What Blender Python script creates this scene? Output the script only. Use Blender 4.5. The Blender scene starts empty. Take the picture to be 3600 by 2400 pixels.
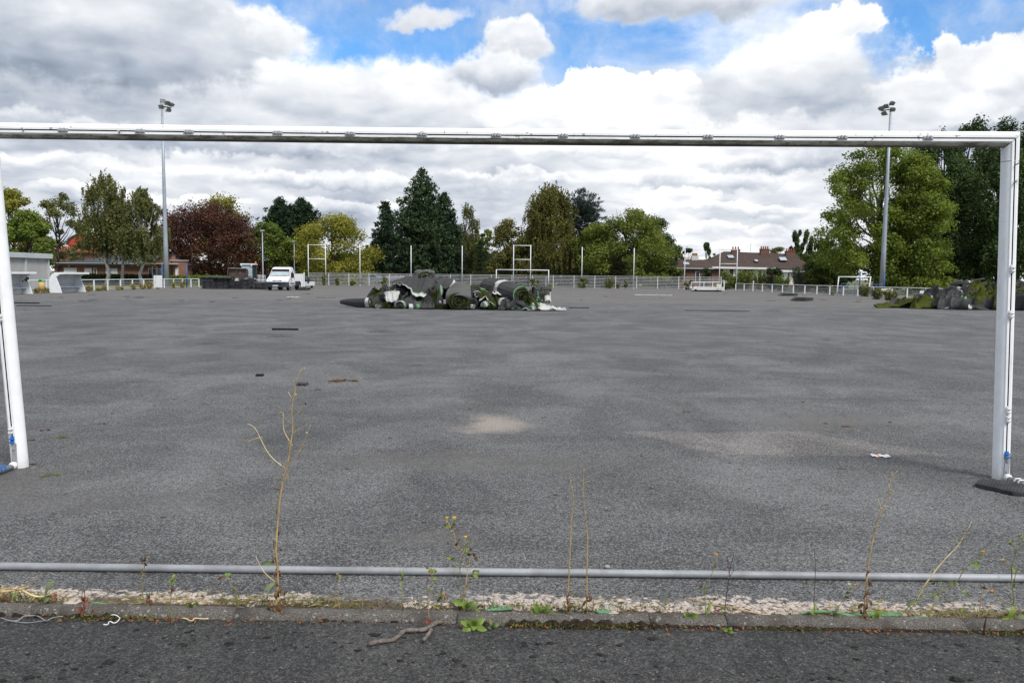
import bpy, bmesh, math, random
import numpy as np
from mathutils import Vector, Matrix

# ------------------------------------------------------------------ camera, sky, sun, exposure
S = bpy.context.scene
COL = S.collection
CAM_H, FPX = 1.5, 2750.0
PITCH, ROLL = math.atan(230 / 2750), 0.0103
cd = bpy.data.cameras.new('camera')
cd.sensor_width = 36.0
cd.lens = 36.0 * FPX / 3600.0
cd.clip_start, cd.clip_end = 0.05, 3000.0
cam = bpy.data.objects.new('camera', cd)
COL.objects.link(cam)
CM = Matrix.Rotation(math.pi / 2 - PITCH, 4, 'X') @ Matrix.Rotation(ROLL, 4, 'Z')
cam.matrix_world = Matrix.Translation((0, 0, CAM_H)) @ CM
S.camera = cam

SUN_EL, SUN_AZ = math.radians(50), math.radians(140)     # azimuth from +Y, clockwise: behind the camera, to the right
world = bpy.data.worlds.new('World')
S.world = world
world.cycles.sampling_method = 'MANUAL'
world.cycles.sample_map_resolution = 512
world.use_nodes = True


def build_sky():
    nt = world.node_tree
    for n in list(nt.nodes):
        nt.nodes.remove(n)
    N, K = nt.nodes.new, nt.links.new

    def val(x, sock):
        if isinstance(x, (int, float)):
            sock.default_value = x
        else:
            K(x, sock)

    def m(op, a, b=0.0, c=0.0, clamp=False):
        n = N('ShaderNodeMath'); n.operation = op; n.use_clamp = clamp
        val(a, n.inputs[0]); val(b, n.inputs[1]); val(c, n.inputs[2])
        return n.outputs[0]

    def comb(x, y, z=0.0):
        n = N('ShaderNodeCombineXYZ')
        val(x, n.inputs[0]); val(y, n.inputs[1]); val(z, n.inputs[2])
        return n.outputs[0]

    def noise(vec, scale, detail=6, rough=.55, dist=0.0, kind='FBM'):
        n = N('ShaderNodeTexNoise'); n.noise_dimensions = '3D'
        n.noise_type = kind
        n.normalize = True
        K(vec, n.inputs['Vector'])
        n.inputs['Scale'].default_value = scale
        n.inputs['Detail'].default_value = detail
        n.inputs['Roughness'].default_value = rough
        n.inputs['Distortion'].default_value = dist
        return n

    def mapr(x, a, b, c=0.0, d=1.0, smooth=True):
        n = N('ShaderNodeMapRange')
        n.interpolation_type = 'SMOOTHSTEP' if smooth else 'LINEAR'
        val(x, n.inputs[0])
        for i, q in enumerate((a, b, c, d)):
            n.inputs[i + 1].default_value = q
        return n.outputs[0]

    tc = N('ShaderNodeTexCoord')
    sep = N('ShaderNodeSeparateXYZ'); K(tc.outputs['Generated'], sep.inputs[0])
    x, y, z = sep.outputs
    az = m('ARCTAN2', x, y)
    el = m('ARCSINE', z)
    elp = m('MAXIMUM', el, 0.0)
    # perspective of a flat cloud layer: everything shrinks and flattens towards the horizon
    inv = m('DIVIDE', 1.0, m('ADD', elp, 0.27))
    tt = m('MULTIPLY', m('LOGARITHM', m('ADD', elp, .12), math.e), .80)
    q = comb(m('MULTIPLY', x, inv), m('MULTIPLY', y, inv), tt)
    # coordinates in the sky, ragged by noise
    P0 = comb(az, el)
    w1 = noise(P0, 7.0, 5, .55)
    w2 = noise(P0, 30.0, 4, .6)

    def warp(sock, a, b):
        s1 = N('ShaderNodeVectorMath'); s1.operation = 'SUBTRACT'; K(w1.outputs['Color'], s1.inputs[0]); s1.inputs[1].default_value = (.5, .5, .5)
        s2 = N('ShaderNodeVectorMath'); s2.operation = 'SUBTRACT'; K(w2.outputs['Color'], s2.inputs[0]); s2.inputs[1].default_value = (.5, .5, .5)
        m1 = N('ShaderNodeVectorMath'); m1.operation = 'SCALE'; K(s1.outputs[0], m1.inputs[0]); m1.inputs[3].default_value = a
        m2 = N('ShaderNodeVectorMath'); m2.operation = 'SCALE'; K(s2.outputs[0], m2.inputs[0]); m2.inputs[3].default_value = b
        a1 = N('ShaderNodeVectorMath'); a1.operation = 'ADD'; K(sock, a1.inputs[0]); K(m1.outputs[0], a1.inputs[1])
        a2 = N('ShaderNodeVectorMath'); a2.operation = 'ADD'; K(a1.outputs[0], a2.inputs[0]); K(m2.outputs[0], a2.inputs[1])
        return a2.outputs[0]

    PW = warp(P0, .055, .030)
    sw = N('ShaderNodeSeparateXYZ'); K(PW, sw.inputs[0])
    wa, we = sw.outputs[0], sw.outputs[1]
    def add(*L):
        r = L[0]
        for k in L[1:]:
            r = m('ADD', r, k)
        return r

    rag = add(m('MULTIPLY', m('SUBTRACT', noise(P0, 5.0, 3, .5).outputs['Fac'], .5), 1.5),
              m('MULTIPLY', m('SUBTRACT', noise(P0, 13.0, 9, .62).outputs['Fac'], .5), 1.3),
              m('MULTIPLY', m('SUBTRACT', noise(P0, 45.0, 6, .6).outputs['Fac'], .5), .30))

    # relief of the clouds: billows lit from above, greyer below
    def dens(vec):
        r = None
        for sc_, wt_, det_ in ((2.0, .50, 1), (4.6, .28, 1), (10.5, .12, 2)):
            n_ = noise(vec, sc_, det_, .5, .25).outputs['Fac']
            bl = m('MULTIPLY', m('ABSOLUTE', m('SUBTRACT', m('MULTIPLY', n_, 2.0), 1.0)), wt_ * 1.6)
            r = bl if r is None else m('ADD', r, bl)
        return r

    def up(k):
        n = N('ShaderNodeVectorMath'); n.operation = 'ADD'; K(q, n.inputs[0]); n.inputs[1].default_value = (0, 0, k)
        return n.outputs[0]

    d0, d1 = dens(q), dens(up(.085))
    lit = m('SUBTRACT', d0, d1)
    band = noise(q, 1.25, 4, .5).outputs['Fac']

    def shade(L):
        ramp = N('ShaderNodeValToRGB')
        K(m('MULTIPLY', L, 1.0, clamp=True), ramp.inputs[0])
        cr = ramp.color_ramp
        cr.elements[0].position, cr.elements[0].color = 0.0, (2.0, 2.4, 3.0, 1)
        cr.elements[1].position, cr.elements[1].color = 1.0, (8.4, 8.4, 8.4, 1)
        for p_, c_ in ((.25, (3.2, 3.6, 4.3, 1)), (.5, (4.7, 5.0, 5.5, 1)), (.75, (6.2, 6.4, 6.7, 1)), (.9, (7.3, 7.4, 7.5, 1))):
            e = cr.elements.new(p_); e.color = c_
        return ramp.outputs[0]

    def mix(f, a, b):
        n = N('ShaderNodeMix'); n.data_type = 'RGBA'
        K(f, n.inputs[0]); K(a, n.inputs[6]); K(b, n.inputs[7])
        return n.outputs[2]

    sky = N('ShaderNodeTexSky'); sky.sky_type = 'NISHITA'; sky.sun_disc = False
    sky.sun_elevation, sky.sun_rotation = SUN_EL, SUN_AZ
    sky.air_density, sky.dust_density, sky.ozone_density = 1.0, .6, 1.6
    tint = N('ShaderNodeMix'); tint.data_type = 'RGBA'; tint.blend_type = 'MULTIPLY'; tint.inputs[0].default_value = 1.0
    K(sky.outputs[0], tint.inputs[6]); tint.inputs[7].default_value = (.62, 1.05, 1.4, 1)
    bluesky = tint.outputs[2]
    # the far cloud sheet, broken into bands towards the horizon, and blue above it with a thin veil
    sheet = shade(add(m('MULTIPLY', lit, 1.0), m('MULTIPLY', m('SUBTRACT', band, .5), -1.9), .66, mapr(el, .0, .10, .18, .0)))
    cover = noise(q, 1.7, 8, .55).outputs['Fac']
    open_ = m('ADD', mapr(el, .170, .265, -.30, .15), m('MULTIPLY', m('SUBTRACT', cover, .5), .8))
    open_ = m('SUBTRACT', open_, mapr(el, .38, .60, .0, .22))  # more cloud overhead, out of view, added to brighten and whiten the light
    veil = mapr(noise(PW, 6.0, 7, .62).outputs['Fac'], .36, .72, .0, .75)
    blue = m('MULTIPLY', mapr(open_, -.08, .14), m('SUBTRACT', 1.0, veil))
    col = mix(blue, sheet, bluesky)

    def cloud(col, u, v, ru, rv, top, base, soft=.30, relief=.85, flat=.75):
        """one big cumulus: ragged outline, flatter below, bright crown and grey base"""
        A, E = math.atan((u - 1800) / FPX), math.atan((970 - v) / FPX)
        dx = m('DIVIDE', m('SUBTRACT', wa, A), ru / FPX)
        dy = m('DIVIDE', m('SUBTRACT', we, E), rv / FPX)
        dyf = m('MAXIMUM', dy, m('MULTIPLY', dy, -1.0 / flat))
        d = m('SQRT', m('ADD', m('MULTIPLY', dx, dx), m('MULTIPLY', dyf, dyf)))
        d = m('SUBTRACT', d, rag)
        mask = mapr(d, 1.0 + soft * .3, 1.0 - soft * .7, 0.0, 1.0)
        L = add(mapr(m('ADD', dy, m('MULTIPLY', rag, .5)), -.75, .75, base, top), m('MULTIPLY', lit, relief), mapr(d, .60, 1.0, .0, .14),
                m('MULTIPLY', m('SUBTRACT', band, .5), -.5))
        return mix(mask, col, shade(L))

    for c in ((480, 725, 330, 26, .98, .55, .5), (1330, 735, 300, 26, .95, .5, .5), (2560, 740, 330, 28, 1.0, .6, .5), (2480, 815, 300, 20, 1.0, .7, .5),
              (1130, 655, 330, 34, .88, .34, .5), (1800, 640, 300, 34, .95, .45, .5), (2460, 655, 300, 38, .82, .36, .5), (150, 640, 330, 40, .95, .5, .5),
              (760, 555, 420, 48, .66, .16, .5), (1480, 540, 330, 45, .98, .5, .4), (2150, 545, 340, 45, 1.0, .55, .4), (2750, 590, 300, 52, .78, .22, .5), (180, 530, 330, 55, .9, .3, .5),
              (1250, 390, 720, 150, .92, .60, .5), (2070, 365, 170, 105, 1.03, .80, .12), (2320, 350, 160, 110, 1.03, .76, .12),
              (1950, 440, 300, 100, .95, .70, .4), (3080, 450, 330, 115, .95, .66, .3), (3620, 350, 270, 150, .97, .58, .14),
              (2700, 345, 340, 180, .80, .36, .4), (2900, 185, 120, 60, .97, .66, .2), (2330, 50, 370, 85, .68, .18, .4),
              (1800, 185, 105, 80, .86, .45, .3), (1715, 290, 165, 85, .80, .22, .35), (1480, 110, 150, 45, .75, .52, .6), (820, 215, 340, 110, .90, .40, .35),
              (280, 260, 640, 260, .64, .12, .45), (3520, 0, 240, 55, .78, .6, .6)):
        col = cloud(col, *c)
    bg = N('ShaderNodeBackground'); K(col, bg.inputs[0]); bg.inputs[1].default_value = .1
    out = N('ShaderNodeOutputWorld'); K(bg.outputs[0], out.inputs[0])


build_sky()
sd = bpy.data.lights.new('sun', 'SUN')
sd.energy, sd.angle, sd.color = 2.4, math.radians(18), (1.0, .96, .90)
sun = bpy.data.objects.new('sun', sd)
COL.objects.link(sun)
_s = Vector((math.sin(SUN_AZ) * math.cos(SUN_EL), math.cos(SUN_AZ) * math.cos(SUN_EL), math.sin(SUN_EL)))
sun.rotation_euler = _s.to_track_quat('Z', 'Y').to_euler()
vs = S.view_settings
vs.view_transform, vs.look, vs.gamma, vs.exposure = 'Standard', 'None', 1.0, 0.5
vs.use_curve_mapping = False
S.render.engine = 'CYCLES'
S.cycles.max_bounces = 4
S.cycles.diffuse_bounces = 3
S.cycles.transparent_max_bounces = 8
S.cycles.caustics_reflective = False
S.cycles.caustics_refractive = False

# ------------------------------------------------------------------ helpers
R3 = CM.to_3x3()
rnd = random.Random(7)
PI = math.pi


def ray(u, v):
    return R3 @ Vector(((u - 1800) / FPX, -(v - 1200) / FPX, -1.0))


def gp(u, v, z=0.0):
    """ground point seen at a place of the 3600 x 2400 photograph"""
    d = ray(u, v)
    t = (z - CAM_H) / d.z
    return Vector((d.x * t, d.y * t, z))


def at(u, v, Y):
    """point at distance Y in front of the camera"""
    d = ray(u, v)
    t = Y / d.y
    return Vector((d.x * t, Y, CAM_H + d.z * t))


class NB:
    """short hand for shader nodes"""
    def __init__(s, nt):
        s.nt = nt
        for n in list(nt.nodes):
            nt.nodes.remove(n)

    def n(s, t, **k):
        q = s.nt.nodes.new(t)
        for a, b in k.items():
            setattr(q, a, b)
        return q

    def put(s, sock, x):
        if hasattr(x, 'links'):
            s.nt.links.new(x, sock)
        else:
            if sock.type == 'RGBA' and len(x) == 3:
                x = (*x, 1)
            sock.default_value = x

    def m(s, op, a, b=0.0, c=0.0, clamp=False):
        q = s.n('ShaderNodeMath', operation=op, use_clamp=clamp)
        for i, x in enumerate((a, b, c)):
            s.put(q.inputs[i], x)
        return q.outputs[0]

    def noise(s, vec, scale, detail=4, rough=.55, dist=0.0):
        q = s.n('ShaderNodeTexNoise')
        s.put(q.inputs['Vector'], vec)
        for k, x in (('Scale', scale), ('Detail', detail), ('Roughness', rough), ('Distortion', dist)):
            q.inputs[k].default_value = x
        return q.outputs[0]

    def vor(s, vec, scale, feature='F1', out='Distance', rand=1.0):
        q = s.n('ShaderNodeTexVoronoi', feature=feature)
        s.put(q.inputs['Vector'], vec)
        q.inputs['Scale'].default_value = scale
        q.inputs['Randomness'].default_value = rand
        return q.outputs[out]

    def mr(s, x, a, b, c=0.0, d=1.0):
        q = s.n('ShaderNodeMapRange', interpolation_type='SMOOTHSTEP')
        s.put(q.inputs[0], x)
        for i, y in enumerate((a, b, c, d)):
            q.inputs[i + 1].default_value = y
        return q.outputs[0]

    def mix(s, f, a, b, mode='MIX'):
        q = s.n('ShaderNodeMix', data_type='RGBA', blend_type=mode)
        s.put(q.inputs[0], f); s.put(q.inputs[6], a); s.put(q.inputs[7], b)
        return q.outputs[2]

    def scl(s, vec, k):
        q = s.n('ShaderNodeVectorMath', operation='MULTIPLY')
        s.put(q.inputs[0], vec); q.inputs[1].default_value = k
        return q.outputs[0]

    def pos(s):
        return s.n('ShaderNodeNewGeometry').outputs['Position']

    def obj(s):
        return s.n('ShaderNodeTexCoord').outputs['Object']

    def sep(s, v):
        q = s.n('ShaderNodeSeparateXYZ'); s.put(q.inputs[0], v)
        return q.outputs

    def bump(s, h, strength, dist):
        q = s.n('ShaderNodeBump')
        s.put(q.inputs['Height'], h)
        q.inputs['Strength'].default_value = strength
        q.inputs['Distance'].default_value = dist
        return q.outputs[0]

    def out(s, col, rough=.7, normal=None, metal=0.0, spec=.3, coat=0.0):
        p = s.n('ShaderNodeBsdfPrincipled')
        s.put(p.inputs['Base Color'], col)
        s.put(p.inputs['Roughness'], rough)
        p.inputs['Metallic'].default_value = metal
        p.inputs['Specular IOR Level'].default_value = spec
        p.inputs['Coat Weight'].default_value = coat
        if normal is not None:
            s.put(p.inputs['Normal'], normal)
        o = s.n('ShaderNodeOutputMaterial')
        s.nt.links.new(p.outputs[0], o.inputs[0])
        return p


MATS = {}


def newmat(name):
    mt = bpy.data.materials.new(name)
    mt.use_nodes = True
    MATS[name] = mt
    return mt, NB(mt.node_tree)


def mat(name, c, rough=.7, var=.25, scale=2.0, bump=0.0, bscale=20, metal=0.0, spec=.3, c2=None, dirt=None, dscale=3.0, damt=.5, coat=0.0):
    """plain painted / coated surface: blotchy tone, optional second colour, dirt patches and fine relief"""
    mt, b = newmat(name)
    o = b.obj()
    f = b.noise(o, scale, 5, .6)
    c2 = c2 or tuple(min(1, x * (1 - var)) for x in c)
    col = b.mix(b.mr(f, .3, .7), c, c2)
    if dirt:
        d = b.mr(b.noise(o, dscale, 7, .65), .62 - .25 * damt, .72)
        col = b.mix(b.m('MULTIPLY', d, .85), col, dirt)
    nrm = b.bump(b.noise(o, bscale, 4, .6), bump, .02) if bump else None
    b.out(col, rough, nrm, metal, spec, coat)
    return mt


def leafmat(name, dark, light, alt=None, altamt=.15, trans=.35, scale=.35):
    mt, b = newmat(name)
    g = b.n('ShaderNodeNewGeometry')
    r = g.outputs['Random Per Island']
    dark, light = tuple(q * 1.12 for q in dark), tuple(q * 1.28 for q in light)
    nz = b.noise(b.obj(), scale, 3, .6)
    f = b.m('ADD', b.m('MULTIPLY', r, .55), b.mr(nz, .3, .7, -.15, .6), clamp=True)
    col = b.mix(f, dark, light)
    if alt:
        k = b.m('MULTIPLY', b.m('GREATER_THAN', b.m('FRACT', b.m('MULTIPLY', r, 17.3)), 1 - altamt), .8)
        col = b.mix(k, col, alt)
    p = b.n('ShaderNodeBsdfPrincipled')
    b.put(p.inputs['Base Color'], col)
    p.inputs['Roughness'].default_value = .62
    p.inputs['Specular IOR Level'].default_value = .22
    t = b.n('ShaderNodeBsdfTranslucent')
    b.put(t.inputs[0], b.mix(1.0, col, (1.25, 1.3, .7), 'MULTIPLY'))
    mx = b.n('ShaderNodeMixShader')
    mx.inputs[0].default_value = trans
    b.nt.links.new(p.outputs[0], mx.inputs[1]); b.nt.links.new(t.outputs[0], mx.inputs[2])
    o = b.n('ShaderNodeOutputMaterial')
    b.nt.links.new(mx.outputs[0], o.inputs[0])
    return mt


def tag(o, label=None, cat=None, group=None, kind=None):
    if label: o['label'] = label
    if cat: o['category'] = cat
    if group: o['group'] = group
    if kind: o['kind'] = kind
    return o


def thing(name, label, cat, loc=(0, 0, 0), rz=0.0, group=None):
    o = bpy.data.objects.new(name, None)
    COL.objects.link(o)
    o.empty_display_size = .2
    o.location = loc
    o.rotation_euler = (0, 0, rz)
    return tag(o, label, cat, group)


class MB:
    """collects shapes; build() links them as one mesh object"""
    def __init__(s):
        s.v, s.f, s.k = [], [], []

    def add(s, vs, fs, k=0):
        n = len(s.v)
        s.v += [tuple(x) for x in vs]
        s.f += [tuple(i + n for i in q) for q in fs]
        s.k += [k] * len(fs) if isinstance(k, int) else list(k)
        return s

    def box(s, c, d, rot=None, k=0):
        x, y, z = (a / 2 for a in d)
        vs = [Vector((i * x, j * y, h * z)) for h in (-1, 1) for j in (-1, 1) for i in (-1, 1)]
        if rot is not None:
            vs = [rot @ q for q in vs]
        vs = [q + Vector(c) for q in vs]
        return s.add(vs, [(0, 2, 3, 1), (4, 5, 7, 6), (0, 1, 5, 4), (2, 6, 7, 3), (0, 4, 6, 2), (1, 3, 7, 5)], k)

    def tube(s, pts, rad, n=8, k=0, cap=True, flat=1.0):
        pts = [Vector(p) for p in pts]
        if isinstance(rad, (int, float)):
            rad = [rad] * len(pts)
        vs, fs = [], []
        prev = None
        for i, p in enumerate(pts):
            t = (pts[min(i + 1, len(pts) - 1)] - pts[max(i - 1, 0)])
            t = t.normalized() if t.length > 1e-9 else Vector((0, 0, 1))
            if prev is None:
                a = t.cross(Vector((0, 0, 1)) if abs(t.z) < .9 else Vector((1, 0, 0))).normalized()
            else:
                a = (prev - t * prev.dot(t)).normalized()
            prev = a
            b = t.cross(a)
            for j in range(n):
                w = 2 * PI * j / n
                vs.append(p + (a * math.cos(w) + b * math.sin(w) * flat) * rad[i])
        for i in range(len(pts) - 1):
            for j in range(n):
                j2 = (j + 1) % n
                fs.append((i * n + j, i * n + j2, (i + 1) * n + j2, (i + 1) * n + j))
        if cap:
            fs.append(tuple(range(n - 1, -1, -1)))
            fs.append(tuple((len(pts) - 1) * n + j for j in range(n)))
        return s.add(vs, fs, k)

    def prism(s, poly, ext, k=0, org=(0, 0, 0)):
        """closed 3-D polygon pushed along ext"""
        n = len(poly)
        o, e = Vector(org), Vector(ext)
        vs = [Vector(p) + o for p in poly] + [Vector(p) + o + e for p in poly]
        fs = [tuple(range(n - 1, -1, -1)), tuple(range(n, 2 * n))] + [(i, (i + 1) % n, n + (i + 1) % n, n + i) for i in range(n)]
        return s.add(vs, fs, k)

    def ball(s, c, r, k=0, n=10, m=7, sq=(1, 1, 1)):
        vs, fs = [], []
        for i in range(m + 1):
            a = PI * i / m
            for j in range(n):
                w = 2 * PI * j / n
                vs.append((c[0] + r * sq[0] * math.sin(a) * math.cos(w), c[1] + r * sq[1] * math.sin(a) * math.sin(w), c[2] + r * sq[2] * math.cos(a)))
        for i in range(m):
            for j in range(n):
                j2 = (j + 1) % n
                fs.append((i * n + j, (i + 1) * n + j, (i + 1) * n + j2, i * n + j2))
        return s.add(vs, fs, k)

    def build(s, name, mats, parent=None, smooth=False, bevel=0.0, loc=None):
        me = bpy.data.meshes.new(name)
        me.from_pydata(s.v, [], s.f)
        for q in (mats if isinstance(mats, (list, tuple)) else [mats]):
            me.materials.append(MATS[q] if isinstance(q, str) else q)
        me.polygons.foreach_set('material_index', s.k)
        if smooth:
            me.polygons.foreach_set('use_smooth', [True] * len(s.f))
        me.update()
        o = bpy.data.objects.new(name, me)
        COL.objects.link(o)
        if parent is not None:
            o.parent = parent
        if loc is not None:
            o.location = loc
        if bevel:
            q = o.modifiers.new('bevel', 'BEVEL')
            q.width, q.segments, q.limit_method = bevel, 2, 'ANGLE'
        return o


def copy_of(o, parent=None, loc=None):
    c = o.copy()
    COL.objects.link(c)
    c.parent = parent
    if loc is not None:
        c.location = loc
    return c


def quads(name, V, mt, parent=None, smooth=False):
    """V: (n,4,3) array of quads as one mesh"""
    n = len(V)
    me = bpy.data.meshes.new(name)
    me.vertices.add(n * 4)
    me.vertices.foreach_set('co', np.ascontiguousarray(V, dtype=np.float32).ravel())
    me.loops.add(n * 4)
    me.loops.foreach_set('vertex_index', np.arange(n * 4, dtype=np.int32))
    me.polygons.add(n)
    me.polygons.foreach_set('loop_start', np.arange(0, n * 4, 4, dtype=np.int32))
    me.polygons.foreach_set('loop_total', np.full(n, 4, dtype=np.int32))
    me.materials.append(MATS[mt])
    me.update(calc_edges=True)
    o = bpy.data.objects.new(name, me)
    COL.objects.link(o)
    if parent is not None:
        o.parent = parent
    return o


def unit(a):
    return a / np.maximum(np.linalg.norm(a, axis=1, keepdims=True), 1e-9)


def leafquads(C, Nn, T, L, W, bend=.18):
    """leaf-shaped quads: centres, normals, long axis, length, width"""
    T = unit(T - Nn * np.sum(T * Nn, axis=1, keepdims=True))
    B = np.cross(Nn, T)
    L, W = L[:, None], W[:, None]
    return np.stack([C - T * L * .5, C + B * W * .5 - Nn * L * bend * .5, C + T * L * .5, C - B * W * .5 + Nn * L * bend * .3], axis=1)


def rdirs(g, n):
    return unit(g.normal(size=(n, 3)))


# ------------------------------------------------------------------ materials
def asphalt(name, lo, hi, tone, crust=False, patches=(), far=False, grain=1.0, speck=.5):
    mt, b = newmat(name)
    p = b.pos()
    fine = b.noise(p, 150 * grain, 3, .7)
    fine2 = b.noise(p, 60 * grain, 4, .7)
    agg = b.vor(p, 130 * grain, 'F1', 'Color')
    aggv = b.sep(agg)[0]
    big = b.noise(b.scl(p, (1, .8, 1)), .7, 6, .6, .8)
    mid = b.noise(p, 2.6, 5, .6)
    wide = b.noise(b.scl(p, (1, .7, 1)), .16, 5, .6)
    f = b.m('ADD', b.m('MULTIPLY', b.m('SUBTRACT', fine, .5), 2.6), b.m('MULTIPLY', b.m('SUBTRACT', aggv, .5), speck * 1.6))
    f = b.m('ADD', f, b.m('MULTIPLY', b.m('SUBTRACT', fine2, .5), 2.4))
    t = b.m('ADD', b.mr(big, .30, .72, .18, .64), b.m('ADD', b.m('MULTIPLY', b.m('SUBTRACT', mid, .5), .40), b.m('MULTIPLY', b.m('SUBTRACT', wide, .5), .5)))
    sweep = b.noise(b.scl(p, (.22, 1.0, 1)), 1.1, 5, .6, 2.2)
    t = b.m('ADD', t, b.m('MULTIPLY', b.m('SUBTRACT', sweep, .5), .34))
    f = b.m('ADD', f, b.m('MULTIPLY', b.m('SUBTRACT', b.noise(p, 20 * grain, 4, .7), .5), .9))
    col = b.mix(b.m('ADD', b.m('MULTIPLY', t, .62), b.m('MULTIPLY', f, .80), clamp=True), lo, hi)
    # odd pale chippings and dark pits in the wearing course
    chip = b.m('GREATER_THAN', b.sep(b.vor(p, 120 * grain, 'F1', 'Color'))[1], .988)
    col = b.mix(b.m('MULTIPLY', chip, .28), col, (.42, .40, .37))
    # damp stains and drag marks
    stain = b.m('MULTIPLY', b.mr(b.noise(b.scl(p, (.8, 1, 1)), .45, 7, .66, 1.5), .60, .70), b.mr(b.noise(p, 5, 4, .6), .35, .6))
    col = b.mix(b.m('MULTIPLY', stain, .38), col, (.040, .039, .038))
    xyz = b.sep(p)
    rag = b.m('SUBTRACT', b.noise(p, 1.7, 7, .62), .5)
    if far:
        k = b.mr(b.m('ADD', xyz[1], b.m('MULTIPLY', rag, 16.0)), 41.0, 47.0)
        tanv = b.mix(b.mr(b.noise(b.scl(p, (.10, .5, 1)), 1.0, 6, .65), .35, .68), (.165, .150, .135), (.115, .107, .100))
        col = b.mix(b.m('MULTIPLY', k, .62), col, tanv)
        st = b.mr(b.noise(b.scl(p, (.06, .8, 1)), 1.0, 6, .6), .57, .70)
        col = b.mix(b.m('MULTIPLY', st, .35), col, (.05, .05, .052))
    for (x, y, rx, ry, c, amt, sharp) in patches:
        dx = b.m('DIVIDE', b.m('SUBTRACT', xyz[0], x), rx)
        dy = b.m('DIVIDE', b.m('SUBTRACT', xyz[1], y), ry)
        if sharp > .7:                       # a trowelled repair: skewed four-sided outline
            d = b.m('MAXIMUM', b.m('ABSOLUTE', b.m('ADD', dx, b.m('MULTIPLY', dy, .35))), b.m('ABSOLUTE', b.m('ADD', dy, b.m('MULTIPLY', dx, -.12))))
            d = b.m('ADD', d, b.m('MULTIPLY', rag, .9))
        else:
            d = b.m('SQRT', b.m('ADD', b.m('MULTIPLY', dx, dx), b.m('MULTIPLY', dy, dy)))
            d = b.m('ADD', d, b.m('MULTIPLY', rag, 1.5))
        d = b.m('ADD', d, b.m('MULTIPLY', b.m('SUBTRACT', fine2, .5), .8 * (1 - sharp)))
        k = b.mr(d, 1.15, 1.0 - max(.10, 1.1 * (1 - sharp)), 0, 1)
        k = b.m('MULTIPLY', b.mr(b.m('ADD', k, b.m('MULTIPLY', b.m('SUBTRACT', fine, .5), 1.6 * (1 - sharp * .6))), .28, .85), amt)
        if sharp > .7:                       # thin skim: the grain shows through
            col = b.mix(k, col, b.mix(1.0, col, (1.75, 1.62, 1.50), 'MULTIPLY'))
        else:
            col = b.mix(k, col, b.mix(b.mr(fine2, .35, .65), c, tuple(q * .40 for q in c)))
    if crust:
        # lime-and-sand crust left along the kerb where the old turf was glued
        yk = b.m('ADD', xyz[1], b.m('MULTIPLY', xyz[0], .0153))
        e = b.m('ADD', b.m('ABSOLUTE', b.m('SUBTRACT', yk, 3.50)), b.m('MULTIPLY', rag, .24))
        e = b.m('ADD', e, b.m('MULTIPLY', b.m('SUBTRACT', b.noise(p, 16, 6, .7), .5), .30))
        k = b.mr(b.m('SUBTRACT', e, b.m('MULTIPLY', b.m('SUBTRACT', b.noise(p, 1.3, 3, .6), .5), .20)), .085, .06)
        cells = b.vor(p, 24, 'DISTANCE_TO_EDGE')
        k = b.m('MULTIPLY', k, b.mr(cells, .01, .05))
        k = b.m('MULTIPLY', b.m('MULTIPLY', k, b.mr(b.noise(p, .9, 3, .5), .36, .52)), b.mr(b.noise(p, 26, 4, .6), .42, .52))
        col = b.mix(b.m('MULTIPLY', k, .92), col, b.mix(b.noise(p, 12, 4, .6), (.40, .33, .27), (.62, .54, .47)))
        e2 = b.m('ADD', b.m('ABSOLUTE', b.m('SUBTRACT', yk, 3.44)), b.m('MULTIPLY', b.m('SUBTRACT', b.noise(p, 9, 6, .7), .5), .12))
        col = b.mix(b.mr(e2, .060, .03, 0, .75), col, b.mix(b.noise(p, 20, 5, .7), (.035, .025, .015), (.13, .085, .045)))
    h = b.m('ADD', b.m('MULTIPLY', fine, 1.0), b.m('MULTIPLY', aggv, .35))
    nrm = b.bump(h, .55, .006)
    b.out(col, .88, nrm, 0, .25)
    return mt


p1, p2 = gp(1735, 1493), gp(2720, 1555)
PATCH = [(p1.x, p1.y, .60, .85, (.50, .43, .365), .72, .0), (p1.x - .1, p1.y - 1.6, 2.0, .55, (.16, .148, .132), .4, .1),
         (p2.x, p2.y, 1.0, .52, (.245, .230, .214), .58, .84), (-3.6, 5.5, .9, .5, (.16, .15, .14), .4, .15),
         (-2.6, 5.0, 1.6, .5, (.16, .152, .143), .35, .1), (3.4, 8.3, 1.6, .7, (.165, .155, .14), .4, .2),
         (-.4, 4.35, .5, .25, (.20, .185, .17), .35, .1)]
asphalt('asphalt_pitch', (.037, .0368, .037), (.292, .289, .286), .5, crust=True, patches=PATCH, far=True)
asphalt('asphalt_path', (.022, .022, .022), (.138, .134, .128), .3, grain=1.2, speck=.35)
def kerbmat():
    mt, b = newmat('kerb_concrete')
    p = b.pos()
    f = b.noise(p, 170, 4, .75)
    f2 = b.noise(p, 7, 6, .65)
    col = b.mix(b.mr(f, .36, .66), (.050, .045, .040), (.20, .185, .165))
    col = b.mix(b.mr(f2, .42, .68, 0, .75), col, (.055, .045, .036))
    sp = b.m('GREATER_THAN', b.sep(b.vor(p, 110, 'F1', 'Color'))[1], .975)
    col = b.mix(b.m('MULTIPLY', sp, .45), col, (.45, .43, .39))
    lich = b.mr(b.noise(p, 16, 5, .6), .69, .72)
    col = b.mix(b.m('MULTIPLY', lich, .5), col, (.42, .42, .38))
    b.out(col, .92, b.bump(f, .8, .006), 0, .2)


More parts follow.
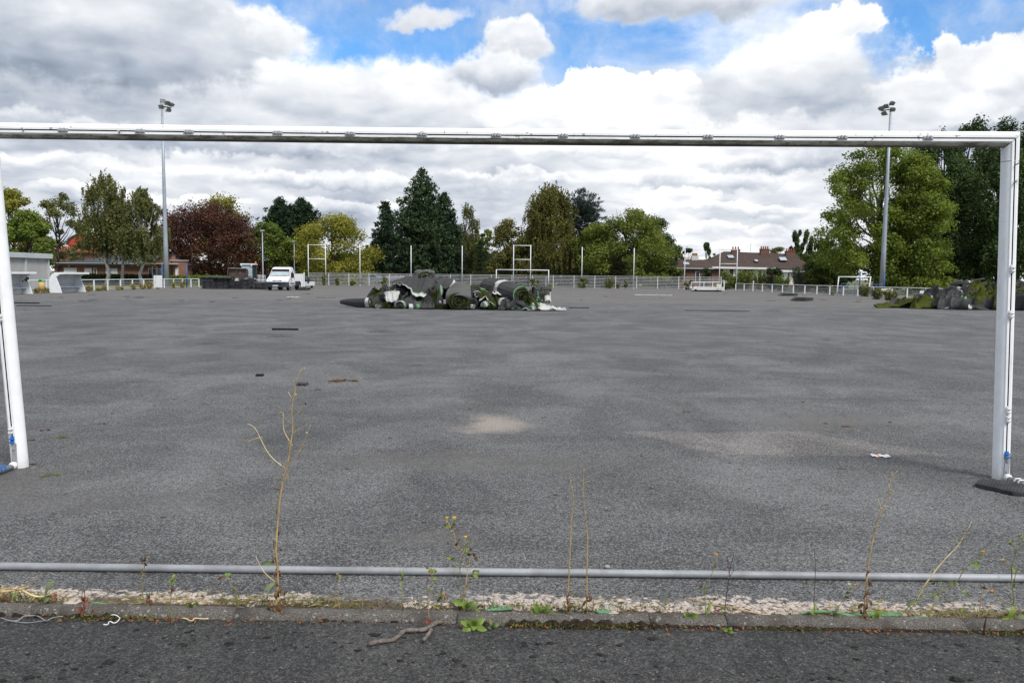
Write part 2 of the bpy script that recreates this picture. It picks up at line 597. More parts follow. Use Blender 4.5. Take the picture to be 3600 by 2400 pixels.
kerbmat()
mat('grass_ground', (.085, .10, .03), .95, .4, .25, .5, 30, c2=(.15, .14, .07))
mat('dry_lawn', (.20, .19, .12), .95, .4, .4, .5, 30, c2=(.10, .12, .04))
mat('galvanised', (.33, .34, .35), .6, .3, 6, .1, 60, metal=.2, spec=.4, c2=(.22, .225, .23), dirt=(.20, .19, .18), dscale=10, damt=.25)
mat('white_paint', (.80, .81, .82), .38, .06, 5, .02, 40, spec=.45, dirt=(.45, .44, .40), dscale=7, damt=.08)
mat('white_plain', (.74, .75, .75), .55, .12, 3, 0, 20, dirt=(.42, .40, .36), dscale=4, damt=.15)
mat('white_dull', (.64, .65, .65), .65, .18, 3, 0, 20, dirt=(.34, .33, .30), dscale=4, damt=.25)
mat('blue_paint', (.05, .12, .28), .6, .2, 4, 0, 20)
mat('blue_plastic', (.03, .17, .50), .45, .2, 20, 0, 20)
mat('grey_plastic', (.34, .35, .36), .55, .2, 30, 0, 20)
mat('clip_plastic', (.50, .51, .52), .5, .25, 60, 0, 20, dirt=(.16, .16, .15), dscale=90, damt=.3)
mat('white_plastic', (.72, .72, .70), .45, .1, 20, 0, 20)
mat('black_rubber', (.022, .022, .023), .8, .4, 30, .4, 90, c2=(.05, .05, .05))
mat('rubber_mat', (.030, .031, .032), .75, .4, 8, .5, 60, c2=(.065, .065, .066))
mat('groove_dark', (.012, .012, .012), .9, .2)
mat('pole_grey', (.36, .39, .43), .5, .15, 1.5, 0, 20, metal=.3, c2=(.30, .33, .36))
mat('lamp_dark', (.07, .075, .075), .5, .3, 6)
mat('lamp_glass', (.38, .40, .36), .15, .3, 8, spec=.6)
mat('rust', (.16, .075, .035), .85, .5, 6, .4, 30, c2=(.06, .04, .03))
mat('rusty_steel', (.10, .062, .045), .6, .4, 2.2, .3, 14, c2=(.045, .036, .032), dirt=(.22, .20, .19), dscale=3.5, damt=.35, metal=.2)


def goal_paint(name, axis):
    """white aluminium tube with grime; algae grows along the underside of the bar"""
    mt, b = newmat(name)
    o = b.obj()
    x, y, z = b.sep(o)
    base = b.mix(b.mr(b.noise(o, 6, 5, .6), .35, .7), (.88, .88, .87), (.80, .80, .79))
    sc = b.mr(b.noise(b.scl(o, (14, 14, 2.2) if axis == 'post' else (2.2, 14, 14)), 1.0, 8, .7), .58, .74)
    base = b.mix(b.m('MULTIPLY', sc, .42), base, (.38, .36, .33))
    if axis == 'bar':
        nz = b.noise(b.scl(o, (5, 12, 20)), 1.0, 7, .65)
        k = b.mr(b.m('ADD', z, b.m('MULTIPLY', b.m('SUBTRACT', nz, .5), .030)), -.021, -.030)
        al = b.mix(b.mr(b.noise(b.scl(o, (7, 20, 30)), 1.0, 7, .7), .36, .62), (.095, .080, .038), (.46, .43, .35))
        low = b.mr(b.m('ADD', z, b.m('MULTIPLY', b.m('SUBTRACT', nz, .5), .025)), -.044, -.056)
        al = b.mix(low, al, (.030, .024, .022))
        base = b.mix(b.m('MULTIPLY', k, .93), base, al)
        sp = b.m('GREATER_THAN', b.sep(b.vor(o, 55, 'F1', 'Color'))[0], .985)
        base = b.mix(b.m('MULTIPLY', sp, .6), base, (.10, .09, .07))
    else:
        lowd = b.mr(b.m('ADD', z, b.m('MULTIPLY', b.noise(o, 10, 6, .7), .25)), .28, .05)
        base = b.mix(b.m('MULTIPLY', lowd, .5), base, (.36, .31, .25))
        nz = b.noise(b.scl(o, (3, 3, 12)), 1.0, 7, .65)
        sm = b.m('MULTIPLY', b.mr(nz, .56, .7), b.mr(z, 1.7, 2.3))
        base = b.mix(b.m('MULTIPLY', sm, .45), base, (.30, .30, .29))
    b.out(base, .5, None, 0, .3)


goal_paint('goal_bar_paint', 'bar')
goal_paint('goal_post_paint', 'post')

# ------------------------------------------------------------------ the setting: ground, pitch, path, kerb
def sheet_poly(name, pts, z, mt, nx=1):
    mb = MB()
    mb.add([(x, y, z) for x, y in pts], [tuple(range(len(pts)))])
    return tag(mb.build(name, mt), kind='structure')


KS = -.0153                                  # slope of the kerb line
ky = lambda x: 3.395 + KS * x
sheet_poly('ground', [(-1800, -60), (1800, -60), (1800, 2400), (-1800, 2400)], -.09, 'grass_ground')
sheet_poly('lawn', [(-75, 30), (-34.0, 30), (-34.5, 104), (-28, 112), (-75, 112)], -.03, 'dry_lawn')
def gz(x, y):
    """height of the gently uneven pitch"""
    amp = min(1.0, max(0.0, (y - 6.5) / 8))
    return .008 * amp * (math.sin(x * .31 + 1.3 * math.sin(y * .11)) + math.sin(y * .23 + x * .13 + 2) - 1)


# asphalt pitch, gently uneven
g = np.random.default_rng(3)
mb = MB()
xs = np.linspace(-34.2, 34.4, 70)
ys = np.concatenate([np.linspace(0, 1, 60) ** 2.2])
yy = 3.36 + ys * (108.5 - 3.36)
vv = []
for j, y in enumerate(yy):
    for x in xs:
        y2 = y + (KS * x if j == 0 else 0)
        vv.append((x, y2, gz(x, y)))
nx = len(xs)
ff = [(j * nx + i, j * nx + i + 1, (j + 1) * nx + i + 1, (j + 1) * nx + i) for j in range(len(yy) - 1) for i in range(nx - 1)]
mb.add(vv, ff)
tag(mb.build('pitch', 'asphalt_pitch', smooth=True), kind='structure')
sheet_poly('path', [(-14, -6), (14, -6), (14, ky(14) - .05), (-14, ky(-14) - .05)], -.022, 'asphalt_path')
verge = sheet_poly('car_park', [(-34, 109.2), (70, 104.5), (90, 122), (-40, 122)], -.05, 'asphalt_path')

# kerb: round-nosed concrete edging stones
kerb = tag(thing('kerb', None, None), kind='structure')
prof = [(.0, -.10), (.0, -.008), (.007, .004), (.022, .011), (.045, .011), (.066, .005), (.079, -.006), (.085, -.02), (.085, -.10)]
joints = [-8.8, -7.8, -6.85, -5.9, -4.9, -3.95, gp(110, 2140).x, -1.22, -.23, .62, gp(2552, 2175).x, gp(3385, 2190).x, 3.05, 4.0, 5.0, 5.95, 6.9, 7.9, 8.8]
stone_r = random.Random(5)
for i in range(len(joints) - 1):
    a, c = joints[i] + .002, joints[i + 1] - .002
    dz, dy = stone_r.uniform(-.004, .004), stone_r.uniform(-.004, .004)
    mb = MB()
    n = 9
    vs, fs = [], []
    for k in range(n):
        x = a + (c - a) * k / (n - 1)
        e = .002 if k in (0, n - 1) else 0
        for (py, pz) in prof:
            vs.append((x, ky(x) + .005 - py + dy + stone_r.uniform(-.0012, .0012), pz + dz - e + stone_r.uniform(-.0012, .0012)))
    m_ = len(prof)
    for k in range(n - 1):
        for j in range(m_ - 1):
            fs.append((k * m_ + j, (k + 1) * m_ + j, (k + 1) * m_ + j + 1, k * m_ + j + 1))
    fs += [tuple(range(m_ - 1, -1, -1))[::-1], tuple((n - 1) * m_ + j for j in range(m_ - 1, -1, -1))]
    mb.add(vs, fs)
    mb.build('kerb_stone', 'kerb_concrete', kerb, smooth=True)

# ------------------------------------------------------------------ the near goal
GY = lambda x: 5.88 - .008 * x
goal = thing('football_goal', 'large white aluminium football goal without net framing the near view', 'goal', (0, 5.88, 0))
RB = .058
PROF = []
for i in range(25):
    a = math.radians(180 - 24 - i * (360 - 48) / 24)
    PROF.append((math.cos(a) * RB, math.sin(a) * RB))
RIB = [(-.0535, -.0240), (-.0600, -.0215), (-.0600, -.0048), (-.046, -.0048), (-.046, .0048), (-.0600, .0048), (-.0600, .0215), (-.0535, .0240)]
# loop order: circle runs from +24 deg above the rib over the top round to below it, then the rib upwards
PROF = PROF + RIB
NP = len(PROF)


def extrude(rings, dark=(27, 28, 29)):
    mb = MB()
    vs = [p for r in rings for p in r]
    fs, ks = [], []
    for i in range(len(rings) - 1):
        for j in range(NP):
            j2 = (j + 1) % NP
            fs.append((i * NP + j, i * NP + j2, (i + 1) * NP + j2, (i + 1) * NP + j))
            ks.append(1 if j in dark else 0)
    fs.append(tuple(range(NP))); ks.append(0)
    fs.append(tuple((len(rings) - 1) * NP + j for j in range(NP - 1, -1, -1))); ks.append(0)
    mb.add(vs, fs, ks)
    return mb


ZB = 2.528
xl, xr = -3.90, 3.645
rings = []
N_ = 40
for i in range(N_ + 1):
    x = xl + (xr - xl) * i / N_
    sag = -.012 * math.cos((x) / 3.8 * PI / 2) + .006
    if i == 0:
        rings.append([(x - pz, py - .008 * x, pz + sag) for py, pz in PROF])
    elif i == N_:
        rings.append([(x + pz, py - .008 * x, pz + sag) for py, pz in PROF])
    else:
        rings.append([(x, py - .008 * x, pz + sag) for py, pz in PROF])
bar = extrude(rings).build('crossbar', ['goal_bar_paint', 'groove_dark'], goal, smooth=True, loc=(0, 0, ZB))
for p in (bar,):
    q = p.modifiers.new('edge', 'EDGE_SPLIT'); q.split_angle = math.radians(32)
POSTS = {}
for side, xb, xt in ((-1, -3.77, xl), (1, 3.73, xr)):
    rings = []
    for i in range(13):
        t = i / 12
        z = ZB * t
        x = (xt - xb) * t
        if i == 12:
            rings.append([(x + pz, py - .008 * (xb + x), z - .002 + pz * (1 if side > 0 else -1)) for py, pz in PROF])
        else:
            rings.append([(x + pz, py - .008 * (xb + x), z) for py, pz in PROF])
    rings = [list(reversed(r)) for r in rings]
    o = extrude(rings, dark=tuple(NP - 2 - d for d in (27, 28, 29))).build('post', ['goal_post_paint', 'groove_dark'], goal, smooth=True, loc=(xb, 0, 0))
    q = o.modifiers.new('edge', 'EDGE_SPLIT'); q.split_angle = math.radians(32)
    POSTS[side] = (xb, xt)
    mb = MB()                                # joint ring under the corner, foot collar
    zz = ZB - .155
    xx = xb + (xt - xb) * zz / ZB
    mb.tube([(xx, -.008 * xx, zz - .003), (xx, -.008 * xx, zz + .003)], RB + .0012, 24)
    mb.build('joint_ring', 'grey_plastic', goal)

# net clips: a plate with two rounded hooks
cm = MB()
cm.box((0, -.002, 0), (.072, .006, .024))
for sx in (-.012, .012):
    cm.tube([(sx, -.004, -.010), (sx, -.018, -.004), (sx, -.020, .008), (sx, -.010, .014)], .0062, 7)
cm.box((-.027, -.007, .0), (.010, .008, .014)); cm.box((.027, -.007, .0), (.010, .008, .014))
cm.tube([(-.027, -.012, 0), (-.027, -.008, 0)], .004, 6); cm.tube([(.027, -.012, 0), (.027, -.008, 0)], .004, 6)
clip0 = None
for u in (215, 488, 660, 974, 1230, 1484, 1745, 1980, 2233, 2488, 2739, 2958, 3257):
    x = at(u, 455 + (u / 3600) * 30, 5.82).x
    loc = (x, -.0605 - .008 * x, ZB - .012 * math.cos(x / 3.8 * PI / 2) + .006)
    if clip0 is None:
        clip0 = cm.build('net_clip', 'clip_plastic', goal, loc=loc)
    else:
        copy_of(clip0, goal, loc)
screw = MB().tube([(0, 0, 0), (0, -.018, .004), (0, -.026, .010)], [.006, .006, .009], 7).build('hook_screw', 'grey_plastic', goal, loc=(at(3065, 478, 5.82).x, -.0605 - .025, ZB - .004))
copy_of(screw, goal, (at(75, 458, 5.82).x, -.0605 + .03, ZB))
copy_of(screw, goal, (at(415, 458, 5.82).x, -.0605 + .03, ZB - .012))


def post_local(side, v):
    """point on the rear face of a post seen at height v of the photograph"""
    xb, xt = POSTS[side]
    z = at(1800 + side * 1715, v, 5.86).z
    return (xb + (xt - xb) * z / ZB, -.0605 - .008 * xb, z)


pm = MB()
pm.box((0, -.003, 0), (.026, .007, .060))
for sz in (-.014, .012):
    pm.tube([(-.012, -.006, sz), (-.010, -.022, sz), (.010, -.022, sz), (.012, -.006, sz)], .0065, 7)
pclip = None
for side, vlist in ((1, (946, 1104, 1436, 1466)), (-1, (1118, 1512))):
    for v in vlist:
        l = post_local(side, v)
        if pclip is None:
            pclip = pm.build('net_clip', 'white_plastic', goal, loc=l)
        else:
            copy_of(pclip, goal, l)
bclip = pm.build('net_clip', 'blue_plastic', goal, loc=post_local(1, 1592))
copy_of(bclip, goal, post_local(-1, 1546))
hk = MB().tube([(0, .02, 0), (.004, -.016, .004), (.012, -.024, .012)], .004, 6)
hk.build('rusty_hook', 'rust', goal, loc=post_local(1, 585))
copy_of(screw, goal, post_local(1, 645))
# flat steel foot plates, knuckles and the galvanised ground frame
ground_frame = thing('ground_frame', None, None)
ground_frame.parent = goal
for side in (-1, 1):
    xb, xt = POSTS[side]
    y0 = -.008 * xb
    mb = MB()
    mb.box((xb, -.066 + y0, .115), (.036, .006, .165))
    for z in (.075, .155):
        mb.tube([(xb, -.069 + y0, z), (xb, -.076 + y0, z)], .009, 8)
    mb.build('foot_plate', 'grey_plastic', goal)
    mb = MB()
    mb.ball((xb, -.085 + y0, .030), .031)
    mb.build('knuckle', 'white_plastic', goal, smooth=True)
    ye = 3.86 - 5.88 - KS * xb * -1
    mb = MB()
    mb.tube([(xb, -.10 + y0, .026), (xb + side * .01, (ye + y0) / 2, .024), (xb + side * .02, ye, .020)], .0205, 14)
    mb.build('side_bar', 'galvanised', ground_frame, smooth=True)
    for d in (.10, .145):
        mb = MB()
        mb.tube([(xb - .028, -.10 - d + y0, .03), (xb - .018, -.10 - d + y0, .055), (xb + .018, -.10 - d + y0, .055), (xb + .028, -.10 - d + y0, .03)], .006, 6)
        mb.build('bar_clip', 'white_plastic' if side > 0 else 'blue_plastic', ground_frame)
L_, R_ = gp(0, 1990, .0196), gp(3600, 2031, .0196)
sl = (R_.y - L_.y) / (R_.x - L_.x)
mb = MB()
pts = []
for i in range(22):
    x = -3.79 + 7.56 * i / 21
    pts.append((x, L_.y + (x - L_.x) * sl - 5.88, .0196 + .0010 * math.sin(x * 2.1)))
mb.tube(pts, .0192, 16)
mb.build('rear_bar', 'galvanised', ground_frame, smooth=True)
jx = at(3485, 2030, 3.86).x
MB().tube([(jx - .004, L_.y + (jx - L_.x) * sl - 5.88, .0196), (jx + .004, L_.y + (jx - L_.x) * sl - 5.88, .0196)], .0200, 16).build('weld_seam', 'grey_plastic', ground_frame)
# concrete ring in the ground round the left foot
mb = MB()
ring = []
for i in range(28):
    a = 2 * PI * i / 28
    ring.append((math.cos(a), math.sin(a)))
vs = [(x * .105, y * .105, .004) for x, y in ring] + [(x * .085, y * .085, .006) for x, y in ring] + [(x * .14, y * .14, -.01) for x, y in ring]
fs = [(i, (i + 1) % 28, 28 + (i + 1) % 28, 28 + i) for i in range(28)] + [(56 + i, 56 + (i + 1) % 28, (i + 1) % 28, i) for i in range(28)]
mb.add(vs, fs)
sock = mb.build('ground_socket', 'kerb_concrete', None, loc=(-3.745, 5.905, 0))
tag(sock, 'round concrete ground socket at the foot of the left goalpost', 'socket')

# hexagonal studded rubber mat at the foot of the right post
c = gp(3535, 1712, .02)
rm = thing('rubber_mat', 'broken black studded rubber mat at the foot of the right goalpost', 'mat', (c.x, c.y, 0), math.radians(-8))
w_ = .26
poly = [(a * .85, d * .8) for a, d in [(-.22, .05), (-.10, .24), (.15, .20), (.42, .10), (.40, -.06), (.17, -.12), (.14, -.21), (-.03, -.20), (-.11, -.09)]]
MB().prism([(x, y, 0.002) for x, y in poly], (0, 0, .030)).build('slab', 'rubber_mat', rm, bevel=.004)
mb = MB()


def inside(p, poly):
    r = False
    for i in range(len(poly)):
        (x1, y1), (x2, y2) = poly[i], poly[i - 1]
        if (y1 > p[1]) != (y2 > p[1]) and p[0] < (x2 - x1) * (p[1] - y1) / (y2 - y1) + x1:
            r = not r
    return r


for i in range(-12, 24):
    for j in range(-12, 14):
        x, y = i * .024 + (j % 2) * .012, j * .021
        if all(inside((x + a, y + d), poly) for a, d in ((.011, 0), (-.011, 0), (0, .011), (0, -.011))):
            mb.add([(x + .0095 * math.cos(PI / 3 * k), y + .0095 * math.sin(PI / 3 * k), .0315) for k in range(6)] +
                   [(x + .0075 * math.cos(PI / 3 * k), y + .0075 * math.sin(PI / 3 * k), .036) for k in range(6)],
                   [tuple(range(6, 12))] + [(k, (k + 1) % 6, 6 + (k + 1) % 6, 6 + k) for k in range(6)])
tag(mb.build('stud', 'rubber_mat', rm), kind='stuff')

# ------------------------------------------------------------------ floodlight masts and lamp posts
def floodlight(u, Y, vtop, label, lamps, arm, side):
    b0 = at(u, 1000, Y)
    top = at(u, vtop, Y).z
    t = thing('floodlight_mast', label, 'floodlight', (b0.x, Y, 0), 0, 'floodlight masts beside the pitch')
    mb = MB()
    mb.tube([(0, 0, 0), (0, 0, .25 * top), (0, 0, .6 * top), (0, 0, top)], [.27, .225, .16, .10], 12)
    mb.build('mast', 'pole_grey', t, smooth=True)
    MB().box((0, 0, .05), (.7, .7, .16)).build('base_plate', 'kerb_concrete', t, bevel=.02)
    mb = MB()
    z = 2.0
    while z < top - .5:
        r = .27 - .17 * z / top
        mb.tube([(-side * r, 0, z), (-side * (r + .14), 0, z)], .012, 5)
        z += .42
    tag(mb.build('rung', 'pole_grey', t), kind='stuff')
    mb = MB()
    mb.tube([(0, 0, top - .1), (0, 0, top + .45)], .07, 8)
    mb.tube([(-side * .1, 0, top + .33), (arm[0], -.1, top + arm[1])], .05, 6)
    mb.tube([(-side * .1, .3, top + .33), (arm[0] * .8, .5, top + arm[1] + .1)], .045, 6)
    mb.build('head_frame', 'lamp_dark', t)
    for (x, z, tilt, face) in lamps:
        rot = Matrix.Rotation(side * math.radians(face), 3, 'Z') @ Matrix.Rotation(math.radians(tilt), 3, 'X')
        mb = MB()
        bx = [(-.25, .0, -.19), (.25, .0, -.19), (.25, .0, .19), (-.25, .0, .19), (-.16, .26, -.10), (.16, .26, -.10), (.16, .26, .12), (-.16, .26, .12)]
        mb.add([rot @ Vector(p) for p in bx], [(0, 1, 2, 3), (5, 4, 7, 6), (0, 4, 5, 1), (1, 5, 6, 2), (2, 6, 7, 3), (3, 7, 4, 0)])
        mb.tube([rot @ Vector((-.27, .1, -.02)), rot @ Vector((-.27, .1, -.30)), rot @ Vector((.27, .1, -.30)), rot @ Vector((.27, .1, -.02))], .02, 5)
        o = mb.build('lamp', 'lamp_dark', t, loc=(x, 0, top + z))
        mb = MB()
        mb.add([rot @ Vector(p) for p in ((-.22, -.012, -.16), (.22, -.012, -.16), (.22, -.012, .16), (-.22, -.012, .16))], [(0, 1, 2, 3)])
        mb.build('glass', 'lamp_glass', o)
    return t


floodlight(586, 82, 385, 'tall grey floodlight mast on the left beside the brick building',
           ((.09, .84, 12, 15), (.60, .60, 50, 40), (1.02, .40, 62, 60), (-.11, .24, 40, 0), (.68, -.14, 62, 40)), (.95, .16), 1)
floodlight(3101, 78, 395, 'tall grey floodlight mast on the right in front of the plane tree',
           ((.12, .80, 60, 0), (-.50, .52, 55, 45), (-.98, .30, 58, 60), (.20, .20, 60, 10), (-.64, -.18, 60, 50)), (-.9, .12), -1)
for u, v, Y, lab in ((922, 812, 100, 'slim lamp post with a flat lantern behind the white truck'), (1034, 850, 112, 'slim plain lamp post between the truck and the yellow maple')):
    b0 = at(u, v, Y)
    t = thing('lamp_post', lab, 'lamp post', (b0.x, Y, 0))
    mb = MB(); mb.tube([(0, 0, 0), (0, 0, 1.2), (0, 0, b0.z)], [.12, .09, .055], 8); mb.build('post', 'pole_grey', t, smooth=True)
    mb = MB()
    mb.add([(-.28, -.15, b0.z), (.28, -.15, b0.z), (.28, .15, b0.z), (-.28, .15, b0.z), (-.2, -.1, b0.z + .12), (.2, -.1, b0.z + .12), (.2, .1, b0.z + .12), (-.2, .1, b0.z + .12)],
           [(3, 2, 1, 0), (4, 5, 6, 7), (0, 1, 5, 4), (1, 2, 6, 5), (2, 3, 7, 6), (3, 0, 4, 7)])
    mb.build('lantern', 'pole_grey', t)

# ------------------------------------------------------------------ white spectator rails, far fence, ball-stop posts
def line_pts(a, b, n):
    a, b = Vector(a), Vector(b)
    return [a.lerp(b, i / n) for i in range(n + 1)]


def rail(label, pts, h=.86, group=None):
    """white post-and-rail fence filled with horizontal wires"""
    t = thing('spectator_rail', label, 'fence', (0, 0, 0), 0, group)
    p0 = None
    for p, q in zip(pts, pts[1:] + [None]):
        mb = MB()
        d = (q - p if q else p - pts[-2]).normalized()
        rot = Matrix.Rotation(math.atan2(d.y, d.x), 3, 'Z')
        mb.box((0, 0, h / 2), (.05, .10, h), rot)
        mb.build('post', 'white_plain', t, loc=p)
        if q is not None:
            MB().tube([p + Vector((0, 0, h)), q + Vector((0, 0, h))], .032, 8).build('top_rail', 'white_plain', t)
            mb = MB()
            for z in (.10, .24, .38, .52, .66):
                mb.tube([p + Vector((0, 0, z)), q + Vector((0, 0, z))], .0085, 4, cap=False)
            k = int((q - p).length / .16)
            for i in range(1, k):
                a = p.lerp(q, i / k)
                mb.tube([a + Vector((0, 0, .08)), a + Vector((0, 0, .70))], .0022, 3, cap=False)
            mb.build('wire_panel', 'white_dull', t)
    return t


rail('white post-and-rail fence along the left touchline behind the dugouts', line_pts((-32.6, 38, 0), (-33.4, 83.5, 0), 21))
rail('white post-and-rail fence along the right touchline towards the turf heap', line_pts((27.3, 96.0, 0), (34.2, 56.0, 0), 18))


def farY(x):
    return 106.2 - .055 * (x + 28)


FX0, FX1 = -27.6, 27.4
t = thing('wire_fence', 'long low silvery wire fence across the far end of the pitch', 'fence')
nb = 20
for i in range(nb + 1):
    x = FX0 + (FX1 - FX0) * i / nb
    MB().box((x, farY(x), .82), (.07, .07, 1.64)).build('post', 'white_plain', t)
    if i < nb:
        x2 = FX0 + (FX1 - FX0) * (i + 1) / nb
        mb = MB()
        for j in range(9):
            z = .08 + j * .19
            mb.tube([(x, farY(x), z), (x2, farY(x2), z)], .021, 4, cap=False)
        k = 14
        for j in range(1, k):
            xx = x + (x2 - x) * j / k
            mb.tube([(xx, farY(xx) + .01, .05), (xx, farY(xx) + .01, 1.62)], .0035, 3, cap=False)
        mb.build('wire_panel', 'white_dull', t)
NETS = []
for u, vt, lab in ((1265, 862, 'leftmost plain white ball-stop pole, in front of the yellow maple'), (1445, 863, 'white ball-stop pole in front of the tall dark pine'),
                   (1625, 864, 'white ball-stop pole above the middle of the turf heap'), (2047, 868, 'white ball-stop pole right of the far goal'),
                   (2230, 872, 'white ball-stop pole in front of the chestnut tree'), (2409, 875, 'white ball-stop pole just left of the long brown-roofed house')):
    x = at(u, vt, 105).x
    p = at(u, vt, farY(x) - .35)
    t = thing('ball_stop_pole', lab, 'pole', (p.x, p.y, 0), 0, 'white ball-stop poles along the far fence')
    MB().tube([(0, 0, 0), (0, 0, p.z)], .055, 8).build('pole', 'white_plain', t, smooth=True)
    MB().tube([(0, 0, 0), (0, 0, .06)], .12, 8).build('foot', 'white_plain', t)
    NETS.append((p.x, p.y, p.z))
for u0, u1, vt, vm, lab in ((1083, 1144, 861, 910, 'white double-pole frame with two crossbars behind the white truck'),
                            (1806, 1866, 863, 912, 'white double-pole frame with two crossbars rising behind the far goal'),
                            (2532, 2593, 877, 927, 'white double-pole frame with two crossbars in front of the brown-roofed house')):
    a, c = at(u0, vt, 105), at(u1, vt, 105)
    y0 = farY(a.x) - .4
    a, c, m1 = at(u0, vt, y0), at(u1, vt, y0), at(u0, vm, y0)
    t = thing('pole_frame', lab, 'frame', (a.x, y0, 0), 0, 'white double-pole frames along the far fence')
    w = c.x - a.x
    for x in (0, w):
        MB().tube([(x, 0, 0), (x, 0, a.z + .1)], .06, 8).build('pole', 'white_plain', t, smooth=True)
    MB().tube([(0, 0, a.z), (w, 0, a.z)], .045, 8).build('crossbar', 'white_plain', t, smooth=True)
    MB().tube([(0, 0, m1.z), (w, 0, m1.z)], .045, 8).build('crossbar', 'white_plain', t, smooth=True)
    NETS += [(a.x, y0, a.z), (c.x, y0, a.z)]
NETS.sort()
mat('net_dark', (.03, .035, .03), .8, .2)
net = MB()
for a, c in zip(NETS, NETS[1:]):
    for j in range(11):
        f = j / 10
        z0, z1 = 1.7 + (a[2] - 1.75) * f, 1.7 + (c[2] - 1.75) * f
        pts = [(a[0] + (c[0] - a[0]) * k / 6, a[1] + (c[1] - a[1]) * k / 6 + .04, z0 + (z1 - z0) * k / 6 - .10 * f * 4 * (k / 6) * (1 - k / 6)) for k in range(7)]
        net.tube(pts, .009 if j == 10 else .0035, 3, cap=False)
tag(net.build('ball_stop_net', 'net_dark'), 'fine dark ball-stop net strung between the far white poles', 'net')

# far goal
a, c = at(1745, 948, 103.2), at(1929, 952, 103.2)
t = thing('far_goal', 'small-looking white football goal at the far end of the pitch', 'goal', ((a.x + c.x) / 2, 103.2, 0))
hw, h = (c.x - a.x) / 2, a.z
for sx in (-1, 1):
    MB().tube([(sx * hw, 0, 0), (sx * hw, 0, h + .06)], .06, 8).build('post', 'white_plain', t, smooth=True)
    MB().tube([(sx * (hw - .3), 1.0, 0), (sx * (hw - .3), 1.0, 1.45)], .03, 6).build('net_stay', 'white_plain', t)
MB().tube([(-hw, 0, h), (hw, 0, h)], .06, 8).build('crossbar', 'white_plain', t, smooth=True)

# small tilted goal and blue frames on the right
a, c = at(2949, 973, 70), at(3061, 972, 70)
l0, r0 = at(2941, 1038, 70), at(3051, 1041, 70)
t = thing('small_goal', 'small white goal with leaning posts at the right rail', 'goal', (l0.x, 70, 0))
w, h = c.x - l0.x, a.z
MB().tube([(0, 0, 0), (a.x - l0.x, .0, h)], .05, 8).build('post', 'white_plain', t, smooth=True)
MB().tube([(r0.x - l0.x, 0, 0), (w, .0, h)], .05, 8).build('post', 'white_plain', t, smooth=True)
MB().tube([(a.x - l0.x - .05, 0, h), (w + .05, 0, h)], .05, 8).build('crossbar', 'white_plain', t, smooth=True)


def blue_frame(label, pu, us, Y, vt, vm, side):
    p = at(pu, vt, Y)
    m_ = at(pu, vm, Y)
    t = thing('blue_steel_rack', label, 'frame', (p.x, Y, 0), 0, 'blue steel frames by the right rail')
    MB().tube([(0, 0, 0), (0, 0, p.z)], .075, 8).build('upright', 'blue_paint', t, smooth=True)
    xs_ = [at(u, vm, Y).x - p.x for u in us]
    MB().tube([(0, 0, m_.z), (xs_[0], 0, m_.z)], .035, 6).build('rail', 'blue_paint', t)
    MB().tube([(0, 0, .12), (xs_[0], 0, .12)], .035, 6).build('rail', 'blue_paint', t)
    for x in xs_:
        MB().tube([(x, 0, 0), (x, 0, m_.z)], .035, 6).build('bar', 'blue_paint', t)


blue_frame('blue steel frame with tall upright seen through the small white goal', 3024, (2958, 2982, 3006), 75, 958, 998, 1)
blue_frame('blue steel frame with tall upright beside the right floodlight mast', 3110, (3064, 3082, 3098), 75, 958, 1000, 1)
for u, vt, Y, lab in ((569, 928, 79, 'thin blue pole in front of the left brick building, nearer the glazed door'), (655, 930, 79, 'thin blue pole right of the left floodlight mast')):
    p = at(u, vt, Y)
    t = thing('blue_pole', lab, 'pole', (p.x, Y, 0))
    MB().tube([(0, 0, 0), (0, 0, p.z)], .06, 8).build('pole', 'blue_paint', t, smooth=True)
    MB().box((.07, 0, p.z * .6), (.05, .05, .3)).build('bracket', 'blue_paint', t)

# boards fixed to the rails
mat('cream_board', (.66, .63, .52), .6, .15, 2, dirt=(.45, .42, .33), dscale=3, damt=.4)
mat('red_sign', (.62, .10, .11), .5, .25, 5)
mat('faded_ink', (.50, .50, .46), .6, .2)
a, c = at(540, 968, 71.0), at(571, 1009, 71.0)
t = thing('notice_board', 'tall off-white board with faded marks on the left rail', 'board', ((a.x + c.x) / 2, 71.0, 0))
w, h0, h1 = c.x - a.x, .12, a.z
MB().box((0, 0, (h0 + h1) / 2), (w, .05, h1 - h0)).build('panel', 'white_plain', t, bevel=.01)
mb = MB()
for k, (dx, z, s_) in enumerate(((-.16, .86, .09), (-.16, .73, .09), (-.22, .56, .10), (-.22, .42, .09))):
    for q in range(3):
        mb.tube([(dx - s_ / 2, -.028, h0 + (h1 - h0) * z + (q - 1) * .05), (dx + s_ / 2, -.028, h0 + (h1 - h0) * z + (q - 1) * .05 + .03)], .008, 4)
mb.build('lettering', 'faded_ink', t)
for sx in (-.3, .3):
    MB().box((sx * w, .05, h0 / 2 + .1), (.05, .04, h0 + .2)).build('leg', 'white_dull', t)
a, c = at(3099, 1014, 66.4), at(3136, 1046, 66.4)
t = thing('notice_board', 'blank cream board on the right rail below the floodlight mast', 'board', ((a.x + c.x) / 2, 66.4, 0), math.radians(-12))
MB().box((0, 0, (a.z + .12) / 2), (c.x - a.x, .05, a.z - .12)).build('panel', 'cream_board', t, bevel=.01)
MB().box((0, .05, .2), (.06, .04, .4)).build('leg', 'white_dull', t)
a, c = at(3236, 1022, 59.6), at(3276, 1043, 59.6)
t = thing('warning_sign', 'white and red sign on the right rail beside the turf heap', 'sign', ((a.x + c.x) / 2, 59.6, 0), math.radians(-12))
w, h = c.x - a.x, a.z - c.z
z0 = (a.z + c.z) / 2
MB().box((0, 0, z0), (w, .03, h)).build('panel', 'white_plain', t)
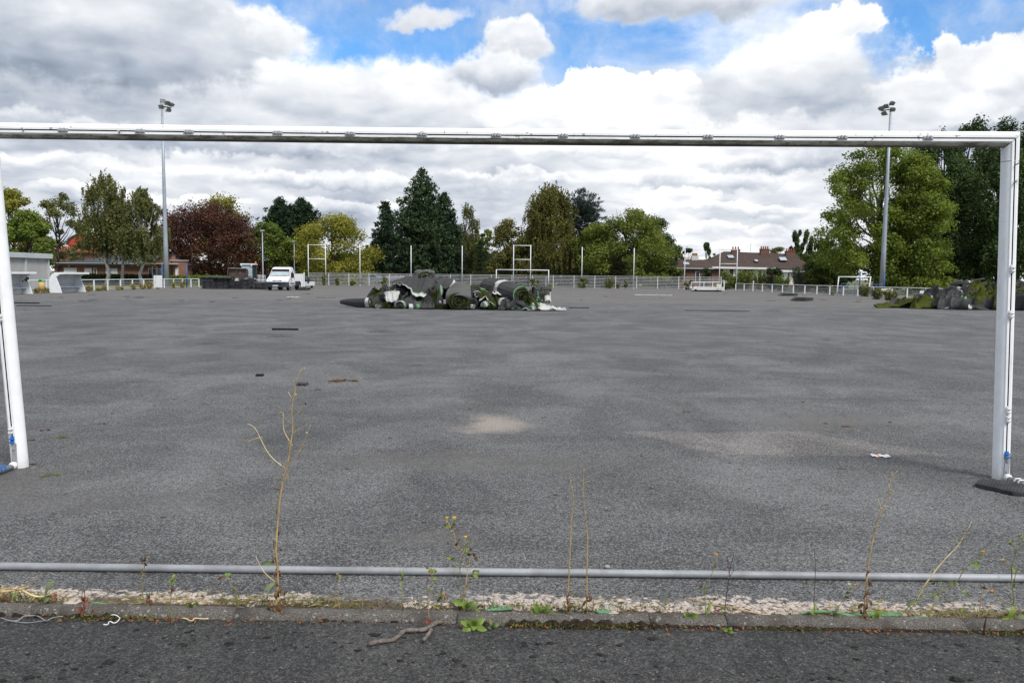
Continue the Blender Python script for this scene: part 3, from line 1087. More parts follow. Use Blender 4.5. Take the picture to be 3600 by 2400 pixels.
MB().box((w * .16, -.018, z0), (w * .68, .012, h * .96)).build('red_field', 'red_sign', t)
mb = MB()
for z, wd in ((.22, .34), (-.14, .60)):
    n = 9 if wd > .5 else 5
    for k in range(n):
        x = w * .16 + (k / (n - 1) - .5) * w * wd
        mb.box((x, -.026, z0 + z * h), (w * wd / n * .62, .006, h * .10))
        mb.box((x, -.026, z0 + z * h + h * .06), (w * wd / n * .25, .006, h * .05))
mb.build('lettering', 'white_plain', t)
for sx in (-.3, .3):
    MB().box((sx * w, .03, (z0 - h / 2) / 2 + .05), (.04, .03, z0 - h / 2 + .1)).build('leg', 'white_dull', t)

# ------------------------------------------------------------------ dugouts and bin
mat('shelter_white', (.78, .79, .79), .45, .08, 2, .03, 20, dirt=(.50, .49, .44), dscale=2.5, damt=.15)
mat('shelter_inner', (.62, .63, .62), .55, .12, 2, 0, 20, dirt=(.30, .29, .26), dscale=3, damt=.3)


def dugout(y0, x0, length, label, mark):
    """moulded shelter open towards the pitch (+x); leaning sides, rounded back, flat roof lip"""
    t = thing('dugout', label, 'shelter', (x0, y0, 0), 0, 'white dugouts on the left touchline')
    H = 1.42
    side = [(-.72, 0), (-.78, .55), (-.74, .98), (-.58, 1.26), (-.36, H), (.34, H + .02), (.40, H + .0), (.40, H - .11), (.0, H - .13), (-.26, 1.10), (.0, .35), (.10, 0)]
    for y in (0, length - .07):
        MB().prism([(a, y, b) for a, b in side], (0, .07, 0)).build('side_panel', 'shelter_white', t, bevel=.012)
    # back shell and roof as one bent sheet
    arc = [(-.72, .02), (-.77, .55), (-.73, .98), (-.57, 1.25), (-.35, H - .012), (.33, H)]
    inn = [(a + .05, b - .03) for a, b in arc]
    mb = MB()
    vs = [(a, y, b) for y in (.08, length - .08) for a, b in arc + inn]
    n = len(arc)
    fs = []
    for j in range(n - 1):
        fs += [(j, j + 1, 2 * n + j + 1, 2 * n + j), (n + j, 3 * n + j, 3 * n + j + 1, n + j + 1)]
    fs += [(n - 1, 2 * n - 1, 4 * n - 1, 3 * n - 1)]
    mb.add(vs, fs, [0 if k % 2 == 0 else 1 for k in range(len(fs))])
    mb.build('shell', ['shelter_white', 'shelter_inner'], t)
    MB().box((.365, length / 2, H - .05), (.06, length - .02, .13)).build('roof_lip', 'shelter_white', t, bevel=.01)
    MB().box((-.42, length / 2, .40), (.36, length - .2, .04)).build('bench', 'shelter_white', t, bevel=.008)
    MB().box((-.56, length / 2, .19), (.06, length - .2, .36)).build('bench_support', 'shelter_inner', t)
    for z in (.62, .95):
        MB().box((-.712, length / 2, z), (.012, length - .2, .018)).build('wall_seam', 'lamp_dark', t)
    if mark:
        mb = MB()
        r_ = random.Random(2)
        for k in range(9):
            y, z = r_.uniform(-.2, .25), r_.uniform(-.12, .14)
            mb.ball((-.33 + y * .9, length - .078, .93 + z), .055, sq=(1.2, .05, .9), n=7, m=4)
        mb.build('paint_blot', 'lamp_dark', t)
    return t


dugout(48.3, -31.45, 2.9, 'white dugout shelter nearest the left goalpost with a dark smear inside', True)
dugout(54.3, -31.35, 3.1, 'white dugout shelter right of the yellow litter bin', False)
p = at(146, 1024, 52.6)
mat('bin_yellow', (.62, .42, .14), .6, .25, 4, dirt=(.22, .10, .05), dscale=3, damt=.25)
mat('bin_green', (.12, .42, .26), .5, .2, 4)
t = thing('litter_bin', 'yellow litter bin with green lid hanging between the two dugouts', 'bin', (p.x, 52.6, .18))
mb = MB(); mb.tube([(0, 0, 0), (.01, 0, .3), (.03, 0, .62)], [.16, .19, .20], 14); mb.build('body', 'bin_yellow', t, smooth=True)
mb = MB(); mb.tube([(.03, 0, .62), (.03, 0, .70), (.03, 0, .76), (.03, 0, .78)], [.215, .20, .14, .05], 14); mb.build('lid', 'bin_green', t, smooth=True)
MB().box((.06, -.19, .70), (.16, .04, .07)).build('slot', 'groove_dark', t)
MB().tube([(-.05, .1, -.18), (-.05, .1, .5)], .03, 6).build('post', 'pole_grey', t)

# ------------------------------------------------------------------ vehicles
mat('truck_white', (.80, .81, .82), .3, .05, 2, spec=.5, coat=.3, dirt=(.55, .54, .50), dscale=2.5, damt=.1)
mat('bumper_grey', (.045, .052, .06), .6, .2, 4)
mat('glass_dark', (.035, .045, .05), .08, .2, 3, spec=.8)
mat('windscreen', (.40, .47, .49), .15, .25, 2.5, spec=.6, c2=(.30, .36, .38))
mat('black_part', (.015, .015, .016), .6, .3, 5)
mat('lamp_clear', (.72, .74, .75), .12, .15, 8, spec=.7)
mat('plate_white', (.72, .73, .75), .4, .1)
mat('plate_ink', (.10, .11, .14), .6, .1)
mat('tyre', (.018, .018, .018), .85, .3, 8, .3, 40)
mat('rim_grey', (.38, .38, .38), .5, .3, 8, metal=.4)
mat('orange_lamp', (.80, .20, .03), .3, .2)
mat('chassis', (.03, .029, .028), .7, .4, 4, c2=(.08, .07, .06))


def wheel(parent, c, r, w, axis='X'):
    rr = [(-w / 2, r * .62), (-w / 2, r * .93), (-w / 2 + .03, r), (w / 2 - .03, r), (w / 2, r * .93), (w / 2, r * .62)]
    n = 20
    vs = [(x, q * math.cos(2 * PI * j / n), q * math.sin(2 * PI * j / n)) for x, q in rr for j in range(n)]
    fs = [(i * n + j, i * n + (j + 1) % n, ((i + 1) % 6) * n + (j + 1) % n, ((i + 1) % 6) * n + j) for i in range(6) for j in range(n)]
    o = MB().add(vs, fs).build('wheel', 'tyre', parent, smooth=True, loc=c)
    mb = MB()
    mb.tube([(-w / 2 + .02, 0, 0), (w / 2 - .02, 0, 0)], r * .6, 16)
    mb.tube([(-w / 2 - .005, 0, 0), (w / 2 + .005, 0, 0)], r * .25, 10)
    mb.build('rim', 'rim_grey', o)
    return o


def truck():
    p = gp(975, 1021)
    t = thing('flatbed_truck', 'white chassis-cab truck facing the camera beside the black mat stacks', 'truck', (p.x, p.y, 0), math.radians(1.5))
    # side profile (y back, z up) with half width per point
    pr = [(.02, .50, .93), (-.02, .80, .96), (.06, .98, .97), (.42, 1.10, .97), (.78, 1.22, .96), (1.32, 1.93, .80), (1.48, 2.04, .77), (2.1, 2.10, .77), (2.42, 2.05, .78),
          (2.50, 1.90, .82), (2.52, 1.2, .96), (2.52, .46, .96), (1.4, .42, .96), (.6, .44, .95)]
    n = len(pr)
    vs = [(-w, y, z) for y, z, w in pr] + [(w, y, z) for y, z, w in pr]
    fs = [tuple(range(n)), tuple(range(2 * n - 1, n - 1, -1))] + [(i, n + i, n + (i + 1) % n, (i + 1) % n) for i in range(n)]
    MB().add(vs, fs).build('cab', 'truck_white', t, bevel=.03)
    # windscreen with black surround, wipers
    def ws(k, d):
        y0, z0, w0, y1, z1, w1 = .80 + .03, 1.24 + .03, .90 - k, 1.30, 1.90, .76 - k
        e = Vector((0, -.80, .60)).normalized() * d
        return [(-w0, y0 + e.y, z0 + k + e.z), (w0, y0 + e.y, z0 + k + e.z), (w1, y1 + e.y, z1 - k + e.z), (-w1, y1 + e.y, z1 - k + e.z)]
    MB().add(ws(0, .012), [(0, 1, 2, 3)]).build('windscreen_seal', 'black_part', t)
    gl = MB().add(ws(.035, .018), [(0, 1, 2, 3)]).build('windscreen', 'windscreen', t)
    for sx in (-.55, .15):
        MB().tube([(sx - .15, .80, 1.30), (sx + .45, .82, 1.34)], .012, 5).build('wiper', 'black_part', t)
    for sx in (-.66, -.5):
        MB().box((sx, .93, 1.46 if sx < -.6 else 1.38), (.10, .01, .03), Matrix.Rotation(math.radians(-36), 3, 'X')).build('sticker', 'plate_white', gl)
    # bonnet slats, badge bar, lamps
    for z, w in ((.905, .50), (.86, .46)):
        MB().box((0, -.015, z), (w * 1.7, .03, .022)).build('grille_slat', 'bumper_grey', t)
    MB().box((0, -.028, .883), (.34, .02, .04)).build('badge', 'lamp_clear', t)
    for sx in (-1, 1):
        mb = MB()
        mb.prism([(sx * .56, -.03, .80), (sx * .95, .05, .84), (sx * .93, .12, 1.04), (sx * .70, -.0, .98)], (0, .06, 0))
        mb.build('headlight', 'lamp_clear', t)
    bp = [(-.99, .28), (-1.0, .02), (-.85, -.13), (-.4, -.19), (.4, -.19), (.85, -.13), (1.0, .02), (.99, .28)]
    mb = MB(); mb.prism([(x, y, .30) for x, y in bp], (0, 0, .46)); mb.build('bumper', 'bumper_grey', t, bevel=.05)
    MB().box((0, -.19, .60), (.80, .04, .17)).build('lower_grille', 'black_part', t)
    for sx in (-1, 1):
        MB().box((sx * .62, -.165, .60), (.20, .03, .09)).build('fog_lamp', 'black_part', t)
    pl = MB().box((-.12, -.205, .43), (.52, .015, .11)).build('number_plate', 'plate_white', t)
    MB().box((-.36, -.214, .43), (.04, .006, .11)).build('blue_band', 'blue_plastic', pl)
    mb = MB()
    for k, x in enumerate((-.27, -.21, -.12, -.06, 0.0, .07, .12)):
        mb.box((x, -.214, .43), (.03, .006, .06)); mb.box((x + .012, -.214, .445), (.012, .007, .02))
    mb.build('plate_lettering', 'plate_ink', pl)
    # doors, glass, mirrors, sill
    for sx in (-1, 1):
        mb = MB()
        x = sx * .965
        mb.add([(sx * .965, 1.02, 1.24), (sx * .965, 2.10, 1.24), (sx * .80, 2.02, 1.92), (sx * .80, 1.50, 1.92)], [(0, 1, 2, 3) if sx > 0 else (3, 2, 1, 0)])
        mb.build('side_window', 'glass_dark', t)
        MB().box((sx * .972, 2.2, 1.08), (.02, .05, .14)).build('door_handle', 'black_part', t)
        MB().box((sx * .968, 1.55, .62), (.02, 1.5, .10)).build('door_trim', 'bumper_grey', t)
        mb = MB()
        mb.box((sx * 1.14, .98, 1.34), (.20, .12, .42))
        mb.tube([(sx * .95, 1.05, 1.2), (sx * 1.1, 1.0, 1.25)], .03, 6)
        mb.build('mirror', 'black_part', t, bevel=.03)
        wheel(t, (sx * .82, .62, .34), .34, .22)
        wheel(t, (sx * .80, 4.05, .34), .34, .40)
        mb = MB()
        for a0 in range(9):
            a, c = PI * a0 / 9, PI * (a0 + 1) / 9
            mb.add([(sx * .60, 4.05 + .46 * math.cos(a), .36 + .46 * math.sin(a)), (sx * 1.0, 4.05 + .46 * math.cos(a), .36 + .46 * math.sin(a)),
                    (sx * 1.0, 4.05 + .46 * math.cos(c), .36 + .46 * math.sin(c)), (sx * .60, 4.05 + .46 * math.cos(c), .36 + .46 * math.sin(c))], [(0, 1, 2, 3)])
        mb.build('mudguard', 'black_part', t)
        MB().box((sx * .36, 3.7, .62), (.08, 2.6, .16)).build('chassis_rail', 'chassis', t)
    MB().box((0, 2.75, .66), (.9, .4, .40)).build('gearbox', 'chassis', t)
    MB().box((.72, 3.0, .52), (.36, .6, .34)).build('fuel_tank', 'chassis', t, bevel=.04)
    MB().tube([(.3, 3.3, .7), (.3, 3.3, 1.05)], .02, 6).build('hook_arm', 'rust', t)
    MB().box((0, 4.95, .58), (1.8, .08, .12)).build('rear_beam', 'chassis', t)
    return t


truck()

# white drop-side body standing behind the truck, black bundles on it
p = gp(1012, 1013)
P0 = Vector((at(1012, 1010, 80.5).x, 80.5, 0))
W = at(1070, 1010, 80.5).x - P0.x
t = thing('tipper_body', 'white drop-side load body with high headboard standing on the ground behind the truck', 'truck body', P0)
MB().box((W / 2 - .3, 0, .85), (W + .6, .06, 1.30)).build('headboard', 'white_plain', t, bevel=.01)
MB().box((W, -.02, .92), (.09, .10, 1.50)).build('stake', 'white_plain', t)
MB().box((W / 2 - .3, 2.1, .30), (W + .5, 4.1, .10)).build('floor', 'white_dull', t)
for z in (.32, .47, .62):
    MB().box((W + .02, 2.1, z), (.04, 4.1, .13)).build('side_board', 'white_plain', t, bevel=.01)
MB().box((W / 2 - .3, 4.2, .47), (W + .6, .04, .42)).build('tail_board', 'white_plain', t)
for y in (.6, 3.6):
    for x in (.0, W - .15):
        MB().box((x, y, .13), (.16, .4, .26)).build('skid', 'black_part', t)
for i, (dx, y, r, lab) in enumerate(((.10, 1.3, .40, 'grey-black bundle on the white load body nearest its headboard'), (-.05, 2.5, .36, 'grey-black bundle on the white load body nearest its tail'))):
    q = P0 + Vector((W - .35 + dx, y, .35))
    o = thing('bundle', lab, 'bundle', q)
    mb = MB()
    vs, fs = [], []
    g = np.random.default_rng(20 + i)
    n, m_ = 14, 9
    for a in range(m_ + 1):
        for k in range(n):
            th = PI * a / m_
            rr = r * (1 + .14 * math.sin(5 * 2 * PI * k / n + a) + g.uniform(-.08, .08))
            vs.append((rr * math.sin(th) * math.cos(2 * PI * k / n), rr * math.sin(th) * math.sin(2 * PI * k / n) * 1.3, r * 1.25 + 1.25 * r * math.cos(th)))
    for a in range(m_):
        for k in range(n):
            fs.append((a * n + k, (a + 1) * n + k, (a + 1) * n + (k + 1) % n, a * n + (k + 1) % n))
    mb.add(vs, fs)
    mb.build('wrap', 'rubber_mat', o)
    MB().tube([(r * 1.06 * math.cos(a), r * 1.06 * math.sin(a) * 1.3, r * 1.25) for a in [2 * PI * k / 18 for k in range(19)]], .02, 5).build('strap', 'black_part', o)


def loader():
    Y = 77.5
    p = at(845, 1000, Y)
    t = thing('wheel_loader', 'compact wheel loader with raised rusty bucket behind the black mat stacks', 'loader', (p.x, Y, 0))
    zt, zb = at(840, 944, Y - 1.5).z, at(840, 974, Y - 1.5).z
    wl, wr = at(802, 960, Y - 1.5).x - p.x, at(867, 960, Y - 1.5).x - p.x
    # bucket: curved shell open to the front
    pr = [(.02, zt), (.14, zt - .02), (.22, (zt + zb) / 2), (.14, zb + .04), (-.22, zb - .04), (-.22, zb), (.06, zb + .10), (.12, (zt + zb) / 2), (.05, zt - .06), (.0, zt - .04)]
    MB().prism([(wl, -1.5 + y, z) for y, z in pr], (wr - wl, 0, 0)).build('bucket', 'rusty_steel', t)
    for x in (wl - .02, wr - .02):
        MB().prism([(x, -1.5 - .05, zt), (x, -1.5 + .35, zt - .05), (x, -1.5 + .5, (zt + zb) / 2), (x, -1.5 + .38, zb + .08), (x, -1.85, zb - .02)], (.04, 0, 0)).build('bucket_side', 'rusty_steel', t)
    MB().tube([(wl, -1.56, zt + .02), (wr, -1.56, zt + .02)], .035, 6).build('bucket_lip', 'galvanised', t)
    for x in (-.35, .45):
        MB().tube([(x, -1.0, (zt + zb) / 2), (x, -.3, 1.25), (x, .5, 1.1)], [.07, .09, .09], 6).build('lift_arm', 'white_dull', t)
    MB().box((.15, .9, .72), (1.25, 2.3, .55)).build('body', 'white_dull', t, bevel=.06)
    MB().box((.15, 2.0, 1.1), (1.1, 1.1, .6)).build('engine_hood', 'white_dull', t, bevel=.08)
    zr = at(864, 929, Y).z
    cx = at(868, 950, Y).x - p.x
    for sx in (-.58, .58):
        for y in (.05, 1.25):
            MB().tube([(cx + sx * 1.02, y - .1, .95), (cx + sx * .92, y, zr - .1)], .045, 6).build('cab_pillar', 'bumper_grey', t)
        MB().add([(cx + sx, -.02, 1.0), (cx + sx, 1.2, 1.0), (cx + sx * .9, 1.2, zr - .1), (cx + sx * .9, .05, zr - .1)], [(0, 1, 2, 3)]).build('cab_glass', 'glass_dark', t)
    MB().add([(cx - .56, -.08, 1.0), (cx + .56, -.08, 1.0), (cx + .5, .02, zr - .1), (cx - .5, .02, zr - .1)], [(0, 1, 2, 3)]).build('cab_glass', 'windscreen', t)
    MB().add([(cx - .56, 1.28, 1.0), (cx + .56, 1.28, 1.0), (cx + .5, 1.22, zr - .1), (cx - .5, 1.22, zr - .1)], [(3, 2, 1, 0)]).build('cab_glass', 'glass_dark', t)
    MB().box((cx, .6, zr), (1.28, 1.45, .14)).build('cab_roof', 'white_plain', t, bevel=.05)
    for sx in (-.5, .5):
        MB().tube([(cx + sx, -.14, zr - .10), (cx + sx, -.06, zr - .10)], .07, 8).build('work_lamp', 'lamp_clear', t)
    o = MB().tube([(cx + .62, .8, zr + .05), (cx + .62, .8, zr + .22), (cx + .62, .8, zr + .27)], [.08, .085, .04], 10).build('beacon', 'orange_lamp', t, smooth=True)
    MB().box((cx + .62, .8, zr + .03), (.12, .12, .06)).build('beacon_base', 'black_part', o)
    for sx in (-.62, .62):
        wheel(t, (.15 + sx, .1, .45), .45, .35)
        wheel(t, (.15 + sx, 1.9, .45), .45, .35)
    return t


loader()

# ------------------------------------------------------------------ stacks of shock-pad mats
mat('pad_black', (.028, .029, .031), .8, .4, 3, .5, 25, c2=(.055, .056, .058))
mat('pad_grey', (.10, .105, .108), .85, .3, 3, .4, 25)
mat('turf_sheet_top', (.055, .068, .062), .9, .4, 2, .4, 20)
STK = [(707, 751, 975, 74.0, 'leftmost black shock-pad stack under the thin turf sheet'), (750, 797, 977, 74.2, 'second black shock-pad stack from the left, under the thin turf sheet'),
       (796, 839, 986, 74.4, 'middle black shock-pad stack with sagging layers below the loader bucket'), (838, 881, 978, 74.6, 'tallest-edged black shock-pad stack with a heaped top right of the bucket'),
       (889, 934, 990, 74.2, 'low black shock-pad stack next to the truck with a pale pad on top')]
for i, (u0, u1, vt, Y, lab) in enumerate(STK):
    a, c = at(u0, vt, Y), at(u1, vt, Y)
    r_ = random.Random(40 + i)
    t = thing('mat_stack', lab, 'mat stack', ((a.x + c.x) / 2, Y + .6, 0), 0, 'stacks of black mats beside the truck')
    w, H = (c.x - a.x) * .97, a.z
    n = 11 if i < 4 else 8
    z = 0.0
    for k in range(n):
        th = H / n * (1 + r_.uniform(-.12, .12))
        sag = .05 * (k / n) if i in (2, 3) else .015
        mb = MB()
        segs = 6
        off, offy = r_.uniform(-.05, .05), r_.uniform(-.06, .06)
        notch = [r_.uniform(.6, 1.0) for _ in range(segs)]
        vs, fs = [], []
        for q in range(segs + 1):
            x = (q / segs - .5) * w + off
            dz = -sag * math.cos((q / segs - .5) * PI) * r_.uniform(.7, 1.3) + r_.uniform(-.008, .008)
            yf = -.6 + offy + (r_.uniform(0, .05) if q % 2 else 0)
            for (y, zz) in ((yf, z + .006), (.6 + offy, z + .006), (.6 + offy, z + th), (yf, z + th)):
                vs.append((x, y, max(.0, zz + dz * (1 if k > 1 else 0))))
        for q in range(segs):
            for e in range(4):
                fs.append((q * 4 + e, q * 4 + (e + 1) % 4, (q + 1) * 4 + (e + 1) % 4, (q + 1) * 4 + e))
        fs += [(0, 3, 2, 1), tuple(segs * 4 + e for e in range(4))]
        mb.add(vs, fs)
        mb.build('mat', 'pad_grey' if (i == 4 and k == n - 1) else 'pad_black', t)
        z += th
    for sx in (-.28, .26):
        MB().box((sx * w, -.665, H * .47), (.05, .02, H * .92)).build('strap', 'black_part', t)
    if i == 3:
        for k in range(3):
            MB().box((-.35 + .1 * k, -.1 + .1 * k, H + .04 + .05 * k), (w * (1.5 - .3 * k), .9, .045), Matrix.Rotation(math.radians(3 - 4 * k), 3, 'Y') @ Matrix.Rotation(.15 * k, 3, 'Z')).build('loose_mat', 'pad_black', t)
a, c = at(712, 975, 74), at(801, 975, 74)
mb = MB()
n = 14
vs, fs = [], []
for i in range(n + 1):
    x = a.x - .1 + (c.x - a.x + .3) * i / n
    for j in range(5):
        e = 1 if j in (0, 4) else 0
        vs.append((x, 73.9 + j * .36, a.z + .075 + .02 * math.sin(i * 1.7 + j) - .10 * e * (j == 0)))
for i in range(n):
    for j in range(4):
        fs.append((i * 5 + j, (i + 1) * 5 + j, (i + 1) * 5 + j + 1, i * 5 + j + 1))
mb.add(vs, fs)
o = mb.build('turf_cover', 'turf_sheet_top', None, smooth=True)
q = o.modifiers.new('thick', 'SOLIDIFY'); q.thickness = .04; q.offset = 1
tag(o, 'thin grey-green turf sheet lying over the two leftmost mat stacks', 'turf sheet')

# white barred barrier behind the loader
a = at(893, 968, 84)
t = thing('crowd_barrier', 'white barred barrier panel between the loader and the truck', 'barrier', (a.x, 84, 0))
w, h = at(932, 968, 84).x - a.x, a.z
for z in (.15, h * .62, h):
    MB().tube([(0, 0, z), (w, 0, z)], .035, 6).build('rail', 'white_plain', t)
for k in range(9):
    MB().tube([(w * k / 8, 0, .0 if k in (0, 8) else .15), (w * k / 8, 0, h)], .028, 6).build('bar', 'white_plain', t)

# low white trailer bed with rail frame on the right
a, c = at(2433, 1007, 87), at(2546, 1010, 87)
t = thing('trailer_bed', 'low white rust-streaked trailer bed with rail frame near the far right corner', 'trailer', ((a.x + c.x) / 2, 87, 0), math.radians(-3))
w = c.x - a.x
hb = .52
mat('white_rusty', (.70, .69, .65), .6, .15, 2, dirt=(.32, .17, .08), dscale=1.6, damt=.42)
MB().box((0, .8, .30), (w * .98, 1.6, .10)).build('floor', 'white_dull', t)
for z in (.24, .42):
    MB().box((.25, 0, z), (w * .84, .05, .17)).build('side_board', 'white_rusty', t, bevel=.01)
MB().box((-w * .46, .0, .33), (w * .09, .07, .40)).build('end_board', 'white_rusty', t, bevel=.01)
MB().box((0, 1.6, .33), (w * .98, .05, .36)).build('side_board', 'white_rusty', t)
MB().box((0, .8, .10), (w * .86, 1.1, .14)).build('chassis', 'black_part', t)
hz = at(2440, 992, 87).z
for x in (-w * .45, -w * .05, w * .22):
    MB().tube([(x, 1.55, .3), (x, 1.55, hz)], .035, 6).build('rail_post', 'white_plain', t)
MB().tube([(-w * .45, 1.55, hz), (w * .46, 1.55, hz + .05)], .035, 6).build('rail', 'white_plain', t)
MB().tube([(w * .49, .05, .1), (w * .49, .05, hz + .22)], .06, 6).build('corner_post', 'white_plain', t)
MB().tube([(w * .49, 1.55, .1), (w * .49, 1.55, hz + .22)], .05, 6).build('corner_post', 'white_plain', t)
MB().tube([(w * .49, .05, hz + .2), (w * .49, 1.55, hz + .2)], .04, 6).build('rail', 'white_plain', t)
MB().box((w * .40, 1.4, .62), (.42, .3, .45)).build('box', 'cream_board', t)

# ------------------------------------------------------------------ buildings
def brickmat(name, c1, c2, mortar, scale, bw=.22, rh=.07):
    mt, b = newmat(name)
    o = b.obj()
    x, y, z = b.sep(o)
    cmb = b.n('ShaderNodeCombineXYZ')
    b.put(cmb.inputs[0], b.m('ADD', x, y)); b.put(cmb.inputs[1], z)
    q = b.n('ShaderNodeTexBrick')
    b.put(q.inputs['Vector'], cmb.outputs[0])
    b.put(q.inputs['Color1'], c1); b.put(q.inputs['Color2'], c2); b.put(q.inputs['Mortar'], mortar)
    q.inputs['Scale'].default_value = scale
    q.inputs['Mortar Size'].default_value = .008
    q.inputs['Brick Width'].default_value = bw
    q.inputs['Row Height'].default_value = rh
    col = b.mix(b.mr(b.noise(o, .8, 6, .65), .35, .7, 0, .4), q.outputs[0], tuple(x * .6 for x in c1))
    b.out(col, .9, b.bump(q.outputs['Fac'], -.3, .01), 0, .2)


brickmat('brick_orange', (.27, .105, .060), (.21, .085, .052), (.30, .25, .21), 1.0)
brickmat('brick_dark', (.17, .075, .048), (.13, .06, .04), (.20, .17, .15), 1.0)
brickmat('roof_tile', (.088, .060, .050), (.060, .043, .037), (.032, .024, .021), 1.0, .25, .28)
brickmat('roof_tile_red', (.36, .10, .055), (.30, .085, .05), (.15, .05, .03), 1.0, .25, .28)
mat('roof_slate', (.045, .055, .072), .55, .3, 1.2, .1, 12)
mat('clad_grey', (.38, .375, .365), .6, .12, 1.0, .0, 10, c2=(.34, .335, .33))
mat('clad_trim', (.46, .48, .50), .5, .1, 1)
mat('shutter_white', (.74, .74, .74), .5, .08, 2)
mat('window_glass', (.05, .058, .065), .1, .3, 2, spec=.7)
mat('skylight_glass', (.42, .48, .52), .1, .2, 2, spec=.7)
mat('clay_pot', (.33, .10, .045), .8, .3, 5)
mat('wall_white', (.66, .64, .60), .8, .15, 1)
mat('wall_beige', (.48, .36, .22), .8, .2, 1)
mat('roof_zinc', (.30, .33, .37), .45, .2, 1, metal=.3)
mat('roof_red', (.48, .07, .04), .6, .2, 1)


def opening(parent, x0, x1, z0, z1, y, kind='glass', frame='shutter_white'):
    """window or door on a wall facing the camera: frame proud of the wall, pane or shutter in it"""
    f = MB()
    b = .07
    for (cx, cz, w, h) in (((x0 + x1) / 2, z1 - b / 2, x1 - x0, b), ((x0 + x1) / 2, z0 + b / 2, x1 - x0, b), (x0 + b / 2, (z0 + z1) / 2, b, z1 - z0 - 2 * b), (x1 - b / 2, (z0 + z1) / 2, b, z1 - z0 - 2 * b)):
        f.box((cx, y - .03, cz), (w, .10, h))
    o = f.build('window', frame, parent)
    MB().box(((x0 + x1) / 2, y - .008, (z0 + z1) / 2), (x1 - x0 - 2 * b, .03, z1 - z0 - 2 * b)).build('shutter' if kind == 'shutter' else 'pane', 'shutter_white' if kind == 'shutter' else 'window_glass', o)
    return o


def X(u, v, Y):
    return at(u, v, Y).x


def Z(u, v, Y):
    return at(u, v, Y).z


# grey clad hall on the far left
Y = 72
t = thing('clad_hall', 'grey metal-clad flat-roofed hall at the far left behind the dugouts', 'building', (-38.2, 64.6, 0))
zt = Z(150, 899, 63)
LH = 28.0
MB().box((-5, -LH / 2, zt / 2), (10, LH, zt - .02)).build('wall', 'clad_grey', t)
MB().box((-4.95, -LH / 2 + .1, zt - .02), (10.4, LH + .35, .40)).build('roof_trim', 'clad_trim', t, bevel=.03)
for dy in (-.08, -3.1, -9.4, -15.6):
    MB().box((.05, dy, zt / 2 - .1), (.12, .16, zt - .3)).build('downpipe', 'clad_trim', t)
for k in range(1, 27):
    MB().box((.012, -k * 1.02 - .4, zt / 2 - .1), (.02, .03, zt - .4)).build('cladding_rib', 'clad_grey', t)

# long brick building with dark hipped roof
Y = 97
t = thing('brick_pavilion', 'long low brick building with dark hipped roof behind the birches', 'building', (0, Y, 0))
x0, x1 = X(212, 950, Y), X(560, 950, Y)
ze, zr = Z(400, 928, Y), Z(400, 892, Y)
MB().box(((x0 + x1) / 2, 5, ze / 2), (x1 - x0, 10, ze)).build('wall', 'brick_orange', t)
e = .5
rf = MB()
rf.add([(x0 - e, -e, ze), (x1 + e, -e, ze), (x1 + e, 10 + e, ze), (x0 - e, 10 + e, ze), (x0 + 6.0, 5, zr), (x1 - 1.0, 5, zr)],
       [(0, 1, 5, 4), (1, 2, 5), (2, 3, 4, 5), (3, 0, 4), (3, 2, 1, 0)])
rf = rf.build('roof', 'roof_slate', t)
MB().box(((x0 + x1) / 2, -e - .03, ze - .06), (x1 - x0 + 2 * e, .08, .20)).build('fascia', 'lamp_dark', t)
MB().box(((x0 + x1) / 2, -e - .08, ze + .07), (x1 - x0 + 2 * e, .14, .08)).build('gutter', 'clad_trim', t)
for u0, u1, v0, v1, kd in ((226, 270, 942, 972, 'shutter'), (298, 323, 942, 953, 'shutter'), (300, 322, 953, 968, 'glass'), (330, 341, 942, 968, 'glass'), (373, 413, 942, 972, 'shutter')):
    opening(t, X(u0, 950, Y), X(u1, 950, Y), Z(300, v1, Y) - .2, Z(300, v0, Y), 0, kd)
for u in (245, 467):
    MB().box((X(u, 932, Y), -.12, Z(u, 934, Y)), (.16, .2, .14)).build('wall_lamp', 'shutter_white', t)
for u in (214,):
    MB().tube([(X(u, 940, Y), -.1, 0), (X(u, 940, Y), -.1, ze)], .05, 6).build('downpipe', 'lamp_dark', t)
# gabled end block with glazed door
xa, xb, xc = X(520, 950, Y - 4), X(606, 950, Y - 4), X(649, 950, Y - 4)
zg, zf, ze2 = Z(606, 898, Y - 4), Z(630, 917, Y - 4), Z(540, 922, Y - 4)
MB().prism([(xa, -4, 0), (xb, -4, 0), (xb, -4, zg), (xa, -4, ze2)], (0, .9, 0)).build('gable_block', 'brick_orange', t)
MB().prism([(xa - .3, -4.3, ze2 + .02), (xb + .05, -4.3, zg + .02), (xb + .05, -4.3, zg + .14), (xa - .3, -4.3, ze2 + .14)], (0, 1.3, 0)).build('gable_roof', 'roof_slate', t)
MB().box(((xb + xc) / 2 - .1, -3.45, zf / 2), (xc - xb, 1.1, zf)).build('end_block', 'brick_orange', t)
MB().box(((xb + xc) / 2 - .1, -3.45, zf + .05), (xc - xb + .2, 1.3, .10)).build('flat_roof', 'clad_trim', t)
MB().box((X(556, 935, Y - 5), -4.7, Z(556, 927, Y - 5)), (4.0, 1.3, .12)).build('canopy', 'clad_trim', t)
d = opening(t, X(522, 950, Y - 4), X(568, 950, Y - 4), .1, Z(545, 943, Y - 4), -4.02, 'glass')
for k in range(1, 3):
    xx = X(522 + 46 * k / 3, 950, Y - 4)
    MB().box((xx, -4.08, 1.2), (.09, .06, 2.1)).build('mullion', 'shutter_white', d)
opening(t, X(617, 950, Y - 4), X(627, 950, Y - 4), .4, Z(622, 943, Y - 4), -4.02, 'shutter')

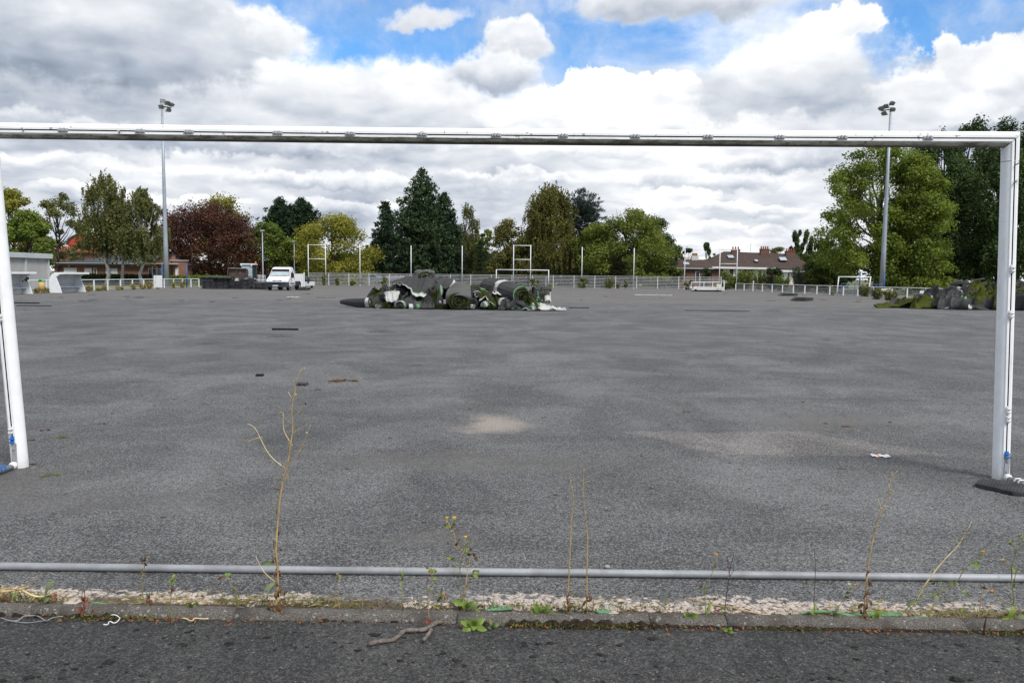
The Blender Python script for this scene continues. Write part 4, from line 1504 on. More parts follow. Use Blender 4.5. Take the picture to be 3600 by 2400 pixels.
# tall building with red roof behind, brick chimney stack and house
Y = 165
t = thing('red_roof_building', 'brick building with curved red roof far behind the left trees', 'building', (X(290, 880, Y), Y, 0))
w, z1, z0 = (X(335, 850, Y) - X(235, 850, Y)) / 2, Z(285, 826, Y), Z(285, 862, Y)
MB().box((0, 5, z0 / 2), (2 * w, 10, z0)).build('wall', 'brick_orange', t)
arc = [(-w * 1.03 + 2.06 * w * k / 12, 0, z0 + (z1 - z0) * math.sin(PI * k / 12) ** .55) for k in range(13)]
MB().prism([(x, -.3, z) for x, _, z in arc], (0, 10.6, 0)).build('roof', 'roof_red', t)
mb = MB()
for k in range(12):
    mb.tube([(arc[k][0], -.4, arc[k][2] + .1), (arc[k + 1][0], -.4, arc[k + 1][2] + .1)], .22, 5)
mb.build('roof_edge', 'lamp_dark', t)
for k in (-2, -1, 0, 1, 2):
    opening(t, k * w * .4 - .8, k * w * .4 + .8, z0 - 3.2, z0 - 1.2, 0)
Y = 140
t = thing('brick_house', 'brick house with a broad chimney left of the birches', 'house', (X(225, 900, Y), Y, 0))
w = (X(262, 900, Y) - X(190, 900, Y)) / 2
zt = Z(225, 886, Y)
MB().box((0, 4, zt / 2), (2 * w, 8, zt)).build('wall', 'brick_dark', t)
MB().add([(-w - .4, -.4, zt), (w + .4, -.4, zt), (w + .4, 8.4, zt), (-w - .4, 8.4, zt), (-w - .4, 4, zt + 1.2), (w + .4, 4, zt + 1.2)], [(0, 1, 5, 4), (2, 3, 4, 5), (1, 2, 5), (3, 0, 4), (3, 2, 1, 0)]).build('roof', 'roof_tile_red', t)
MB().box((X(232, 900, Y) - X(225, 900, Y), -.3, (Z(232, 877, Y)) / 2), (1.5, .8, Z(232, 877, Y))).build('chimney', 'brick_dark', t)
for u in (206, 219):
    opening(t, X(u - 4, 890, Y) - X(225, 900, Y), X(u + 4, 890, Y) - X(225, 900, Y), Z(206, 896, Y), Z(206, 886, Y) - .1, 0)

# terrace of houses with brown tiled roof on the right
Y = 128
t = thing('terrace_house', 'long brick terrace with mossy brown tiled roof and clay chimneys on the right', 'house', (X(2560, 940, Y), Y, 0))
ox = X(2560, 940, Y)
x0, x1 = X(2503, 945, Y) - ox, X(2960, 945, Y) - ox
ze, zr = Z(2600, 940, Y), Z(2600, 884, Y + 4)
MB().box(((x0 + x1) / 2, 4.5, ze / 2), (x1 - x0, 9, ze)).build('wall', 'brick_dark', t)
e = .55
rx0 = X(2470, 936, Y) - ox
rf = MB().add([(rx0, -e, ze + .05), (x1 + e, -e, ze - .35), (x1 + e, 9 + e, ze), (rx0, 9 + e, ze), (X(2548, 884, Y + 4) - ox, 4.5, zr), (x1 + e, 4.5, zr - .5)],
              [(0, 1, 5, 4), (1, 2, 5), (2, 3, 4, 5), (3, 0, 4), (3, 2, 1, 0)]).build('roof', 'roof_tile', t)
MB().prism([(rx0, -e - .12, ze - .22), (X(2727, 940, Y) - ox, -e - .12, ze - .30), (X(2727, 940, Y) - ox, -e - .12, ze + .02), (rx0, -e - .12, ze + .10)], (0, .12, 0)).build('eave_board', 'shutter_white', t)
MB().prism([(X(2727, 940, Y) - ox, -e - .12, ze - .66), (x1 + e, -e - .12, ze - .86), (x1 + e, -e - .12, ze - .50), (X(2727, 940, Y) - ox, -e - .12, ze - .32)], (0, .12, 0)).build('eave_board', 'shutter_white', t)


def roof_pt(u, v):
    """point on the front roof plane"""
    d = ray(u, v)
    o_, n_ = Vector((ox, Y - e, ze - .1)), Vector((0, -(zr - ze + .1), 4.5 + e)).normalized()
    o_ -= Vector((0, 0, 0))
    c_ = Vector((0, 0, CAM_H))
    s_ = (o_ - c_).dot(n_) / d.dot(n_)
    return c_ + d * s_ - Vector((ox, Y, 0)), n_


for u, v, w, h in ((2568, 905, .95, .95), (2658, 919, .5, .6), (2752, 913, 1.1, 1.1), (2841, 915, .6, .9), (2856, 915, .6, .9)):
    p, nn = roof_pt(u, v)
    ang = math.atan2(zr - ze, 4.5 + e)
    rot = Matrix.Rotation(ang, 3, 'X')
    o = MB().box(p + nn * .12, (w + .12, h + .12, .10), rot).build('skylight', 'lamp_dark', t)
    MB().box(p + nn * .19, (w, h, .04), rot).build('pane', 'skylight_glass', o)
for u0, u1, vt, vb, npots in ((2573, 2601, 877, 886, 3), (2674, 2704, 876, 888, 4), (2763, 2795, 884, 893, 4)):
    a_, c_ = X(u0, vt, Y + 4) - ox, X(u1, vt, Y + 4) - ox
    zt_ = Z(u0, vt, Y + 4)
    ch = MB().box(((a_ + c_) / 2, 4.2, zt_ - .6), (c_ - a_, .8, 1.3)).build('chimney', 'brick_dark', t)
    MB().box(((a_ + c_) / 2, 4.2, zt_ + .02), (c_ - a_ + .12, .9, .10)).build('chimney_cap', 'brick_dark', ch)
    for k in range(npots):
        xx = a_ + (c_ - a_) * (k + .5) / npots
        MB().tube([(xx, 4.2, zt_ + .06), (xx, 4.2, zt_ + .50)], [.14, .11], 8).build('chimney_pot', 'clay_pot', ch)
for u0, u1, v0, v1, kd in ((2542, 2565, 946, 975, 'shutter'), (2578, 2601, 946, 975, 'shutter'), (2647, 2668, 948, 976, 'shutter'), (2676, 2697, 948, 976, 'shutter'), (2747, 2770, 955, 985, 'shutter'), (2776, 2790, 955, 985, 'shutter'),
                           (2860, 2885, 960, 985, 'shutter')):
    opening(t, X(u0, 950, Y) - ox, X(u1, 950, Y) - ox, .6, Z(u0, v0, Y), 0, kd)
for u in (2625,):
    MB().tube([(X(u, 950, Y) - ox, -.1, 0), (X(u, 950, Y) - ox, -.1, ze)], .06, 6).build('downpipe', 'shutter_white', t)
MB().tube([(X(2639, 870, Y + 5) - ox, 5, zr), (X(2639, 870, Y + 5) - ox, 5, Z(2639, 854, Y + 5))], .03, 5).build('aerial', 'lamp_dark', t)
# lower house left of the terrace
Y = 122
ox = X(2440, 950, Y)
t = thing('small_house', 'smaller brick house with dark tiled roof left of the long terrace', 'house', (ox, Y, 0))
x0, x1 = X(2385, 950, Y) - ox, X(2500, 950, Y) - ox
ze, zr = Z(2440, 943, Y), Z(2440, 912, Y + 3)
MB().box(((x0 + x1) / 2, 3.5, ze / 2), (x1 - x0, 7, ze)).build('wall', 'brick_dark', t)
rf = MB().add([(x0 - .4, -.4, ze), (x1 + .2, -.4, ze), (x1 + .2, 7.4, ze), (x0 - .4, 7.4, ze), (x0 - .4, 3.5, zr), (x1 + .2, 3.5, zr)], [(0, 1, 5, 4), (2, 3, 4, 5), (1, 2, 5), (3, 0, 4), (3, 2, 1, 0)]).build('roof', 'roof_tile', t)
MB().box(((x0 + x1) / 2, -.46, ze - .02), (x1 - x0 + .7, .08, .16)).build('eave_board', 'clad_trim', t)
ch = MB().box((X(2445, 905, Y + 3) - ox, 3.5, zr + .2), (1.1, .6, .8)).build('chimney', 'wall_white', t)
for k in range(4):
    MB().tube([(X(2437 + 5 * k, 905, Y + 3) - ox, 3.5, zr + .6), (X(2437 + 5 * k, 905, Y + 3) - ox, 3.5, zr + 1.0)], [.12, .10], 7).build('chimney_pot', 'clay_pot', ch)
opening(t, X(2445, 950, Y) - ox, X(2460, 950, Y) - ox, .9, Z(2450, 953, Y), 0, 'glass')
o = MB().box((X(2413, 928, Y + 1.3) - ox, 1.5, (ze + zr) / 2 + .05), (.9, .9, .12), Matrix.Rotation(math.atan2(zr - ze, 3.9), 3, 'X')).build('skylight', 'skylight_glass', t)

# low white sheds, glazed roof and parked car seen through the far fence
Y = 132
for u0, u1, vt, mt_, lab in ((1188, 1232, 965, 'wall_white', 'small white-walled shed behind the far fence, left of the parked car'), (1255, 1325, 962, 'wall_white', 'white-walled shed behind the far fence, above the parked car')):
    a, c = at(u0, vt, Y), at(u1, vt, Y)
    t = thing('shed', lab, 'shed', ((a.x + c.x) / 2, Y, 0))
    MB().box((0, 2, a.z / 2), (c.x - a.x, 4, a.z)).build('wall', mt_, t)
    MB().box((0, 2, a.z + .06), (c.x - a.x + .3, 4.3, .12)).build('roof', 'clad_trim', t)
    MB().box((.2, -.03, 1.0), (.9, .06, 1.9)).build('door', 'shutter_white', t)
a, c = at(1322, 963, 136), at(1560, 963, 136)
t = thing('glasshouse', 'long beige shed with sloping grey glazed roof behind the far fence', 'building', ((a.x + c.x) / 2, 136, 0))
w = c.x - a.x
ze = Z(1400, 985, 136)
MB().box((0, 3, ze / 2), (w, 6, ze)).build('wall', 'wall_beige', t)
rf = MB().add([(-w / 2 - .2, -.3, ze), (w / 2 + .2, -.3, ze), (w / 2 + .2, 6, a.z + .4), (-w / 2 - .2, 6, a.z + .4), (-w / 2 - .2, 6, ze), (w / 2 + .2, 6, ze)], [(0, 1, 2, 3), (1, 5, 2), (0, 3, 4), (3, 2, 5, 4)]).build('roof', 'roof_zinc', t)
for k in range(13):
    x = -w / 2 + w * k / 12
    MB().tube([(x, -.32, ze + .04), (x, 6, a.z + .45)], .05, 4).build('glazing_bar', 'clad_trim', rf)


def car(name, label, u, Y, mt_, L=4.2, flip=1):
    p = at(u, 990, Y)
    t = thing(name, label, 'car', (p.x, Y, 0))
    pr = [(-.5, .35), (-.5, .75), (-.46, .95), (-.28, 1.02), (-.18, 1.45), (.20, 1.50), (.40, 1.08), (.49, .95), (.5, .55), (.48, .33)]
    pr = [(x * L * flip, z) for x, z in pr]
    mb = MB(); mb.prism([(x, -.85, z) for x, z in pr], (0, 1.7, 0)); mb.build('body', mt_, t, bevel=.08)
    for x0_, x1_ in ((-.22, -.02), (0.0, .30)):
        MB().prism([(x0_ * L * flip, -.87, 1.06), (x1_ * L * flip, -.87, 1.06), ((x1_ - .08) * L * flip, -.87, 1.40), ((x0_ + .03) * L * flip, -.87, 1.40)], (0, .02, 0)).build('window', 'glass_dark', t)
    for x in (-.3, .31):
        for y in (-.75, .75):
            wheel_z(t, (x * L, y, .32), .32, .2)
    return t


def wheel_z(parent, c, r, w):
    o = MB().tube([(0, -w / 2, 0), (0, w / 2, 0)], r, 16).build('wheel', 'tyre', parent, loc=c)
    MB().tube([(0, -w / 2 - .01, 0), (0, w / 2 + .01, 0)], r * .6, 12).build('rim', 'rim_grey', o)


mat('car_silver', (.40, .42, .45), .3, .1, 2, metal=.4, spec=.5)
mat('car_dark', (.06, .07, .09), .3, .1, 2, spec=.5)
car('parked_car', 'silver estate car parked behind the far fence in front of the white shed', 1299, 122, 'car_silver')
car('parked_car', 'dark car parked behind the far fence at the small white shed', 1190, 123, 'car_dark', 3.8, -1)

# ------------------------------------------------------------------ trees
mat('bark', (.075, .058, .042), .95, .4, 4, .6, 14)
mat('bark_pale', (.17, .14, .11), .95, .4, 4, .5, 14)
mat('bark_dark', (.035, .028, .022), .95, .4, 4, .6, 14)
mat('bark_birch', (.50, .49, .46), .85, .2, 3, .2, 14, dirt=(.05, .045, .04), dscale=3.5, damt=.55)
leafmat('leaf_maple_y', (.085, .098, .012), (.28, .27, .045), (.34, .29, .06), .18, trans=.42)
leafmat('leaf_green', (.045, .072, .012), (.14, .185, .034), (.16, .18, .05), .12)
leafmat('leaf_bright', (.050, .085, .012), (.16, .22, .040), (.24, .25, .06), .15)
leafmat('leaf_olive', (.050, .062, .018), (.155, .160, .055), (.21, .19, .08), .15)
leafmat('leaf_birch', (.050, .060, .018), (.150, .158, .052), (.19, .17, .07), .15)
leafmat('leaf_weeping', (.050, .052, .013), (.150, .142, .036), (.17, .14, .05), .12)
leafmat('leaf_copper', (.022, .010, .008), (.095, .038, .024), (.13, .055, .03), .12, trans=.25)
leafmat('leaf_pine', (.009, .020, .010), (.036, .066, .030), (.07, .08, .035), .06, trans=.12)
leafmat('leaf_pine_light', (.014, .028, .012), (.055, .090, .036), (.09, .10, .04), .06, trans=.12)
leafmat('leaf_cedar', (.022, .034, .032), (.070, .092, .085), None, trans=.12)
leafmat('leaf_dark', (.010, .020, .007), (.042, .064, .020), (.06, .07, .02), .08, trans=.2)
leafmat('leaf_poplar', (.018, .034, .011), (.068, .105, .032), (.08, .10, .03), .08, trans=.25)
leafmat('leaf_plane', (.050, .085, .012), (.175, .225, .038), (.27, .27, .06), .14, trans=.42)
leafmat('leaf_chestnut', (.040, .068, .012), (.15, .185, .032), (.30, .27, .06), .16, trans=.38)
leafmat('leaf_hedge', (.010, .020, .006), (.040, .068, .018), None, trans=.15)
leafmat('leaf_tamarisk', (.05, .07, .045), (.14, .165, .115), None)
leafmat('leaf_weed', (.055, .085, .015), (.16, .20, .045), (.24, .22, .06), .15)
leafmat('leaf_dry', (.20, .15, .06), (.36, .29, .13), (.14, .15, .05), .3)


def clump_leaves(g, C, rc, per, size, squash=.75, aspect=1.5, up=.5, stretch=1.0, shell=.55):
    """leaves spread through ellipsoidal clumps round the centres C"""
    n = len(C) * per
    idx = np.repeat(np.arange(len(C)), per)
    D = rdirs(g, n)
    r = rc[idx] * (shell + (1 - shell) * g.random(n) ** .5) * (1 + .35 * g.normal(size=n) * .5)
    P = C[idx] + D * r[:, None] * np.array([1, 1, squash * stretch])
    Nn = unit(D * .7 + np.array([0, 0, up]) + g.normal(size=(n, 3)) * .55)
    L = size * g.uniform(.6, 1.35, n)
    return leafquads(P, Nn, rdirs(g, n), L * aspect ** .5, L / aspect ** .5)


def prof_r(prof, h):
    hs = [p[0] for p in prof]
    return np.interp(h, hs, [p[1] for p in prof])


def limb(mb, a, b, r0, r1, g, bow=.12, n=5, sides=6):
    a, b = Vector(a), Vector(b)
    L = (b - a).length
    off = Vector(g.normal(size=3) * bow * L)
    pts = [a.lerp(b, t) + off * math.sin(PI * t) * .5 for t in np.linspace(0, 1, n)]
    mb.tube(pts, [r0 + (r1 - r0) * t for t in np.linspace(0, 1, n)], sides)


def tree(label, u, Y, vtop, wpx, prof, kind, leaf, bark='bark', seed=0, nleaf=7000, size=.30, cat='tree', group='trees round the pitch', trunk_r=None, lean=0.0, name='tree', cl=None, h0=None, z_base=0.0, bare=0.0):
    """u, vtop, wpx: centre, top and full crown width in the photograph; prof: (height fraction, half-width fraction)"""
    g = np.random.default_rng(seed)
    p = at(u, vtop, Y)
    H, R = p.z, wpx / 2 * Y / FPX * 1.14
    nleaf = int(nleaf * 2.3)
    size *= .84
    t = thing(name, label, cat, (p.x, Y, z_base), 0, group)
    tr = trunk_r or max(.08, H * .018)
    tb = MB()
    topf = .93 if kind in ('pine', 'cone', 'poplar') else .72
    pts = [Vector((lean * H * f + g.normal() * .012 * H * (f > 0), g.normal() * .012 * H * (f > 0), H * f)) for f in np.linspace(0, topf, 7)]
    tb.tube(pts, [tr * (1.25 if i == 0 else 1) * (1 - .8 * i / 6) for i in range(7)], 8)

    def trunk_at(z):
        f = min(max(z / (H * topf), 0), .999) * 6
        i = int(f)
        return pts[i].lerp(pts[i + 1], f - i)

    hs = np.array([q[0] for q in prof]); lo = hs[0]
    V = []
    if kind in ('broad', 'open'):
        nc = cl or max(24, int(18 * R))
        C = []
        while len(C) < nc:
            h = g.uniform(lo, 1.0)
            r = float(prof_r(prof, h))
            if g.random() > .15 + r:
                continue
            a = g.uniform(0, 2 * PI)
            rr = R * r * math.sqrt(g.uniform(.18, 1.0)) * (1 + .10 * math.sin(3 * a + seed) + .06 * g.normal())
            C.append((rr * math.cos(a) + lean * H * h, rr * math.sin(a), H * h * (1 - .02 * g.random())))
        C = np.array(C)
        rc = R * (g.uniform(.20, .36, nc) if kind == 'broad' else g.uniform(.13, .26, nc))
        rc = np.minimum(rc, .17 * H)
        C[:, 2] = np.minimum(C[:, 2], H - rc * .55)
        V.append(clump_leaves(g, C, rc, max(8, nleaf // nc), size, .72, 1.5, .55, shell=.25))
        if kind == 'open':
            # sprigs that leave the outline
            m_ = nc // 2
            C2 = C[g.integers(0, nc, m_)] * np.array([1.06, 1.06, 1.01]) + g.normal(size=(m_, 3)) * R * .08
            C2[:, 2] = np.minimum(C2[:, 2], H * .995)
            V.append(clump_leaves(g, C2, np.full(m_, R * .10), max(6, nleaf // nc // 3), size, .8, 1.5, .4))
        for i in g.choice(nc, min(nc, 34), replace=False):
            z0 = max(.12 * H, min(C[i][2] * g.uniform(.45, .75), H * .66))
            limb(tb, trunk_at(z0), C[i], tr * .38, tr * .06, g)
    elif kind == 'weep':
        nc = cl or max(30, int(20 * R))
        C = []
        while len(C) < nc:
            h = g.uniform(max(lo + .12, .2), 1.0)
            r = float(prof_r(prof, h))
            if g.random() > r ** .7:
                continue
            a = g.uniform(0, 2 * PI)
            rr = R * r * math.sqrt(g.uniform(.15, 1.0))
            C.append((rr * math.cos(a) + lean * H * h, rr * math.sin(a), H * h))
        C = np.array(C)
        C[:, 2] = np.minimum(C[:, 2], H * .99)
        ns, per = max(5, int(nleaf / nc / 22)), 22
        idx = np.repeat(np.arange(nc), ns)
        S0 = C[idx] + g.normal(size=(len(idx), 3)) * np.array([R * .11, R * .11, H * .025])
        ln = np.minimum(H * g.uniform(.06, .20, len(idx)), S0[:, 2] - H * lo * .8)
        sw = g.normal(size=(len(idx), 2)) * R * .07
        k = np.tile(np.linspace(0, 1, per), len(idx))
        j = np.repeat(np.arange(len(idx)), per)
        P = S0[j].copy()
        P[:, 2] -= ln[j] * (k ** 1.2)
        P[:, 0] += sw[j, 0] * np.sqrt(k); P[:, 1] += sw[j, 1] * np.sqrt(k)
        P += g.normal(size=P.shape) * size * .35
        T = np.tile(np.array([[0, 0, -1.0]]), (len(P), 1)) + g.normal(size=P.shape) * .55
        Nn = unit(g.normal(size=P.shape) + np.array([0, -.2, .5]))
        L = size * 1.15 * g.uniform(.6, 1.3, len(P))
        V.append(leafquads(P, Nn, unit(T), L * 1.35, L * .72))
        for i in g.choice(nc, min(nc, 40), replace=False):
            limb(tb, trunk_at(max(.15 * H, C[i][2] * g.uniform(.5, .8))), C[i], tr * .33, tr * .05, g)
    elif kind in ('pine', 'cone', 'cedar'):
        nw = cl or int(H * 1.5)
        tips, dirs, wt = [], [], []
        for w in range(nw):
            f = lo + (1 - lo) * (w + .5) / nw
            r = R * float(prof_r(prof, f))
            k = max(4, int(6 + 3 * r)) if kind != 'cedar' else max(4, int(5 + 2 * r))
            a0 = g.uniform(0, 6.3)
            for b_ in range(k):
                a = a0 + 2 * PI * b_ / k + g.normal() * .18
                rr = r * g.uniform(.62, 1.10)
                if rr < .05:
                    continue
                z0 = H * f
                rise = {'pine': .22, 'cone': -.10, 'cedar': .30}[kind] * rr + g.normal() * .05 * rr
                base = trunk_at(z0)
                tip = Vector((base.x + rr * math.cos(a), base.y + rr * math.sin(a), min(z0 + rise, H * .985)))
                if rr > .6:
                    limb(tb, base, tip, tr * .20 * (1 - f * .6), tr * .04, g, .04, 4, 4)
                m_ = max(2, int(rr / .42))
                for q in range(m_):
                    s_ = .25 + .75 * (q + g.random()) / m_
                    P_ = base.lerp(tip, min(s_, 1.0))
                    P_ = P_ + Vector((g.normal() * .10 * rr, g.normal() * .10 * rr, g.normal() * .10))
                    tips.append(tuple(P_)); dirs.append(tuple((tip - base).normalized())); wt.append(.35 + .65 * s_)
        for q in range(6):
            tips.append((pts[-1].x + g.normal() * .05, pts[-1].y + g.normal() * .05, H * (.93 + .06 * g.random()))); dirs.append((0, 0, 1)); wt.append(.7)
        C = np.array(tips); D = np.array(dirs); W_ = np.array(wt)
        per = max(5, int(nleaf / len(C)))
        idx = np.repeat(np.arange(len(C)), per)
        n = len(idx)
        if kind == 'pine':
            T = unit(D[idx] * .35 + rdirs(g, n) * .85 + np.array([0, 0, .45]))
            P = C[idx] + T * (size * .5) + g.normal(size=(n, 3)) * size * .42
            L = size * 1.15 * g.uniform(.7, 1.3, n) * (.6 + .5 * W_[idx]); Wd = L * .42
        elif kind == 'cedar':
            T = unit(D[idx] * 1.3 + rdirs(g, n) * .55 + np.array([0, 0, .15]))
            P = C[idx] + T * (size * .5) + g.normal(size=(n, 3)) * np.array([size * .5, size * .5, size * .2])
            L = size * g.uniform(.7, 1.6, n); Wd = L * .20
        else:
            T = unit(D[idx] * .9 + rdirs(g, n) * .6 + np.array([0, 0, -.1]))
            P = C[idx] + g.normal(size=(n, 3)) * size * .45
            L = size * g.uniform(.7, 1.4, n); Wd = L * .32
        Nn = unit(np.cross(T, rdirs(g, n)) + np.array([0, 0, .3]))
        V.append(leafquads(P, Nn, T, L, Wd, .05))
    elif kind == 'poplar':
        nc = cl or 46
        C = []
        for i in range(nc):
            h = g.uniform(lo, .97)
            r = float(prof_r(prof, h))
            a = g.uniform(0, 2 * PI)
            rr = R * r * math.sqrt(g.uniform(.1, 1.0))
            C.append((rr * math.cos(a), rr * math.sin(a), H * h))
        C = np.array(C)
        rc = R * g.uniform(.16, .30, nc)
        C[:, 2] = np.minimum(C[:, 2], H - rc * 1.5)
        # plumes: stretched upwards
        V.append(clump_leaves(g, C, rc, nleaf // nc, size, 2.2, 1.4, .3, shell=.35))
        for i in g.choice(nc, min(nc, 26), replace=False):
            limb(tb, trunk_at(max(.05 * H, C[i][2] * .62)), C[i] + np.array([0, 0, rc[i]]), tr * .3, tr * .05, g, .05)
    if bare:
        for i in range(int(bare)):
            a = g.uniform(0, 6.3)
            limb(tb, trunk_at(H * .62), (g.normal() * R * .12, g.normal() * R * .2, H * g.uniform(.9, 1.03)), tr * .25, .012, g, .08)
    tb.build('trunk', bark, t, smooth=True)
    quads('crown', np.concatenate(V), leaf, t)
    return t


DOME = [(.07, .45), (.18, .80), (.40, 1.0), (.62, .98), (.80, .72), (.93, .38), (1.0, .08)]
WIDE = [(.06, .62), (.18, .92), (.40, 1.0), (.60, .92), (.78, .66), (.92, .33), (1.0, .06)]
CONE = [(.06, 1.0), (.30, .92), (.50, .72), (.70, .46), (.86, .24), (.96, .09), (1.0, .02)]
PINE = [(.30, .55), (.42, .85), (.58, 1.0), (.74, .88), (.88, .52), (.96, .24), (1.0, .06)]
WEEP = [(.06, .85), (.20, 1.0), (.40, .96), (.58, .66), (.76, .50), (.92, .36), (1.0, .12)]
WBIR = [(.26, .45), (.36, .85), (.52, 1.0), (.68, .80), (.84, .55), (.94, .34), (1.0, .12)]
COLU = [(.05, .55), (.15, .85), (.40, 1.0), (.65, .92), (.82, .68), (.93, .36), (1.0, .08)]

# left side
tree('bright green bushy tree at the far left edge behind the grey hall', 88, 88, 740, 150, DOME, 'broad', 'leaf_bright', seed=1, nleaf=6500, size=.26)
tree('yellowish tree at the far left edge, partly behind the left goalpost', 40, 96, 668, 170, DOME, 'broad', 'leaf_maple_y', seed=2, nleaf=6000, size=.28)
tree('loose olive-leaved tree between the bright green tree and the birches', 200, 104, 680, 190, DOME, 'open', 'leaf_olive', seed=3, nleaf=4200, size=.26, cl=38)
tree('tall leftmost birch with white trunk in front of the brick building', 362, 88, 592, 170, WBIR, 'weep', 'leaf_birch', 'bark_birch', 4, 6500, .22, trunk_r=.22, lean=.012)
tree('middle birch with white trunk in front of the brick building', 420, 89, 652, 130, WBIR, 'weep', 'leaf_birch', 'bark_birch', 5, 4500, .22, trunk_r=.18)
tree('right-hand birch with greener crown next to the floodlight mast', 492, 87, 662, 150, WBIR, 'weep', 'leaf_birch', 'bark_birch', 6, 6000, .22, trunk_r=.20)
tree('dark reddish beech peeping out behind the left floodlight mast', 575, 124, 735, 110, DOME, 'broad', 'leaf_copper', 'bark_dark', 7, 3600, .30)
tree('large rounded copper beech with dark red-brown foliage', 738, 112, 705, 345, [(.08, .55), (.16, .88), (.34, 1.0), (.52, .92), (.70, .70), (.86, .42), (.96, .18), (1.0, .05)], 'broad', 'leaf_copper', 'bark_dark', 8, 17000, .25, cl=130, trunk_r=.4)
tree('yellow-green tree rising behind the copper beech', 785, 128, 682, 190, DOME, 'broad', 'leaf_maple_y', seed=9, nleaf=7000, size=.32)
tree('dark green broadleaf tree behind the slim lamp post', 950, 116, 775, 150, DOME, 'broad', 'leaf_green', 'bark_dark', 10, 6000, .30)
tree('dark pine, left of the pair behind the truck', 982, 130, 697, 115, PINE, 'pine', 'leaf_pine', 'bark_dark', 11, 8000, .42)
tree('dark pine with open lower trunk, right of the pair behind the truck', 1066, 132, 698, 105, [(.40, .5), (.55, .8), (.70, 1.0), (.84, .75), (.94, .42), (1.0, .1)], 'pine', 'leaf_pine', 'bark', 12, 7000, .42)
tree('rounded yellow-green maple behind the leftmost pole frame', 1166, 116, 752, 250, WIDE, 'broad', 'leaf_maple_y', seed=13, nleaf=11000, size=.28, cl=90)
tree('slender ragged pine left of the big dark pine', 1352, 122, 710, 115, [(.16, .9), (.34, 1.0), (.52, .82), (.66, .55), (.78, .42), (.90, .30), (1.0, .12)], 'pine', 'leaf_pine', 'bark_dark', 14, 7000, .40, cl=17)
tree('tallest dark conical pine behind the turf heap', 1482, 126, 590, 205, [(.05, .98), (.25, 1.0), (.42, .95), (.58, .78), (.72, .56), (.85, .34), (.95, .14), (1.0, .03)], 'pine', 'leaf_pine_light', 'bark_dark', 15, 17000, .46)
tree('second dark pine leaning against the right of the tallest pine', 1562, 128, 678, 120, [(.05, 1.0), (.30, 1.0), (.50, .9), (.70, .7), (.85, .42), (.95, .2), (1.0, .05)], 'pine', 'leaf_pine', 'bark_dark', 16, 9000, .46)
tree('thin drooping birch right of the dark pines', 1645, 132, 716, 110, [(.15, .8), (.35, .9), (.55, 1.0), (.75, .7), (.92, .35), (1.0, .1)], 'weep', 'leaf_birch', 'bark_pale', 17, 4200, .24)
tree('small dark conical yew behind the far fence', 1688, 114, 842, 72, CONE, 'cone', 'leaf_dark', 'bark_dark', 18, 3500, .26)
tree('small grey-green tree between the thin birch and the dense olive tree', 1706, 128, 806, 80, DOME, 'broad', 'leaf_green', seed=19, nleaf=2600, size=.28)
tree('dense olive-green tree left of the big weeping birch', 1786, 122, 770, 150, [(.05, .8), (.2, 1.0), (.45, .98), (.65, .8), (.85, .45), (1.0, .1)], 'broad', 'leaf_weeping', seed=20, nleaf=7000, size=.27)
tree('big weeping birch with brownish-green hanging foliage', 1935, 120, 648, 225, [(.05, .85), (.18, 1.0), (.38, .97), (.52, .72), (.64, .60), (.80, .52), (.93, .36), (1.0, .10)], 'weep', 'leaf_weeping', 'bark', 21, 17000, .26, trunk_r=.35)
tree('spiky blue-green cedar behind the big weeping birch', 2040, 130, 664, 145, [(.10, .7), (.30, .95), (.50, 1.0), (.72, .95), (.88, .62), (1.0, .15)], 'cedar', 'leaf_cedar', 'bark_dark', 22, 9000, .60, cl=16)
tree('chestnut with yellow-tipped leaves and bare twigs at its crown', 2200, 118, 735, 300, [(.05, .75), (.18, .95), (.38, 1.0), (.58, .85), (.75, .68), (.90, .42), (1.0, .12)], 'open', 'leaf_chestnut', 'bark', 23, 13000, .30, cl=95, bare=7)
tree('darker green foliage tree filling behind the chestnut', 2120, 126, 800, 170, WIDE, 'broad', 'leaf_green', 'bark_dark', 24, 5000, .32)
tree('dense dark green tree right of the chestnut', 2322, 124, 768, 130, [(.04, .85), (.2, 1.0), (.45, .98), (.68, .8), (.88, .42), (1.0, .1)], 'broad', 'leaf_dark', 'bark_dark', 25, 7000, .28)
tree('lighter shrubby tree at the right edge of the dense dark tree', 2368, 122, 845, 70, DOME, 'broad', 'leaf_green', 'bark', 26, 2200, .26)
tree('green rounded tree showing between the thin birch and the weeping birch', 1850, 132, 815, 170, WIDE, 'broad', 'leaf_green', 'bark_dark', 41, 5000, .30)
tree('green tree filling in behind the cedar foot', 2085, 134, 800, 170, WIDE, 'broad', 'leaf_chestnut', 'bark_dark', 42, 5000, .30)
tree('dull green tree behind the second dark pine', 1612, 136, 800, 140, WIDE, 'broad', 'leaf_green', 'bark_dark', 43, 4000, .30)
tree('dull green tree between the slender pine and the yellow maple', 1282, 140, 880, 110, WIDE, 'broad', 'leaf_green', 'bark_dark', 44, 3000, .30)
